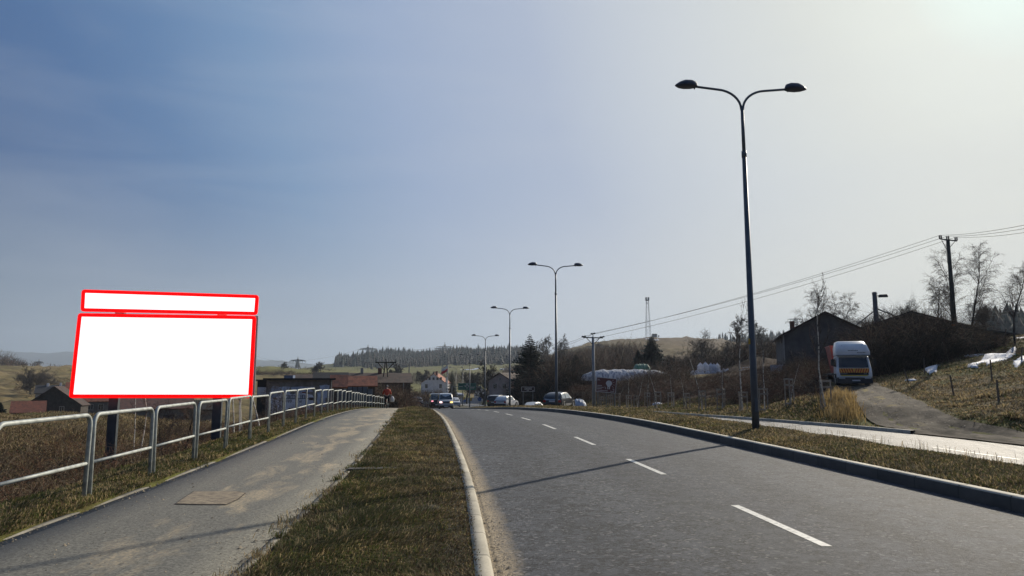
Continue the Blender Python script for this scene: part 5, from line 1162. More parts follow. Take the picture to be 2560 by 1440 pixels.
def pylon(px, yt, yb, d, halfs, label, rows, w_=2.2, tw=.5):
    x = px2x(px, d); z0 = zat(yb, d); h_ = zat(yt, d) - z0; e = empty('power_pylon', (x, d, z0), 0, label, 'pylon', 'lattice power pylons'); r_ = d * (.00040 if px != 1497 else .0005)
    m = MB(); n = 9
    for sx in (-1, 1):
        for sy in (-1, 1): m.tube([(sx * w_, sy * w_, -3), (sx * tw, sy * tw, h_)], r_, 4)
    for k in range(n):
        f0, f1 = k / n, (k + 1) / n; a = w_ + (tw - w_) * f0; b = w_ + (tw - w_) * f1
        for sy in (-1, 1): m.tube([(-a, sy * a, f0 * h_), (b, sy * b, f1 * h_)], r_ * .7, 3); m.tube([(a, sy * a, f0 * h_), (-b, sy * b, f1 * h_)], r_ * .7, 3)
    m.tube([(0, 0, h_), (0, 0, h_ + r_ * 8)], r_ * 1.3, 4)
    m.build('tower', mLat, e)
    for yr, hw in rows:
        zz = zat(yr, d) - z0; W = hw / F * d; a = MB(); a.tube([(-W, 0, zz), (W, 0, zz)], r_ * 1.1, 4); a.tube([(-W, 0, zz), (0, 0, zz + W * .10), (W, 0, zz)], r_ * .8, 4)
        for q in (-1, -.6, -.3, .3, .6, 1): a.tube([(W * q, 0, zz), (W * q, 0, zz - r_ * 6)], r_ * .8, 4)
        a.build('crossarm', mLat, e)
pylon(743, 898, 920, 620, 0, 'small far pylon on the pasture near the left', [(901, 17), (903, 20)], 2)
pylon(918, 868, 896, 620, 0, 'pylon standing at the left end of the spruce ridge', [(872, 19), (875, 23)], 2.2)
pylon(1111, 862, 930, 560, 0, 'pylon rising out of the spruce ridge behind the white house', [(868, 21), (872, 25)], 2.4)
pylon(1497, 862, 930, 380, 0, 'dark lattice pylon in front of the bare hill behind the concrete pole', [(863, 14), (868, 34)], 1.9)
pylon(94, 905, 925, 700, 0, 'tiny far pylon on the left horizon above the white-walled house', [(905, 9), (907, 12)], 2)
pylon(1995, 800, 845, 210, 0, 'pylon top with short arms behind the left barn roof', [(799, 18), (806, 24)], 1.2, .4)
def mobile_mast():
    d = 690; px = 1623; x = px2x(px, d); z0 = zat(844, d); h_ = zat(745, d) - z0; e = empty('lattice_mast', (x, d, z0), 0, 'tall lattice mobile phone mast on top of the bare hill', 'mast'); m = MB(); w0, w1 = 2.4, .9; n = 12; r_ = .17
    for s in ((-1, -1), (1, -1), (1, 1), (-1, 1)): m.tube([(s[0] * w0, s[1] * w0, -1), (s[0] * w1, s[1] * w1, h_)], r_, 4)
    for k in range(n):
        f0, f1 = k / n, (k + 1) / n; a = w0 + (w1 - w0) * f0; b = w0 + (w1 - w0) * f1; m.tube([(-a, -a, f0 * h_), (b, -b, f1 * h_)], .09, 3); m.tube([(-b, -b, f1 * h_), (b, -b, f1 * h_)], .09, 3); m.tube([(a, a, f0 * h_), (-b, b, f1 * h_)], .09, 3)
    m.build('tower', M('mast_grey', (.33, .34, .35), (.26, .27, .28), .6), e)
    for k in range(6):
        a = k * math.pi / 3; MB().box((1.7 * math.cos(a), 1.7 * math.sin(a), h_ - .9), (.55, .55, 3.0)).build('antenna', mFrame, e)
    MB().disc((0, 0, h_ - 2.6), 2.0, (0, 0, 1), .2, 12).build('platform', mLat, e); MB().disc((0, 0, h_ - 5.2), 1.3, (0, 0, 1), .3, 12).build('platform', mLat, e)
    c = empty('equipment_cabin', (px2x(1640, d), d + 2, Hf(px2x(1640, d), d + 2)), R(10), 'small grey equipment cabin beside the mobile phone mast', 'cabin')
    MB().box((0, 0, 1.3), (4.2, 3, 2.8)).build('wall', mLat, c); MB().box((0, 0, 2.85), (4.8, 3.6, .3)).build('roof', mSlate, c); MB().box((4.2, 0, .8), (1, 1, 1.8)).build('side_cabinet', mLat, c)
mobile_mast()
for k, (a, b, la) in enumerate([((1135, 868, 560), (918 + 20, 872, 620), 'faint high cable between the two left ridge pylons'), ((898, 873, 620), (762, 901, 620), 'faint high cable between the far left pylons'),
     ((1086, 869, 560), (940, 875, 620), 'second faint high cable between the left ridge pylons'), ((940, 905, 112), (640, 890, 300), 'faint cable left of the black A-frame pole'), ((985, 905, 112), (1180, 903, 190), 'cable right of the black A-frame pole')]):
    cable(at(*a), at(*b), 1.5, la, .05 if a[2] > 200 else .02)
for k, (y0, y1) in enumerate(((762, 715), (775, 738), (783, 745), (790, 752))):
    cable(at(1900 if k == 0 else 2440, 848 if k == 0 else y0, 200 if k == 0 else 140), at(2720, y1 - 18, 90), .8, ('longest', 'upper', 'middle', 'lower')[k] + ' faint cable behind the birches at the right', .022)

# ------------------------------------------------------------------ fences and posts
def posts():
    mW = M('weathered_wood', (.16, .13, .10), (.09, .075, .06), .9, 5)
    for k, (px, py, h_, tl, lab) in enumerate([(2385, 990, 1.1, -.12, 'leaning wooden fence post on the right bank, nearest the driveway'), (2497, 1005, 1.0, .1, 'short leaning fence post near the right edge of the bank'), (2272, 958, 1.0, .3, 'pale leaning stick at the foot of the dark bushes'), (2312, 935, 1.15, 0, 'upright thin fence post left of the snow patches'), (2480, 952, 1.2, .0, 'dark fence post at the top of the green slope'), (2505, 865, 1.5, .35, 'pale slanting pole on the crest of the right bank'), (2560 - 6, 905, 1.0, .1, 'fence post on the crest at the right edge')]):
        g = G(px, py); e = MB().tube([(0, 0, -.2), (0, 0, h_)], [.05, .04], 7).build('fence_post', mW); e.location = g; e.rotation_euler = (0, tl, k); tag(e, lab, 'post', 'old fence posts on the right bank')
posts()
# ------------------------------------------------------------------ tarpaulins, bags, planks, snow
mTarp = M('white_tarpaulin', (.86, .88, .92), (.30, .34, .46), .55, 2.2, stretch=(1.6, 1, .5), lo=.42, hi=.62, bump=.9, bscale=3.5, bdist=.12); mBag = M('bulk_bag_fabric', (.86, .87, .90), (.66, .68, .74), .7, 2.5, bump=.5, bscale=5, bdist=.06); mGrT = M('green_tarpaulin', (.10, .24, .16), (.05, .14, .09), .6, 2, bump=.6, bscale=4, bdist=.1)
mTarpB = M('blue_white_tarpaulin', (.42, .48, .58), (.20, .25, .34), .6, 1.5, bump=.8, bscale=3, bdist=.15)
def heap(name, label, cat, x0, x1, y, dep, h_, z0, mat, seed=0, parts=True, pw=2.4):
    r = np.random.RandomState(seed); n, m = 64, 16; e = MB(); V = []
    for i in range(n):
        f = i / (n - 1); x = x0 + (x1 - x0) * f; env = max(0, 1 - abs(2 * f - 1) ** pw) ** .5; hh = h_ * env * (1 + .025 * math.sin(f * 31 + seed) + .02 * math.sin(f * 57))
        for j in range(m):
            a = math.pi * j / (m - 1); rr = 1 + .02 * math.sin(7 * a + f * 40) + .02 * math.sin(f * 90 + 3 * a); V.append((x, y - dep / 2 * env * math.cos(a) * rr, z0 + hh * max(0, math.sin(a)) ** .7 * rr - .03))
    i = np.arange(n * m).reshape(n, m); Fq = np.stack([i[:-1, :-1], i[1:, :-1], i[1:, 1:], i[:-1, 1:]], -1).reshape(-1, 4)
    return tag(link(name, npmesh(name, np.array(V), Fq), mat, smooth=True), label, cat)
heap('tarpaulin_heap', 'long heap covered with a wrinkled white tarpaulin in the storage yard', 'tarpaulin', px2x(1452, 112), px2x(1685, 112), 113, 5, 1.75, zat(951, 112), mTarp, 1, pw=4)
heap('green_heap', 'small heap under a green tarpaulin behind the white one', 'tarpaulin', px2x(1586, 118), px2x(1629, 118), 119, 2.5, 1.35, zat(930, 118), mGrT, 2, pw=5)
heap('plastic_heap', 'pile of crumpled blue-white plastic sheeting beside the dark estate car', 'plastic sheets', px2x(1428, 74), px2x(1468, 74), 75, 2.5, .95, zat(1019, 74), mTarpB, 3)
heap('plastic_heap', 'small scrap of grey plastic sheeting in the brambles', 'plastic sheets', px2x(1633, 74), px2x(1662, 74), 75, 1.5, .4, zat(1014, 74), mTarpB, 5)
def bag(loc, h_, w_, label, seed, first=None):
    if first is not None:
        e = copy_tree(first); e.location = loc; e.rotation_euler = (0, 0, seed * 1.3); e.scale = (w_ / .95, w_ / .95, h_ / 1.5); e['label'] = label; return e
    e = empty('bulk_bag', loc, seed * 1.3, label, 'bulk bag', 'white bulk bags stacked in the yard'); rings = []
    for z, w2, sq in ((0, .42, .8), (.12, .50, .7), (.5, .52, .6), (.9, .50, .6), (1.05, .42, .5), (1.2, .28, .4), (1.35, .13, .3), (1.5, .07, .2)):
        rings.append([(w2 * (abs(math.cos(a)) ** (1 - sq * .4)) * (1 if math.cos(a) >= 0 else -1) * (1 + .05 * math.sin(5 * a + z * 6)), w2 * (abs(math.sin(a)) ** (1 - sq * .4)) * (1 if math.sin(a) >= 0 else -1), z) for a in [2 * math.pi * j / 18 for j in range(18)]])
    MB().loft(rings).build('sack', mBag, e, smooth=True)
    MB().tube([(0, 0, 1.36), (0, 0, 1.42)], .12, 8).build('tie', M('red_tie', (.6, .06, .04), (.5, .05, .03), .6), e)
    for s in (-1, 1): MB().tube([(s * .42, 0, .95), (s * .30, 0, 1.30), (s * .12, 0, 1.36), (0, 0, 1.38)], .022, 5).build('lifting_loop', mBag, e)
    return e
b0 = None; dB = 120
for k, (px, yb, h_, w_, lab) in enumerate([(1733, 947, 1.75, .95, 'leftmost bulk bag of the lower row'), (1743, 947, 1.6, .95, 'second bulk bag of the lower row from the left'), (1756, 946, 1.35, .98, 'third bulk bag of the lower row, below the leftmost upper bag'),
      (1770, 945, 1.35, .98, 'fourth bulk bag of the lower row'), (1783, 945, 1.35, .98, 'middle bulk bag of the lower row'), (1797, 943, 1.45, .98, 'bulk bag of the lower row under the rightmost upper bag'), (1810, 940, 1.25, .95, 'third bulk bag of the lower row from the right'),
      (1820, 938, 1.15, .9, 'second bulk bag of the lower row from the right'), (1828, 936, 1.0, .8, 'rightmost small bulk bag of the lower row'),
      (1754, 930, 1.6, .98, 'leftmost bulk bag of the upper row'), (1767, 929, 1.65, 1.0, 'second bulk bag of the upper row, the highest'), (1781, 930, 1.55, .98, 'third bulk bag of the upper row'), (1788, 931, 1.5, .9, 'fourth bulk bag of the upper row, tucked behind'), (1797, 930, 1.55, .95, 'rightmost bulk bag of the upper row, standing apart')]):
    b = bag((px2x(px, dB), dB + (.5 if yb < 932 else 0) + .1 * (k % 3), zat(yb, dB)), h_, w_, lab + ' in the yard', k, b0)
    if b0 is None: b0 = b
pl = MB()
e = empty('plank_stack', (px2x(1868, 112), 112, zat(930, 112)), R(8), 'loose stack of pale planks on trestles left of the nearest lamp post', 'planks')
for k, (dx, dz, l) in enumerate(((0, .7, 1.4), (.3, .42, 1.9), (-.1, .28, 2.3), (.2, .05, 1.8), (.1, -.2, .9))): MB().box((dx, k * .1, dz), (l, .3, .10), M4=Matrix.Rotation(.05 * (k - 2), 3, 'Y')).build('plank', mBag, e)
for s in (-.6, .7): MB().bar((s, .1, -1.0), (s, .1, .6), .10).build('trestle_leg', mStake, e)
bx = empty('storage_box', (px2x(1876, 108), 108, zat(946, 108)), .2, 'small pale blue box beside the planks', 'box'); MB().box((0, 0, .3), (.9, .7, .9)).build('body', mTarpB, bx, bevel=.05); MB().box((0, 0, .79), (.98, .78, .08)).build('lid', mTarpB, bx)
sh = empty('cloth_sheet', (px2x(1942, 66), 66, zat(921, 66)), .1, 'pale grey sheet hanging over the brambles left of the left barn', 'sheet')
MB().quad((-.6, 0, .1), (.65, 0, .25), (.7, .02, .35), (-.6, .02, .2)).box((0, 0, .0), (1.1, .05, .62)).build('cloth', mTarpB, sh)
def snow(pa, pb, wd, label, seed, th=.09):
    """melting patch lying on the slope between the ground points seen at pa and pb"""
    A, B = G(*pa), G(*pb); c = (A + B) / 2; ax = Vector((B.x - A.x, B.y - A.y, 0)); L_ = ax.length / 2; ax.normalize(); sx = Vector((-ax.y, ax.x, 0)); n, m = 44, 9; V = [(c.x, c.y, Hf(c.x, c.y) + th)]; Fc = []
    for j in range(1, m + 1):
        for i in range(n):
            a = 2 * math.pi * i / n; q = j / m * (1 + .20 * math.sin(3 * a + seed) + .14 * math.sin(5 * a + 2 * seed) + .09 * math.sin(9 * a + seed) + .06 * math.sin(17 * a + 3 * seed)); p = c + ax * L_ * q * math.cos(a) + sx * wd / 2 * q * math.sin(a)
            V.append((p.x, p.y, Hf(p.x, p.y) + th * (1 - (j / m) ** 4) + .03 - .09 * (j == m)))
    for i in range(n): Fc.append((0, 1 + i, 1 + (i + 1) % n))
    for j in range(m - 1):
        for i in range(n): a = 1 + j * n + i; b = 1 + j * n + (i + 1) % n; Fc += [(a, a + n, b + n), (a, b + n, b)]
    tag(link('snow_patch', npmesh('snow_patch', np.array(V), np.array(Fc)), mSnow, smooth=True), label, 'snow patch', 'melting snow patches')
mSnow = M('old_snow', (.60, .64, .72), (.40, .44, .52), .7, 2.5, bump=.4, bscale=7, bdist=.06)
snow((2445, 921), (2530, 880), 1.9, 'largest melting snow patch on the right bank', 1); snow((2515, 896), (2534, 884), .5, 'thin snow sliver touching the upper right of the largest patch', 2); snow((2322, 936), (2340, 913), .9, 'narrow upright snow patch left of the fence post', 3)
snow((2424, 893), (2446, 887), 1.5, 'small snow patch above and left of the largest one', 4); snow((2430, 919), (2442, 916), .8, 'tiny snow patch below the small one', 5); snow((2549, 912), (2566, 892), 1.2, 'snow patch at the right picture edge', 6); snow((2535, 847), (2575, 845), 2.0, 'snow strip on the crest at the right picture edge', 7)
snow((2272, 953), (2286, 951), .9, 'little snow patch at the foot of the dark bushes', 8)
snow((1160, 923), (1192, 921), 12, 'snow patch on the meadow above the green direction sign', 9); snow((1264, 920), (1292, 934), 14, 'streaky snow slope left of the big spruce', 10); snow((1612, 847), (1650, 847), 8, 'thin snow at the foot of the mobile phone mast', 11)
snow((1660, 914), (1698, 916), 3, 'snow scraps in the thicket right of the small spruce', 12); snow((1864, 884), (1880, 880), 3, 'snow scrap high in the thicket left of the nearest lamp post', 13); snow((1905, 864), (1955, 866), 8, 'snow streak on the slope left of the barn', 14)
for _m in (mBag, mTarp):
    translucent(_m, .5)
# ------------------------------------------------------------------ vehicles
def paint(name, c, rough=.3): return M(name, c, tuple(x * .9 for x in c), rough, 1.5, spec=.5, coat=.3)
mTyre = M('tyre_rubber', (.018, .018, .018), (.012, .012, .012), .85); mRim = M('rim_alloy', (.35, .36, .37), (.25, .26, .27), .4, metal=.6)
mTrim = M('black_trim', (.02, .02, .022), (.015, .015, .016), .6); mCarGlass = M('car_glass', (.02, .024, .028), (.012, .014, .018), .06, 2, spec=.9)
mPlate = M('number_plate', (.60, .62, .66), (.55, .57, .6), .5); mRedL = M('tail_lamp', (.45, .02, .015), (.35, .015, .01), .25)
mHeadOff = M('headlamp_glass', (.45, .47, .50), (.35, .37, .40), .15, 3)
mHeadR = M('lit_headlamp', (1, .62, .58), (1, .5, .46), .3, emit=2.2); mHeadY = M('lit_indicator', (1, .66, .22), (1, .58, .18), .3, emit=1.8); mHeadP = M('lit_lamp_pink', (1, .35, .42), (1, .3, .36), .3, emit=1.2)
def car(name, label, cat, x, y, rz, W, Lc, Hh, kind, pm, group=None, lights='off', z=None, glassmat=None, lean=0):
    """front faces local -Y; origin on the ground in the middle"""
    z = Hf(x, y) if z is None else z; e = empty(name, (x, y, z), rz, label, cat, group); gl = glassmat or mCarGlass; w_ = W / 2; g0_ = .24
    if kind == 'van':      # profile: (y, belt or bonnet height, roof height or None)
        prof = [(-.5, .52, None), (-.485, .60, None), (-.44, .66, None), (-.36, .72, None), (-.335, .74, None), (-.22, .60, .975), (-.15, .60, 1.0), (.15, .60, 1.0), (.46, .60, .99), (.49, .58, .93), (.5, .50, None)]
        prof = [(-.5, .50, None), (-.487, .545, None), (-.43, .585, None), (-.365, .60, None), (-.235, .60, .965), (-.17, .60, .995), (.2, .60, 1.0), (.455, .60, .985), (.492, .58, .90), (.5, .52, None)]
        tum = .13
    elif kind == 'suv': prof = [(-.5, .50, None), (-.485, .56, None), (-.40, .61, None), (-.27, .64, None), (-.14, .64, .96), (-.06, .64, 1.0), (.25, .64, .99), (.44, .64, .94), (.49, .62, .70), (.5, .52, None)]; tum = .16
    elif kind == 'hatch': prof = [(-.5, .42, None), (-.485, .50, None), (-.40, .56, None), (-.25, .62, None), (-.09, .63, .95), (0, .63, 1.0), (.22, .63, .985), (.36, .63, .93), (.47, .63, .70), (.5, .50, None)]; tum = .20
    else: prof = [(-.5, .42, None), (-.485, .50, None), (-.40, .56, None), (-.26, .62, None), (-.10, .63, .95), (-.01, .63, 1.0), (.18, .63, .98), (.34, .63, .68), (.47, .66, None), (.5, .52, None)]; tum = .20
    rings = []; tops = []
    for k, (py, hb, hr) in enumerate(prof):
        yy = py * Lc; ew = 1 - .10 * (abs(py) > .49) - .05 * (abs(py) > .47)
        zb = hb * Hh; zr = (hr if hr else hb) * Hh; wr = w_ * ((1 - tum * (zr - zb) / (Hh * .37)) if hr else .90) * ew; wb = w_ * ew
        half = [(0, g0_), (wb * .86, g0_), (wb * .97, g0_ + .10), (wb, .45 * hb * Hh + .1), (wb * .975, zb - .02)]
        half += [(wr * .99, zr - .10 * (1 if hr else .3)), (wr * .90, zr - .015), (wr * .5, zr + .01), (0, zr + .015)] if hr else [(wb * .955, zb - .01), (wb * .90, zb), (wb * .5, zb + .02), (0, zb + .03)]
        rings.append([(px_, yy, pz) for px_, pz in half] + [(-px_, yy, pz) for px_, pz in reversed(half[1:-1])]); tops.append((yy, zb, zr, wr, wb, hr))
    bo = MB().loft(rings).build('body', pm, e); ang_smooth(bo, 38)
    gi = [k for k, p in enumerate(prof) if p[2]]; a, b = gi[0] - 1, gi[0]; c, d = gi[-1], gi[-1] + 1
    def pane(nm, k0, k1, sgn):
        y0, zb0, _, _, wb0, _ = tops[k0]; y1, _, zr1, wr1, _, _ = tops[k1]; o = .02 * sgn; z0_ = tops[k0][1]
        q = [(-wb0 * .86, y0 + (y1 - y0) * .06 + o * 1.2, z0_ + .06), (wb0 * .86, y0 + (y1 - y0) * .06 + o * 1.2, z0_ + .06), (wr1 * .88, y1 - (y1 - y0) * .10 + o, zr1 - .09), (-wr1 * .88, y1 - (y1 - y0) * .10 + o, zr1 - .09)]
        m = MB(); m.loft([q, [(p[0], p[1] - o * 1.6, p[2] - .02) for p in q]]); return m.build(nm, gl, e)
    ws = pane('windscreen', a, b, -1); pane('rear_window', d, c, 1)
    for s in (-1, 1):      # side windows
        for (fa, fb) in ((.04, .47), (.53, .95)):
            y0 = tops[b][0] + (tops[c][0] - tops[b][0]) * fa; y1 = tops[b][0] + (tops[c][0] - tops[b][0]) * fb; zb = tops[b][1] + .03; zr = Hh - .13; wb = w_ * .985; wr = w_ * (1 - tum * .86)
            q = [(s * (wb + .004), y0 - (.12 if fa < .1 else 0), zb), (s * (wb + .004), y1, zb), (s * (wr + .012), y1 - (.10 if fb > .9 else 0), zr), (s * (wr + .012), y0 + .05, zr)]
            m = MB(); m.loft([q, [(p[0] - s * .03, p[1], p[2]) for p in q]]); m.build('side_window', gl, e)
        for yy in (-.32 * Lc, .30 * Lc):
            r_ = .31 if kind != 'suv' else .35; wl = MB().disc((s * (w_ - .10), yy, r_), r_, (1, 0, 0), .21, 20).build('wheel', mTyre, e); MB().disc((s * (w_ - .09), yy, r_), r_ * .62, (1, 0, 0), .215, 14).build('rim', mRim, wl)
            MB().tube([(s * (w_ + .004), yy + (r_ + .05) * math.cos(R(t)), r_ + (r_ + .05) * math.sin(R(t))) for t in range(0, 181, 20)], .022, 5).build('wheel_arch', mTrim, e)
        MB().box((s * (w_ + .10), -.5 * Lc + (tops[a][0] + .5 * Lc) + .25, .64 * Hh), (.19, .10, .14), ty=.7).build('mirror', mTrim, e, bevel=.02)
    f = -.5 * Lc; r_ = .5 * Lc; zh = prof[0][1] * Hh
    MB().box((0, f - .015, .36), (W * .93, .16, .26), ty=.8).build('front_bumper', mTrim if kind in ('van', 'suv') else pm, e, bevel=.03)
    MB().box((0, f - .02, zh - .10), (W * .44, .06, .13)).build('grille', mTrim, e); MB().box((0, f - .105, .37), (.52, .02, .11)).build('number_plate', mPlate, e)
    for s in (-1, 1):
        mt = mHeadOff
        if lights == 'van': mt = mHeadR if s < 0 else mHeadY
        if lights == 'one': mt = mHeadP if s < 0 else mHeadOff
        MB().box((s * W * .37, f - .025, zh - .09), (W * .17, .08, .17), ty=.6).build('headlight', mt, e, bevel=.02)
        MB().box((s * W * .40, r_ + .005, prof[-1][1] * Hh - .02), (W * .14, .06, .20 if kind != 'van' else .3)).build('tail_light', mRedL, e, bevel=.015)
    MB().box((0, r_ + .02, .38), (W * .93, .14, .24)).build('rear_bumper', mTrim, e, bevel=.03); MB().box((0, r_ + .02, .70), (.52, .03, .13)).build('number_plate', mPlate, e)
    return e
def cpos(px, y): return px2x(px, y)
def roadz(y): return float(P(y)) - .08
TRG = 'oncoming traffic beyond the crest'
vx = cpos(1110.5, 92); car('van', 'silver-white van with lit headlights, driving towards the camera in the left lane', 'van', vx, 94, R(8), 1.86, 4.7, 1.98, 'van', paint('silver_paint', (.42, .45, .48)), TRG, 'van', roadz(92))
car('dark_van', 'dark van half hidden behind the silver-white one, one lamp lit', 'van', cpos(1087, 112), 114, R(10), 1.95, 5.2, 2.05, 'van', paint('dark_blue_paint', (.025, .03, .04)), TRG, 'one', Z(1016, 112))
car('silver_car', 'small silver car behind the right side of the silver-white van', 'car', cpos(1134, 119), 121, R(10), 1.72, 4.1, 1.48, 'hatch', paint('light_silver_paint', (.50, .52, .55)), TRG, 'off', Z(1015.5, 119))
car('dark_suv', 'dark car with pale roof at the left, beyond the end of the verge', 'car', cpos(1040, 128), 130, R(14), 1.78, 4.4, 1.66, 'suv', paint('grey_blue_paint', (.07, .085, .11)), TRG, 'off', Z(1015, 128))
PK = 'cars standing along the second carriageway'
car('estate_car', 'dark hatchback seen from behind with red tail lamps, beside the second lamp post', 'car', cpos(1402, 62), 64, R(180 - 22), 1.76, 4.2, 1.46, 'hatch', paint('black_paint', (.03, .032, .038)), PK, z=Z(1022, 62), glassmat=M('painted_sky_glass', (.30, .34, .38), (.22, .26, .30), .1, 1))  # sky reflection is painted into the pale window colour
car('parked_suv', 'dark car with a pale roof edge, left one of the parked pair', 'car', cpos(1242, 98), 100, R(180 - 14), 1.8, 4.2, 1.66, 'suv', paint('brown_black_paint', (.03, .028, .03)), PK, z=Z(1017, 98))
car('white_car', 'white hatchback of the parked pair, half behind the third lamp post', 'car', cpos(1266, 90), 92, R(180 - 24), 1.72, 4.0, 1.46, 'hatch', paint('white_paint', (.62, .63, .65)), PK, z=Z(1018, 90), glassmat=M('painted_reflection_glass', (.22, .25, .28), (.18, .20, .22), .1, 1))  # pale window colour stands in for a reflection
car('silver_saloon', 'pale car of which only the roof shows above the median grass', 'car', cpos(1337, 84), 86, R(180 - 30), 1.72, 4.3, 1.42, 'saloon', paint('pale_grey_paint', (.50, .52, .54)), PK, z=Z(1017, 84) - .85)
def bus():
    d = 244; x = cpos(1152, d); e = empty('coach', (x, d, Z(1007, d)), R(24), 'white coach coming round the roundabout below the green direction sign', 'bus'); W = 2.5; Lc = 12; Hh = 3.5
    rings = []
    for yy, zt, ww in ((0, 2.9, 1.12), (.15, 3.25, 1.22), (.6, 3.45, 1.25), (11.6, 3.5, 1.25), (12, 3.3, 1.2)): rings.append([(-ww, yy, .35), (ww, yy, .35), (ww, yy, zt - .3), (ww * .85, yy, zt), (-ww * .85, yy, zt), (-ww, yy, zt - .3)])
    MB().loft(rings).build('body', paint('white_coach_paint', (.70, .70, .72)), e)
    MB().box((0, -.02, 1.95), (2.1, .12, 1.5)).build('windscreen', mCarGlass, e, bevel=.03)
    for s in (-1, 1):
        MB().box((s * 1.25, 6, 2.25), (.05, 10, .95)).build('side_window', mCarGlass, e); MB().box((s * .9, -.05, .75), (.35, .06, .2)).build('headlight', mHeadOff, e)
        for yy in (2.4, 9.2): MB().disc((s * 1.12, yy, .5), .5, (1, 0, 0), .3, 16).build('wheel', mTyre, e)
bus()
# ------------------------------------------------------------------ breakdown truck
def truck():
    d = 50.5; x = cpos(2136, d); z0 = Z(969, d); z0 = Hf(x, d) + .03; e = empty('recovery_truck', (x, d, z0), -.30, 'white cabbed recovery truck with red and yellow chevrons, parked at the top of the driveway', 'truck')
    mW = paint('truck_white', (.80, .82, .84)); mB = M('truck_bumper', (.03, .034, .042), (.02, .024, .03), .5); W = 2.3; w_ = W / 2
    cab = []
    for yy, zt, ww in ((-.02, 1.35, .97), (0.0, 1.38, 1.0), (.10, 1.62, 1.0), (.34, 2.48, .93), (.46, 2.56, .92), (1.9, 2.58, .94)): cab.append([(-w_ * ww, yy, .62), (w_ * ww, yy, .62), (w_ * ww, yy, min(1.5, zt - .05)), (w_ * ww * .97, yy, zt - .06), (w_ * ww * .90, yy, zt), (-w_ * ww * .90, yy, zt), (-w_ * ww * .97, yy, zt - .06), (-w_ * ww, yy, min(1.5, zt - .05))])
    ang_smooth(MB().loft(cab).build('cab', mW, e), 40)
    q = [(-.97, .03, 1.53), (.97, .03, 1.53), (.91, .272, 2.40), (-.91, .272, 2.40)]; MB().loft([q, [(a, b + .09, c - .02) for a, b, c in q]]).build('windscreen', mCarGlass, e)
    for s in (-1, 1):
        MB().box((s * 1.13, 1.0, 1.95), (.04, .8, .62)).build('side_window', mCarGlass, e)
        m = MB(); m.bar((s * 1.12, .25, 2.3), (s * 1.38, .05, 2.25), .04); m.bar((s * 1.12, .25, 1.65), (s * 1.38, .05, 1.7), .04); m.box((s * 1.38, .05, 1.97), (.20, .09, .52)); m.build('mirror', mTrim, e)
    # aerodynamic sleeper pod above the cab
    pod = []
    for yy, zb, zt, ww in ((.22, 2.60, 2.68, .80), (.16, 2.62, 2.86, .98), (.20, 2.60, 3.10, .99), (.34, 2.58, 3.46, .97), (.50, 2.58, 3.62, .92), (.72, 2.58, 3.67, .90), (.78, 2.58, 3.73, .93), (.95, 2.58, 3.80, .93), (1.9, 2.58, 3.82, .93), (2.0, 2.58, 3.7, .92)):
        pod.append([(-w_ * ww, yy, zb), (w_ * ww, yy, zb), (w_ * ww * 1.0, yy, zb + (zt - zb) * .5), (w_ * ww * .90, yy, zt - .10), (w_ * ww * .74, yy, zt), (-w_ * ww * .74, yy, zt), (-w_ * ww * .90, yy, zt - .10), (-w_ * ww * 1.0, yy, zb + (zt - zb) * .5)])
    po = MB().loft(pod).build('sleeper_pod', mW, e); ang_smooth(po, 50)
    MB().box((0, .10, 2.575), (W * .97, .10, .07)).build('pod_lip', M('pod_lip_grey', (.25, .26, .28), (.2, .21, .22), .6), e)
    for s in (-1, 1): MB().disc((s * .66, .335, 3.36), .045, (0, 1, 0), .05, 10).build('marker_lamp', mDark, po)
    # pod lettering shapes (unreadable dark strokes in the photograph)
    mI = M('dark_lettering', (.05, .055, .08), (.04, .045, .06), .6); lt = MB()
    for k in range(8): lt.box((-.42 + k * .125, .155 + .055, 3.085), (.10 if k % 3 else .07, .02, .035))
    for k in range(7): lt.box((-.26 + k * .095, .150 + .035, 2.97), (.075, .02, .06))
    for k in range(6): lt.box((.32 + k * .095, .125 + .03, 2.80), (.07, .02, .035))
    lt.build('lettering', mI, po)
    # chevron board
    cb = empty('x', (0, 0, 0)); bpy.data.objects.remove(cb)
    MB().box((0, -.045, 1.30), (1.94, .05, .36)).build('chevron_board', M('chevron_yellow', (.85, .50, .06), (.75, .43, .05), .5), e)
    ch = MB()
    for s in (-1, 1):
        for k in range(6):
            x0 = .02 + k * .165; q = [(s * (x0 + .08 * 0), 1.125), (s * (x0 + .085), 1.125), (s * (x0 + .085 + .10), 1.475), (s * (x0 + .10), 1.475)]; q = [(max(-.965, min(.965, a)), b) for a, b in q]
            pts = [(a, -.076, b) for a, b in q]; ch.loft([pts if s > 0 else pts[::-1], [(a, -.069, b) for a, _, b in (pts if s > 0 else pts[::-1])]])
    ch.build('chevron_stripes', M('chevron_red', (.55, .04, .02), (.46, .035, .018), .5), e)
    MB().box((0, -.03, 1.02), (1.84, .06, .20)).build('grille', mTrim, e); MB().box((0, -.065, .875), (1.72, .03, .065)).build('yellow_strip', M('strip_yellow', (.80, .62, .06), (.7, .55, .05), .5), e)
    gt = MB()
    for k in range(5): gt.box((-.82 + k * .085, -.066, 1.03), (.06, .01, .05))
    for k in range(2): gt.box((.66 + k * .10, -.066, 1.03), (.07, .01, .05))
    gt.build('lettering', mRim, e)
    for s in (-1, 1): MB().box((s * 1.04, -.02, 1.0), (.24, .10, .42)).build('corner_panel', mW, e, bevel=.03)
    MB().box((0, -.06, .47), (W * 1.0, .30, .52)).build('bumper', mB, e, bevel=.04); MB().box((.08, -.22, .47), (.52, .02, .11)).build('number_plate', mPlate, e)
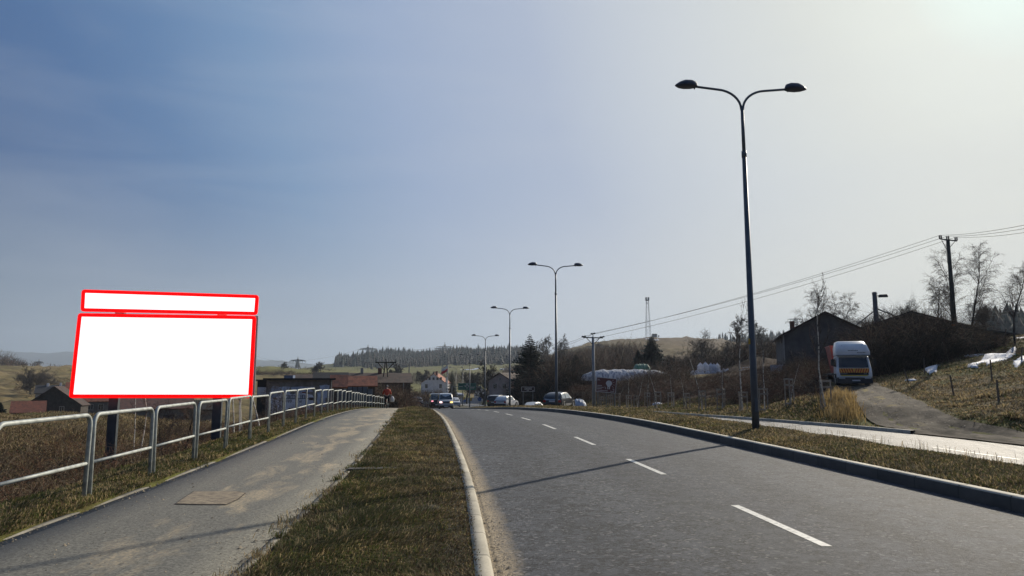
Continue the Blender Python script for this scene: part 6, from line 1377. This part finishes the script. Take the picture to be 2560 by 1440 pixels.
    for s in (-1, 1):
        MB().box((s * .84, -.20, .67), (.42, .05, .14)).build('headlight', mHeadOff, e, bevel=.02)
        for yy in (.95, 5.4):
            wl = MB().disc((s * .98, yy, .45), .45, (1, 0, 0), .28, 22).build('wheel', mTyre, e); MB().disc((s * 1.0, yy, .45), .26, (1, 0, 0), .29, 14).build('rim', mRim, wl)
        MB().box((s * .42, 3.9, .75), (.12, 7.0, .2)).build('chassis_rail', mB, e); MB().box((s * 1.03, .95, .98), (.22, 1.1, .12)).build('mudguard', mTrim, e)
    MB().box((0, 5.1, 1.02), (2.35, 5.8, .16)).build('load_bed', M('bed_steel', (.13, .13, .13), (.09, .09, .09), .6), e)
    e.scale = (1, 1, .85)
    for ch in bpy.data.objects:
        if ch.parent == e and ch.name.startswith('wheel'): ch.data.transform(Matrix.Translation((0, 0, .45)) @ Matrix.Diagonal((1, 1, 1 / .86, 1)) @ Matrix.Translation((0, 0, -.45)))
    r_ = empty('red_skip', tuple(Matrix.Rotation(e.rotation_euler.z, 3, 'Z') @ Vector((-.28, 4.2, .96)) + Vector(e.location)), e.rotation_euler.z, 'red flaring metal container riding on the bed of the recovery truck', 'container')
    m = MB(); b_, t_ = (.6, .9), (.86, 1.4); m.loft([[(-b_[0], -b_[1], 0), (b_[0], -b_[1], 0), (b_[0], b_[1], 0), (-b_[0], b_[1], 0)], [(-t_[0], -t_[1], 2.0), (t_[0], -t_[1], 2.0), (t_[0], t_[1], 2.0), (-t_[0], t_[1], 2.0)]])
    mr_ = M('red_container_paint', (.36, .06, .05), (.28, .045, .04), .5, 2); m.build('hopper', mr_, r_); f = MB()
    for a, b in (((-t_[0], -t_[1]), (t_[0], -t_[1])), ((t_[0], -t_[1]), (t_[0], t_[1])), ((t_[0], t_[1]), (-t_[0], t_[1])), ((-t_[0], t_[1]), (-t_[0], -t_[1]))): f.bar((*a, 2.0), (*b, 2.0), .09)
    f.build('rim', mr_, r_)
truck()
# ------------------------------------------------------------------ signs and flag
def legs(e, xs, h_, mt, r_=.045, z=-.4):
    for x in xs: MB().tube([(x, .06, z), (x, .06, h_)], r_, 8).build('post', mt, e)
mSignB = M('sign_brown', (.13, .028, .022), (.11, .024, .019), .5); mSignW = M('sign_white', (.66, .66, .66), (.6, .6, .6), .5); mPostS = M('sign_post_steel', (.17, .19, .20), (.13, .145, .15), .5, metal=.3)
def red_sign():
    d = 79; x = px2x(1515, d); zt, zb = zat(945, d), zat(980, d); W = 50 / F * d; hh = zt - zb; z0 = Hf(x, d)
    e = empty('tourist_board', (x, d, z0), R(8), 'red-brown board with a white emblem, slightly tilted, right of the concrete pole', 'sign'); zc = (zt + zb) / 2 - z0; tl = Matrix.Rotation(R(5), 3, 'Y')
    def b(cx, cz, w2, h2, y, rot=0): q = tl @ Vector((cx, 0, cz)); return (q.x, y, q.z + zc), (w2, .012, h2), Matrix.Rotation(R(5) + rot, 3, 'Y')
    c, dd, mm = b(0, 0, W, hh, 0); MB().box(c, (W, .06, hh), M4=mm).build('board', mSignB, e)
    fr = MB()
    for cx, cz, w2, h2 in ((0, hh / 2, W, .05), (0, -hh / 2, W, .05), (-W / 2, 0, .05, hh), (W / 2, 0, .05, hh)): c, dd, mm = b(cx, cz, w2, h2, -.04); fr.box(c, dd, M4=mm)
    fr.build('frame', mSignW, e)
    em = MB()   # rounded white emblem with rays, a small building outline under it
    def poly(pts, y=-.046):
        P_ = [tl @ Vector((a, 0, c)) for a, c in pts]; em.loft([[(p.x, y, p.z + zc) for p in P_], [(p.x, y + .01, p.z + zc) for p in P_]])
    cx, cz = .30, .18
    poly([(cx + .36 * math.cos(a) * (1 if math.sin(a) > -.3 else .8), cz + .36 * math.sin(a)) for a in [2 * math.pi * k / 16 for k in range(16)]])
    poly([(cx - .17, cz - .34), (cx - .15, cz - .62), (cx - .08, cz - .62), (cx - .08, cz - .34)]); poly([(cx + .02, cz - .34), (cx + .0, cz - .60), (cx + .12, cz - .60), (cx + .14, cz - .34)])
    for a in (-35, -10, 20, 42): 
        ca, sa = math.cos(R(a)), math.sin(R(a)); poly([(cx + .44 * ca - .012 * sa, cz + .44 * sa + .012 * ca), (cx + .70 * ca - .012 * sa, cz + .70 * sa + .012 * ca), (cx + .70 * ca + .012 * sa, cz + .70 * sa - .012 * ca), (cx + .44 * ca + .012 * sa, cz + .44 * sa - .012 * ca)])
    for p0, p1 in (((cx + .2, -.62), (cx + .62, -.66)), ((cx + .45, -.38), (cx + .62, -.36)), ((cx + .60, -.36), (cx + .62, -.64)), ((cx - .45, -.18), (cx - .3, -.45))):
        v = Vector((p1[0] - p0[0], p1[1] - p0[1])).normalized() * .02; poly([(p0[0] - v.y, p0[1] + v.x), (p1[0] - v.y, p1[1] + v.x), (p1[0] + v.y, p1[1] - v.x), (p0[0] + v.y, p0[1] - v.x)])
    em.build('emblem', mSignW, e); tx = MB()
    for cx, cz, w2 in ((-.72, -.10, .62), (-.62, -.28, .86), (-.75, -.44, .58), (-.35, -.62, 1.3), (-.85, .58, .3), (-.85, .48, .38)):
        n = int(w2 / .11)
        for k in range(n): c, dd, mm = b(cx - w2 / 2 + (k + .5) * .11, cz, .08, .06 if cz < .4 else .04, -.042); tx.box(c, dd, M4=mm)
    tx.build('lettering', mSignW, e); legs(e, (-.95, .0, .95), zb - z0 + .2, mPostS)
red_sign()
def small_brown():
    d = 99; x = px2x(1320, d); zt, zb = zat(967, d), zat(978, d); W = 32 / F * d; z0 = Hf(x, d); e = empty('tourist_sign', (x, d, z0), R(5), 'small dark brown tourist sign on two posts in front of the dark bushes', 'sign'); zc = (zt + zb) / 2 - z0
    MB().box((0, 0, zc), (W, .05, zt - zb)).build('board', M('sign_dark_brown', (.035, .018, .014), (.03, .015, .012), .5), e); f = MB()
    for cx, cz, w2, h2 in ((0, (zt - zb) / 2, W, .03), (0, -(zt - zb) / 2, W, .03), (-W / 2, 0, .03, zt - zb), (W / 2, 0, .03, zt - zb)): f.box((cx, -.03, zc + cz), (w2, .012, h2))
    f.build('frame', mSignW, e); t = MB()
    for cz, n in ((.16, 9), (0, 9), (-.17, 3)):
        for k in range(n): t.box((-.6 + (12 - n) * .05 + k * .115, -.03, zc + cz), (.08, .01, .06))
    t.box((.70, -.03, zc - .17), (.13, .01, .07)); t.build('lettering', mSignW, e); legs(e, (-.68, .68), zb - z0 + .1, mPostS)
small_brown()
def green_sign():
    d = 176; x = px2x(1168, d); zt, zb = zat(957.5, d), zat(974.5, d); W = 44.5 / F * d; z0 = zat(1008, d); e = empty('direction_sign', (x, d, z0), R(3), 'large green roundabout direction sign carried by a gantry over the road', 'sign'); zc = (zt + zb) / 2 - z0; hh = zt - zb
    MB().box((0, 0, zc), (W, .1, hh)).build('board', M('sign_green', (.005, .115, .075), (.004, .10, .065), .5), e); t = MB(); y = -.07
    pts = []
    for k in range(0, 13): a = R(-60 + k * 25); pts.append((.0 + .32 * math.cos(a), y, zc + .08 + .30 * math.sin(a)))
    t.tube(pts, .055, 4); t.tube([(-.0, y, zc - .24), (-.05, y, zc - .62)], .06, 4); t.tube([(-.32, y, zc + .08), (-.75, y, zc + .18)], .05, 4); t.tube([(.32, y, zc + .08), (.62, y, zc + .12)], .05, 4); t.tube([(0, y, zc + .38), (0, y, zc + .55)], .05, 4)
    t.build('roundabout_symbol', mSignW, e); l = MB()
    for cx, cz, n in ((-1.9, -.02, 6), (-.3, .62, 7), (.95, -.12, 7), (.95, -.38, 6)):
        for k in range(n): l.box((cx + k * .15, y, zc + cz), (.11, .02, .09))
    l.build('lettering', mSignW, e); f = MB()
    for s in (-1, 1): f.box((0, -.056, zc + s * (hh / 2 - .06)), (W - .1, .012, .035)); f.box((s * (W / 2 - .06), -.056, zc), (.035, .012, hh - .1))
    f.build('border', M('sign_border', (.12, .32, .26), (.1, .28, .22), .5), e)
    xl, xr = px2x(1130, d) - x, px2x(1203, d) - x; zz = zat(966, d) - z0
    MB().bar((xl, .2, zz), (xr, .2, zz), .14).build('beam', mPostS, e); legs(e, (xl, xr), zz + .1, mPostS, .13); 
green_sign()
def flag():
    d = 215; x = px2x(1119.5, d); z0 = zat(1006, d); zt = zat(913, d); e = empty('flagpole', (x, d, z0), 0, 'tall white flagpole right of the white house', 'flagpole')
    MB().tube([(0, 0, 0), (0, 0, 3.6)], .26, 10).build('base_column', mWh, e); MB().tube([(0, 0, 3.4), (0, 0, zt - z0)], [.10, .06], 8).build('pole', mWh, e); MB().ball((0, 0, zt - z0), .14).build('finial', mWh, e)
    n, m = 14, 8; o = empty('flag', (x, d, zat(915, d)), 0, 'white over red national flag blowing to the left of the flagpole', 'flag')
    for nm, r0, r1, mt in (('white_half', 0, 4, M('flag_white', (.70, .70, .72), (.6, .6, .63), .8)), ('red_half', 4, 8, M('flag_red', (.62, .02, .04), (.5, .015, .03), .8))):
        V = []; 
        for i in range(n + 1):
            f = i / n
            for j in range(r0, r1 + 1):
                g = j / m; xx = -f * 1.95; zz = -f * 1.0 - g * 1.65 + .06 * math.sin(f * 9); V.append((xx, .12 * math.sin(f * 8 + g * 2) * f, zz))
        k = r1 - r0 + 1; ii = np.arange((n + 1) * k).reshape(n + 1, k); Fq = np.stack([ii[:-1, :-1], ii[1:, :-1], ii[1:, 1:], ii[:-1, 1:]], -1).reshape(-1, 4)
        s = link(nm, npmesh(nm, np.array(V), Fq), mt, o, smooth=True); so_ = s.modifiers.new('t', 'SOLIDIFY'); so_.thickness = .02
flag()
def thin_pole(px, yt, yb, d, r_, name, label, cat, top=None):
    x = px2x(px, d); z0 = zat(yb, d); m = MB().tube([(0, 0, -.3), (0, 0, zat(yt, d) - z0)], r_, 8); o = m.build(name, mPostS if d < 150 else mWh); o.location = (x, d, z0); tag(o, label, cat); return o
thin_pole(1022.5, 905, 1014, 118, [.13, .08], 'street_pole', 'plain grey pole between the old farmhouse and the white house', 'pole')
thin_pole(1009, 957, 1014, 106, [.07, .07], 'corner_pole', 'thin yellowish pole at the corner of the old farmhouse', 'pole')
def small_sign(px, py, d, r_, label, mt, shape='disc'):
    x = px2x(px, d); z0 = zat(1011, d); e = empty('road_sign', (x, d, z0), 0, label, 'road sign', 'small road signs at the roundabout'); h_ = zat(py, d) - z0
    MB().tube([(0, .06, -.3), (0, .06, h_ + .3)], .05, 6).build('post', mPostS, e)
    (MB().disc((0, 0, h_), r_, (0, 1, 0), .05, 16) if shape == 'disc' else MB().box((0, 0, h_), (r_ * 1.6, .05, r_ * 2))).build('plate', mt, e)
    if shape == 'disc': MB().bar((-r_ * .4, -.035, h_ + r_ * .35), (r_ * .35, -.035, h_ - r_ * .4), r_ * .22, .02).build('arrow', mSignW, e)
mBlueS = M('sign_blue', (.02, .09, .30), (.015, .07, .25), .5); mYelS = M('sign_yellow', (.50, .32, .03), (.42, .27, .03), .5)
small_sign(1199, 997, 150, .42, 'blue round keep-right sign just left of the fourth lamp row', mBlueS); small_sign(1162, 1001, 225, .45, 'blue round sign below the left part of the green direction sign', mBlueS)
small_sign(1161, 995, 228, .45, 'yellow square sign right of the coach', mYelS, 'sq'); small_sign(1177, 997, 222, .5, 'yellow square sign below the middle of the green direction sign', mYelS, 'sq'); small_sign(1222, 992, 140, .32, 'white round sign in front of the pink gabled house', mSignW)
def guardrail(x0, x1, d, y0, y1, label):
    e = empty('guard_rail', (px2x(x0, d), d, zat(y1, d)), 0, label, 'railing'); L_ = px2x(x1, d) - px2x(x0, d); h_ = zat(y0, d) - zat(y1, d)
    for k in (1, .55): MB().tube([(0, 0, h_ * k), (L_, 0, h_ * k)], .05, 6).build('rail', mGalv, e)
    for k in range(7): MB().tube([(L_ * k / 6, 0, -.3), (L_ * k / 6, 0, h_)], .045, 6).build('post', mGalv, e)
guardrail(1050, 1076, 150, 1004, 1012, 'far steel railing between the dark car and the vans')

# ------------------------------------------------------------------ cyclist
def skin(name, verts, edges, radii, mat, parent, sub=1):
    me = bpy.data.meshes.new(name); me.from_pydata(verts, edges, []); o = bpy.data.objects.new('tmp', me); col.objects.link(o); o.modifiers.new('s', 'SKIN'); sb = o.modifiers.new('u', 'SUBSURF'); sb.levels = sub; sb.render_levels = sub
    for v, r_ in zip(me.skin_vertices[0].data, radii): v.radius = (r_ if isinstance(r_, tuple) else (r_, r_))
    me.skin_vertices[0].data[0].use_root = True
    dg = bpy.context.evaluated_depsgraph_get(); dg.update(); m2 = bpy.data.meshes.new_from_object(o.evaluated_get(dg)); bpy.data.objects.remove(o); m2.materials.clear(); m2.name = name
    return link(name, m2, mat, parent, smooth=True)
def cyclist():
    d = 55.0; x = px2x(968.5, d); z0 = Z(1020.5, d); rz = R(8)
    b = empty('bicycle', (x, d, z0), rz, 'dark bicycle ridden along the path by the person in the red-orange jacket', 'bicycle')
    mF = M('bike_frame', (.03, .03, .035), (.02, .02, .024), .4)
    for yy in (-.52, .52):    # rear wheel nearer the camera
        t = MB().tube([(0, yy + .33 * math.cos(2 * math.pi * k / 24), .34 + .33 * math.sin(2 * math.pi * k / 24)) for k in range(25)], .022, 6, False).build('wheel', mTyre, b)
        s = MB()
        for k in range(10): s.tube([(0, yy, .34), (0, yy + .32 * math.cos(k * .628), .34 + .32 * math.sin(k * .628))], .003, 3)
        s.build('spokes', mRim, t)
    f = MB(); f.tube([(0, -.05, .30), (0, -.18, .85)], .02, 6); f.tube([(0, -.05, .30), (0, .36, .82)], .022, 6); f.tube([(0, -.15, .80), (0, .36, .88)], .018, 6); f.tube([(0, .34, .95), (0, .52, .34)], .018, 6); f.tube([(0, -.05, .30), (0, -.52, .34)], .014, 6); f.tube([(0, -.16, .78), (0, -.52, .34)], .012, 6); f.build('frame', mF, b)
    MB().tube([(-.29, .20, 1.04), (-.25, .32, 1.05), (0, .36, 1.02), (.25, .32, 1.05), (.29, .20, 1.04)], .014, 6).build('handlebar', mF, b)
    MB().ball((0, -.20, .90), (.085, .15, .04)).build('saddle', mDark, b); MB().box((0, -.86, .62), (.08, .03, .06)).build('rear_lamp', mRedL, b)
    MB().box((-.10, -.05, .20), (.09, .22, .025)).build('pedal', mDark, b); MB().box((.10, -.05, .44), (.09, .22, .025)).build('pedal', mDark, b)
    p = empty('person', (x, d, z0), rz, 'cyclist in a red-orange jacket and dark trousers riding away on the path', 'person')
    mSk = M('skin', (.42, .26, .19), (.36, .22, .16), .6); mTr = M('dark_trousers', (.018, .019, .024), (.012, .013, .016), .85, 8); mJk = M('orange_red_jacket', (.48, .055, .02), (.36, .04, .015), .75, 6)
    V = [(0, -.19, .97), (0, -.16, 1.15), (0, -.08, 1.38), (0, -.03, 1.50), (0, .0, 1.57), (0, .02, 1.66), (0, .025, 1.75)]; E = [(k, k + 1) for k in range(6)]; Rr = [(.15, .12), (.14, .11), (.16, .11), (.10, .08), .055, (.075, .09), (.065, .08)]
    def add(chain, root, rr):
        last = root
        for c, r_ in zip(chain, rr): V.append(c); Rr.append(r_); E.append((last, len(V) - 1)); last = len(V) - 1
        return last
    for s in (-1, 1):
        lo = s < 0; knee = (s * .13, .20, .62 if lo else .80); ank = (s * .11, -.04, .24 if lo else .50)
        add([(s * .10, -.15, .93), knee, ((knee[0] + ank[0]) / 2, (knee[1] + ank[1]) / 2 - .02, (knee[2] + ank[2]) / 2), ank, (s * .11, .12, ank[2] - .05)], 0, [.10, .062, .058, .04, .038])
        h = add([(s * .17, -.06, 1.43), (s * .26, .02, 1.22), (s * .28, .18, 1.09), (s * .28, .24, 1.07)], 2, [.065, .05, .036, .030])
        for k in range(4): add([(s * (.25 + .02 * k), .28, 1.085 - .002 * k), (s * (.25 + .02 * k), .30, 1.06 - .004 * abs(k - 1)), (s * (.25 + .02 * k), .275, 1.035)], h, [.010, .009, .008])
        add([(s * .235, .25, 1.05), (s * .235, .27, 1.03)], h, [.011, .009])
    body = skin('body', V, E, Rr, mSk, p, 1)
    Vj = [(0, -.18, 1.02), (0, -.15, 1.18), (0, -.08, 1.40), (0, -.04, 1.50)]; Ej = [(0, 1), (1, 2), (2, 3)]; Rj = [(.195, .15), (.19, .145), (.20, .135), (.10, .09)]
    for s in (-1, 1):
        i = len(Vj); Vj += [(s * .19, -.06, 1.43), (s * .285, .02, 1.22), (s * .285, .16, 1.10)]; Rj += [.09, .072, .052]; Ej += [(2, i), (i, i + 1), (i + 1, i + 2)]
    skin('jacket', Vj, Ej, Rj, mJk, p, 1)
    Vt = [(0, -.19, .98)]; Rt = [(.175, .14)]; Et = []
    for s in (-1, 1):
        lo = s < 0; knee = (s * .13, .20, .62 if lo else .80); ank = (s * .11, -.04, .28 if lo else .54); i = len(Vt); Vt += [(s * .10, -.14, .93), knee, ank]; Rt += [.12, .085, .062]; Et += [(0, i), (i, i + 1), (i + 1, i + 2)]
    skin('trousers', Vt, Et, Rt, mTr, p, 1)
    for s in (-1, 1):
        za = .24 if s < 0 else .50; MB().ball((s * .11, .02, za - .035), (.05, .14, .05)).build('shoe', mDark, p)
    MB().ball((0, .01, 1.725), (.082, .098, .10), 12, 8).build('hair', M('grey_hair', (.30, .28, .27), (.2, .19, .18), .9, 20), p, smooth=True)
    for s in (-1, 1): MB().ball((s * .082, .025, 1.67), (.012, .02, .03), 6, 5).build('ear', mSk, p)
    MB().ball((0, .115, 1.67), (.014, .02, .022), 6, 5).build('nose', mSk, p)
    for s in (-1, 1): MB().ball((s * .03, .105, 1.70), (.012, .008, .008), 6, 5).build('eye', mDark, p)
    MB().box((0, .108, 1.63), (.05, .006, .008)).build('mouth', M('lips', (.3, .12, .1), None, .6), p)
    q = Matrix.Rotation(rz, 3, 'Z') @ Vector((.40, .20, .98)) + Vector((x, d, z0)); e = empty('carrier_bag', tuple(q), rz, 'white plastic carrier bag hanging from the right end of the handlebar', 'bag')
    rr = []
    for zz, w2, dd in ((-.46, .10, .07), (-.42, .16, .10), (-.25, .165, .10), (-.10, .11, .06), (0, .03, .02)): rr.append([(w2 * math.cos(a), dd * math.sin(a), zz) for a in [2 * math.pi * k / 12 for k in range(12)]])
    MB().loft(rr).build('sack', M('white_plastic', (.66, .67, .66), (.5, .52, .52), .45, 12, bump=.4, bscale=20), e, smooth=True); MB().tube([(-.03, 0, -.02), (-.07, 0, .06), (-.1, 0, .08)], .008, 5).build('handle', mSignW, e)
cyclist()
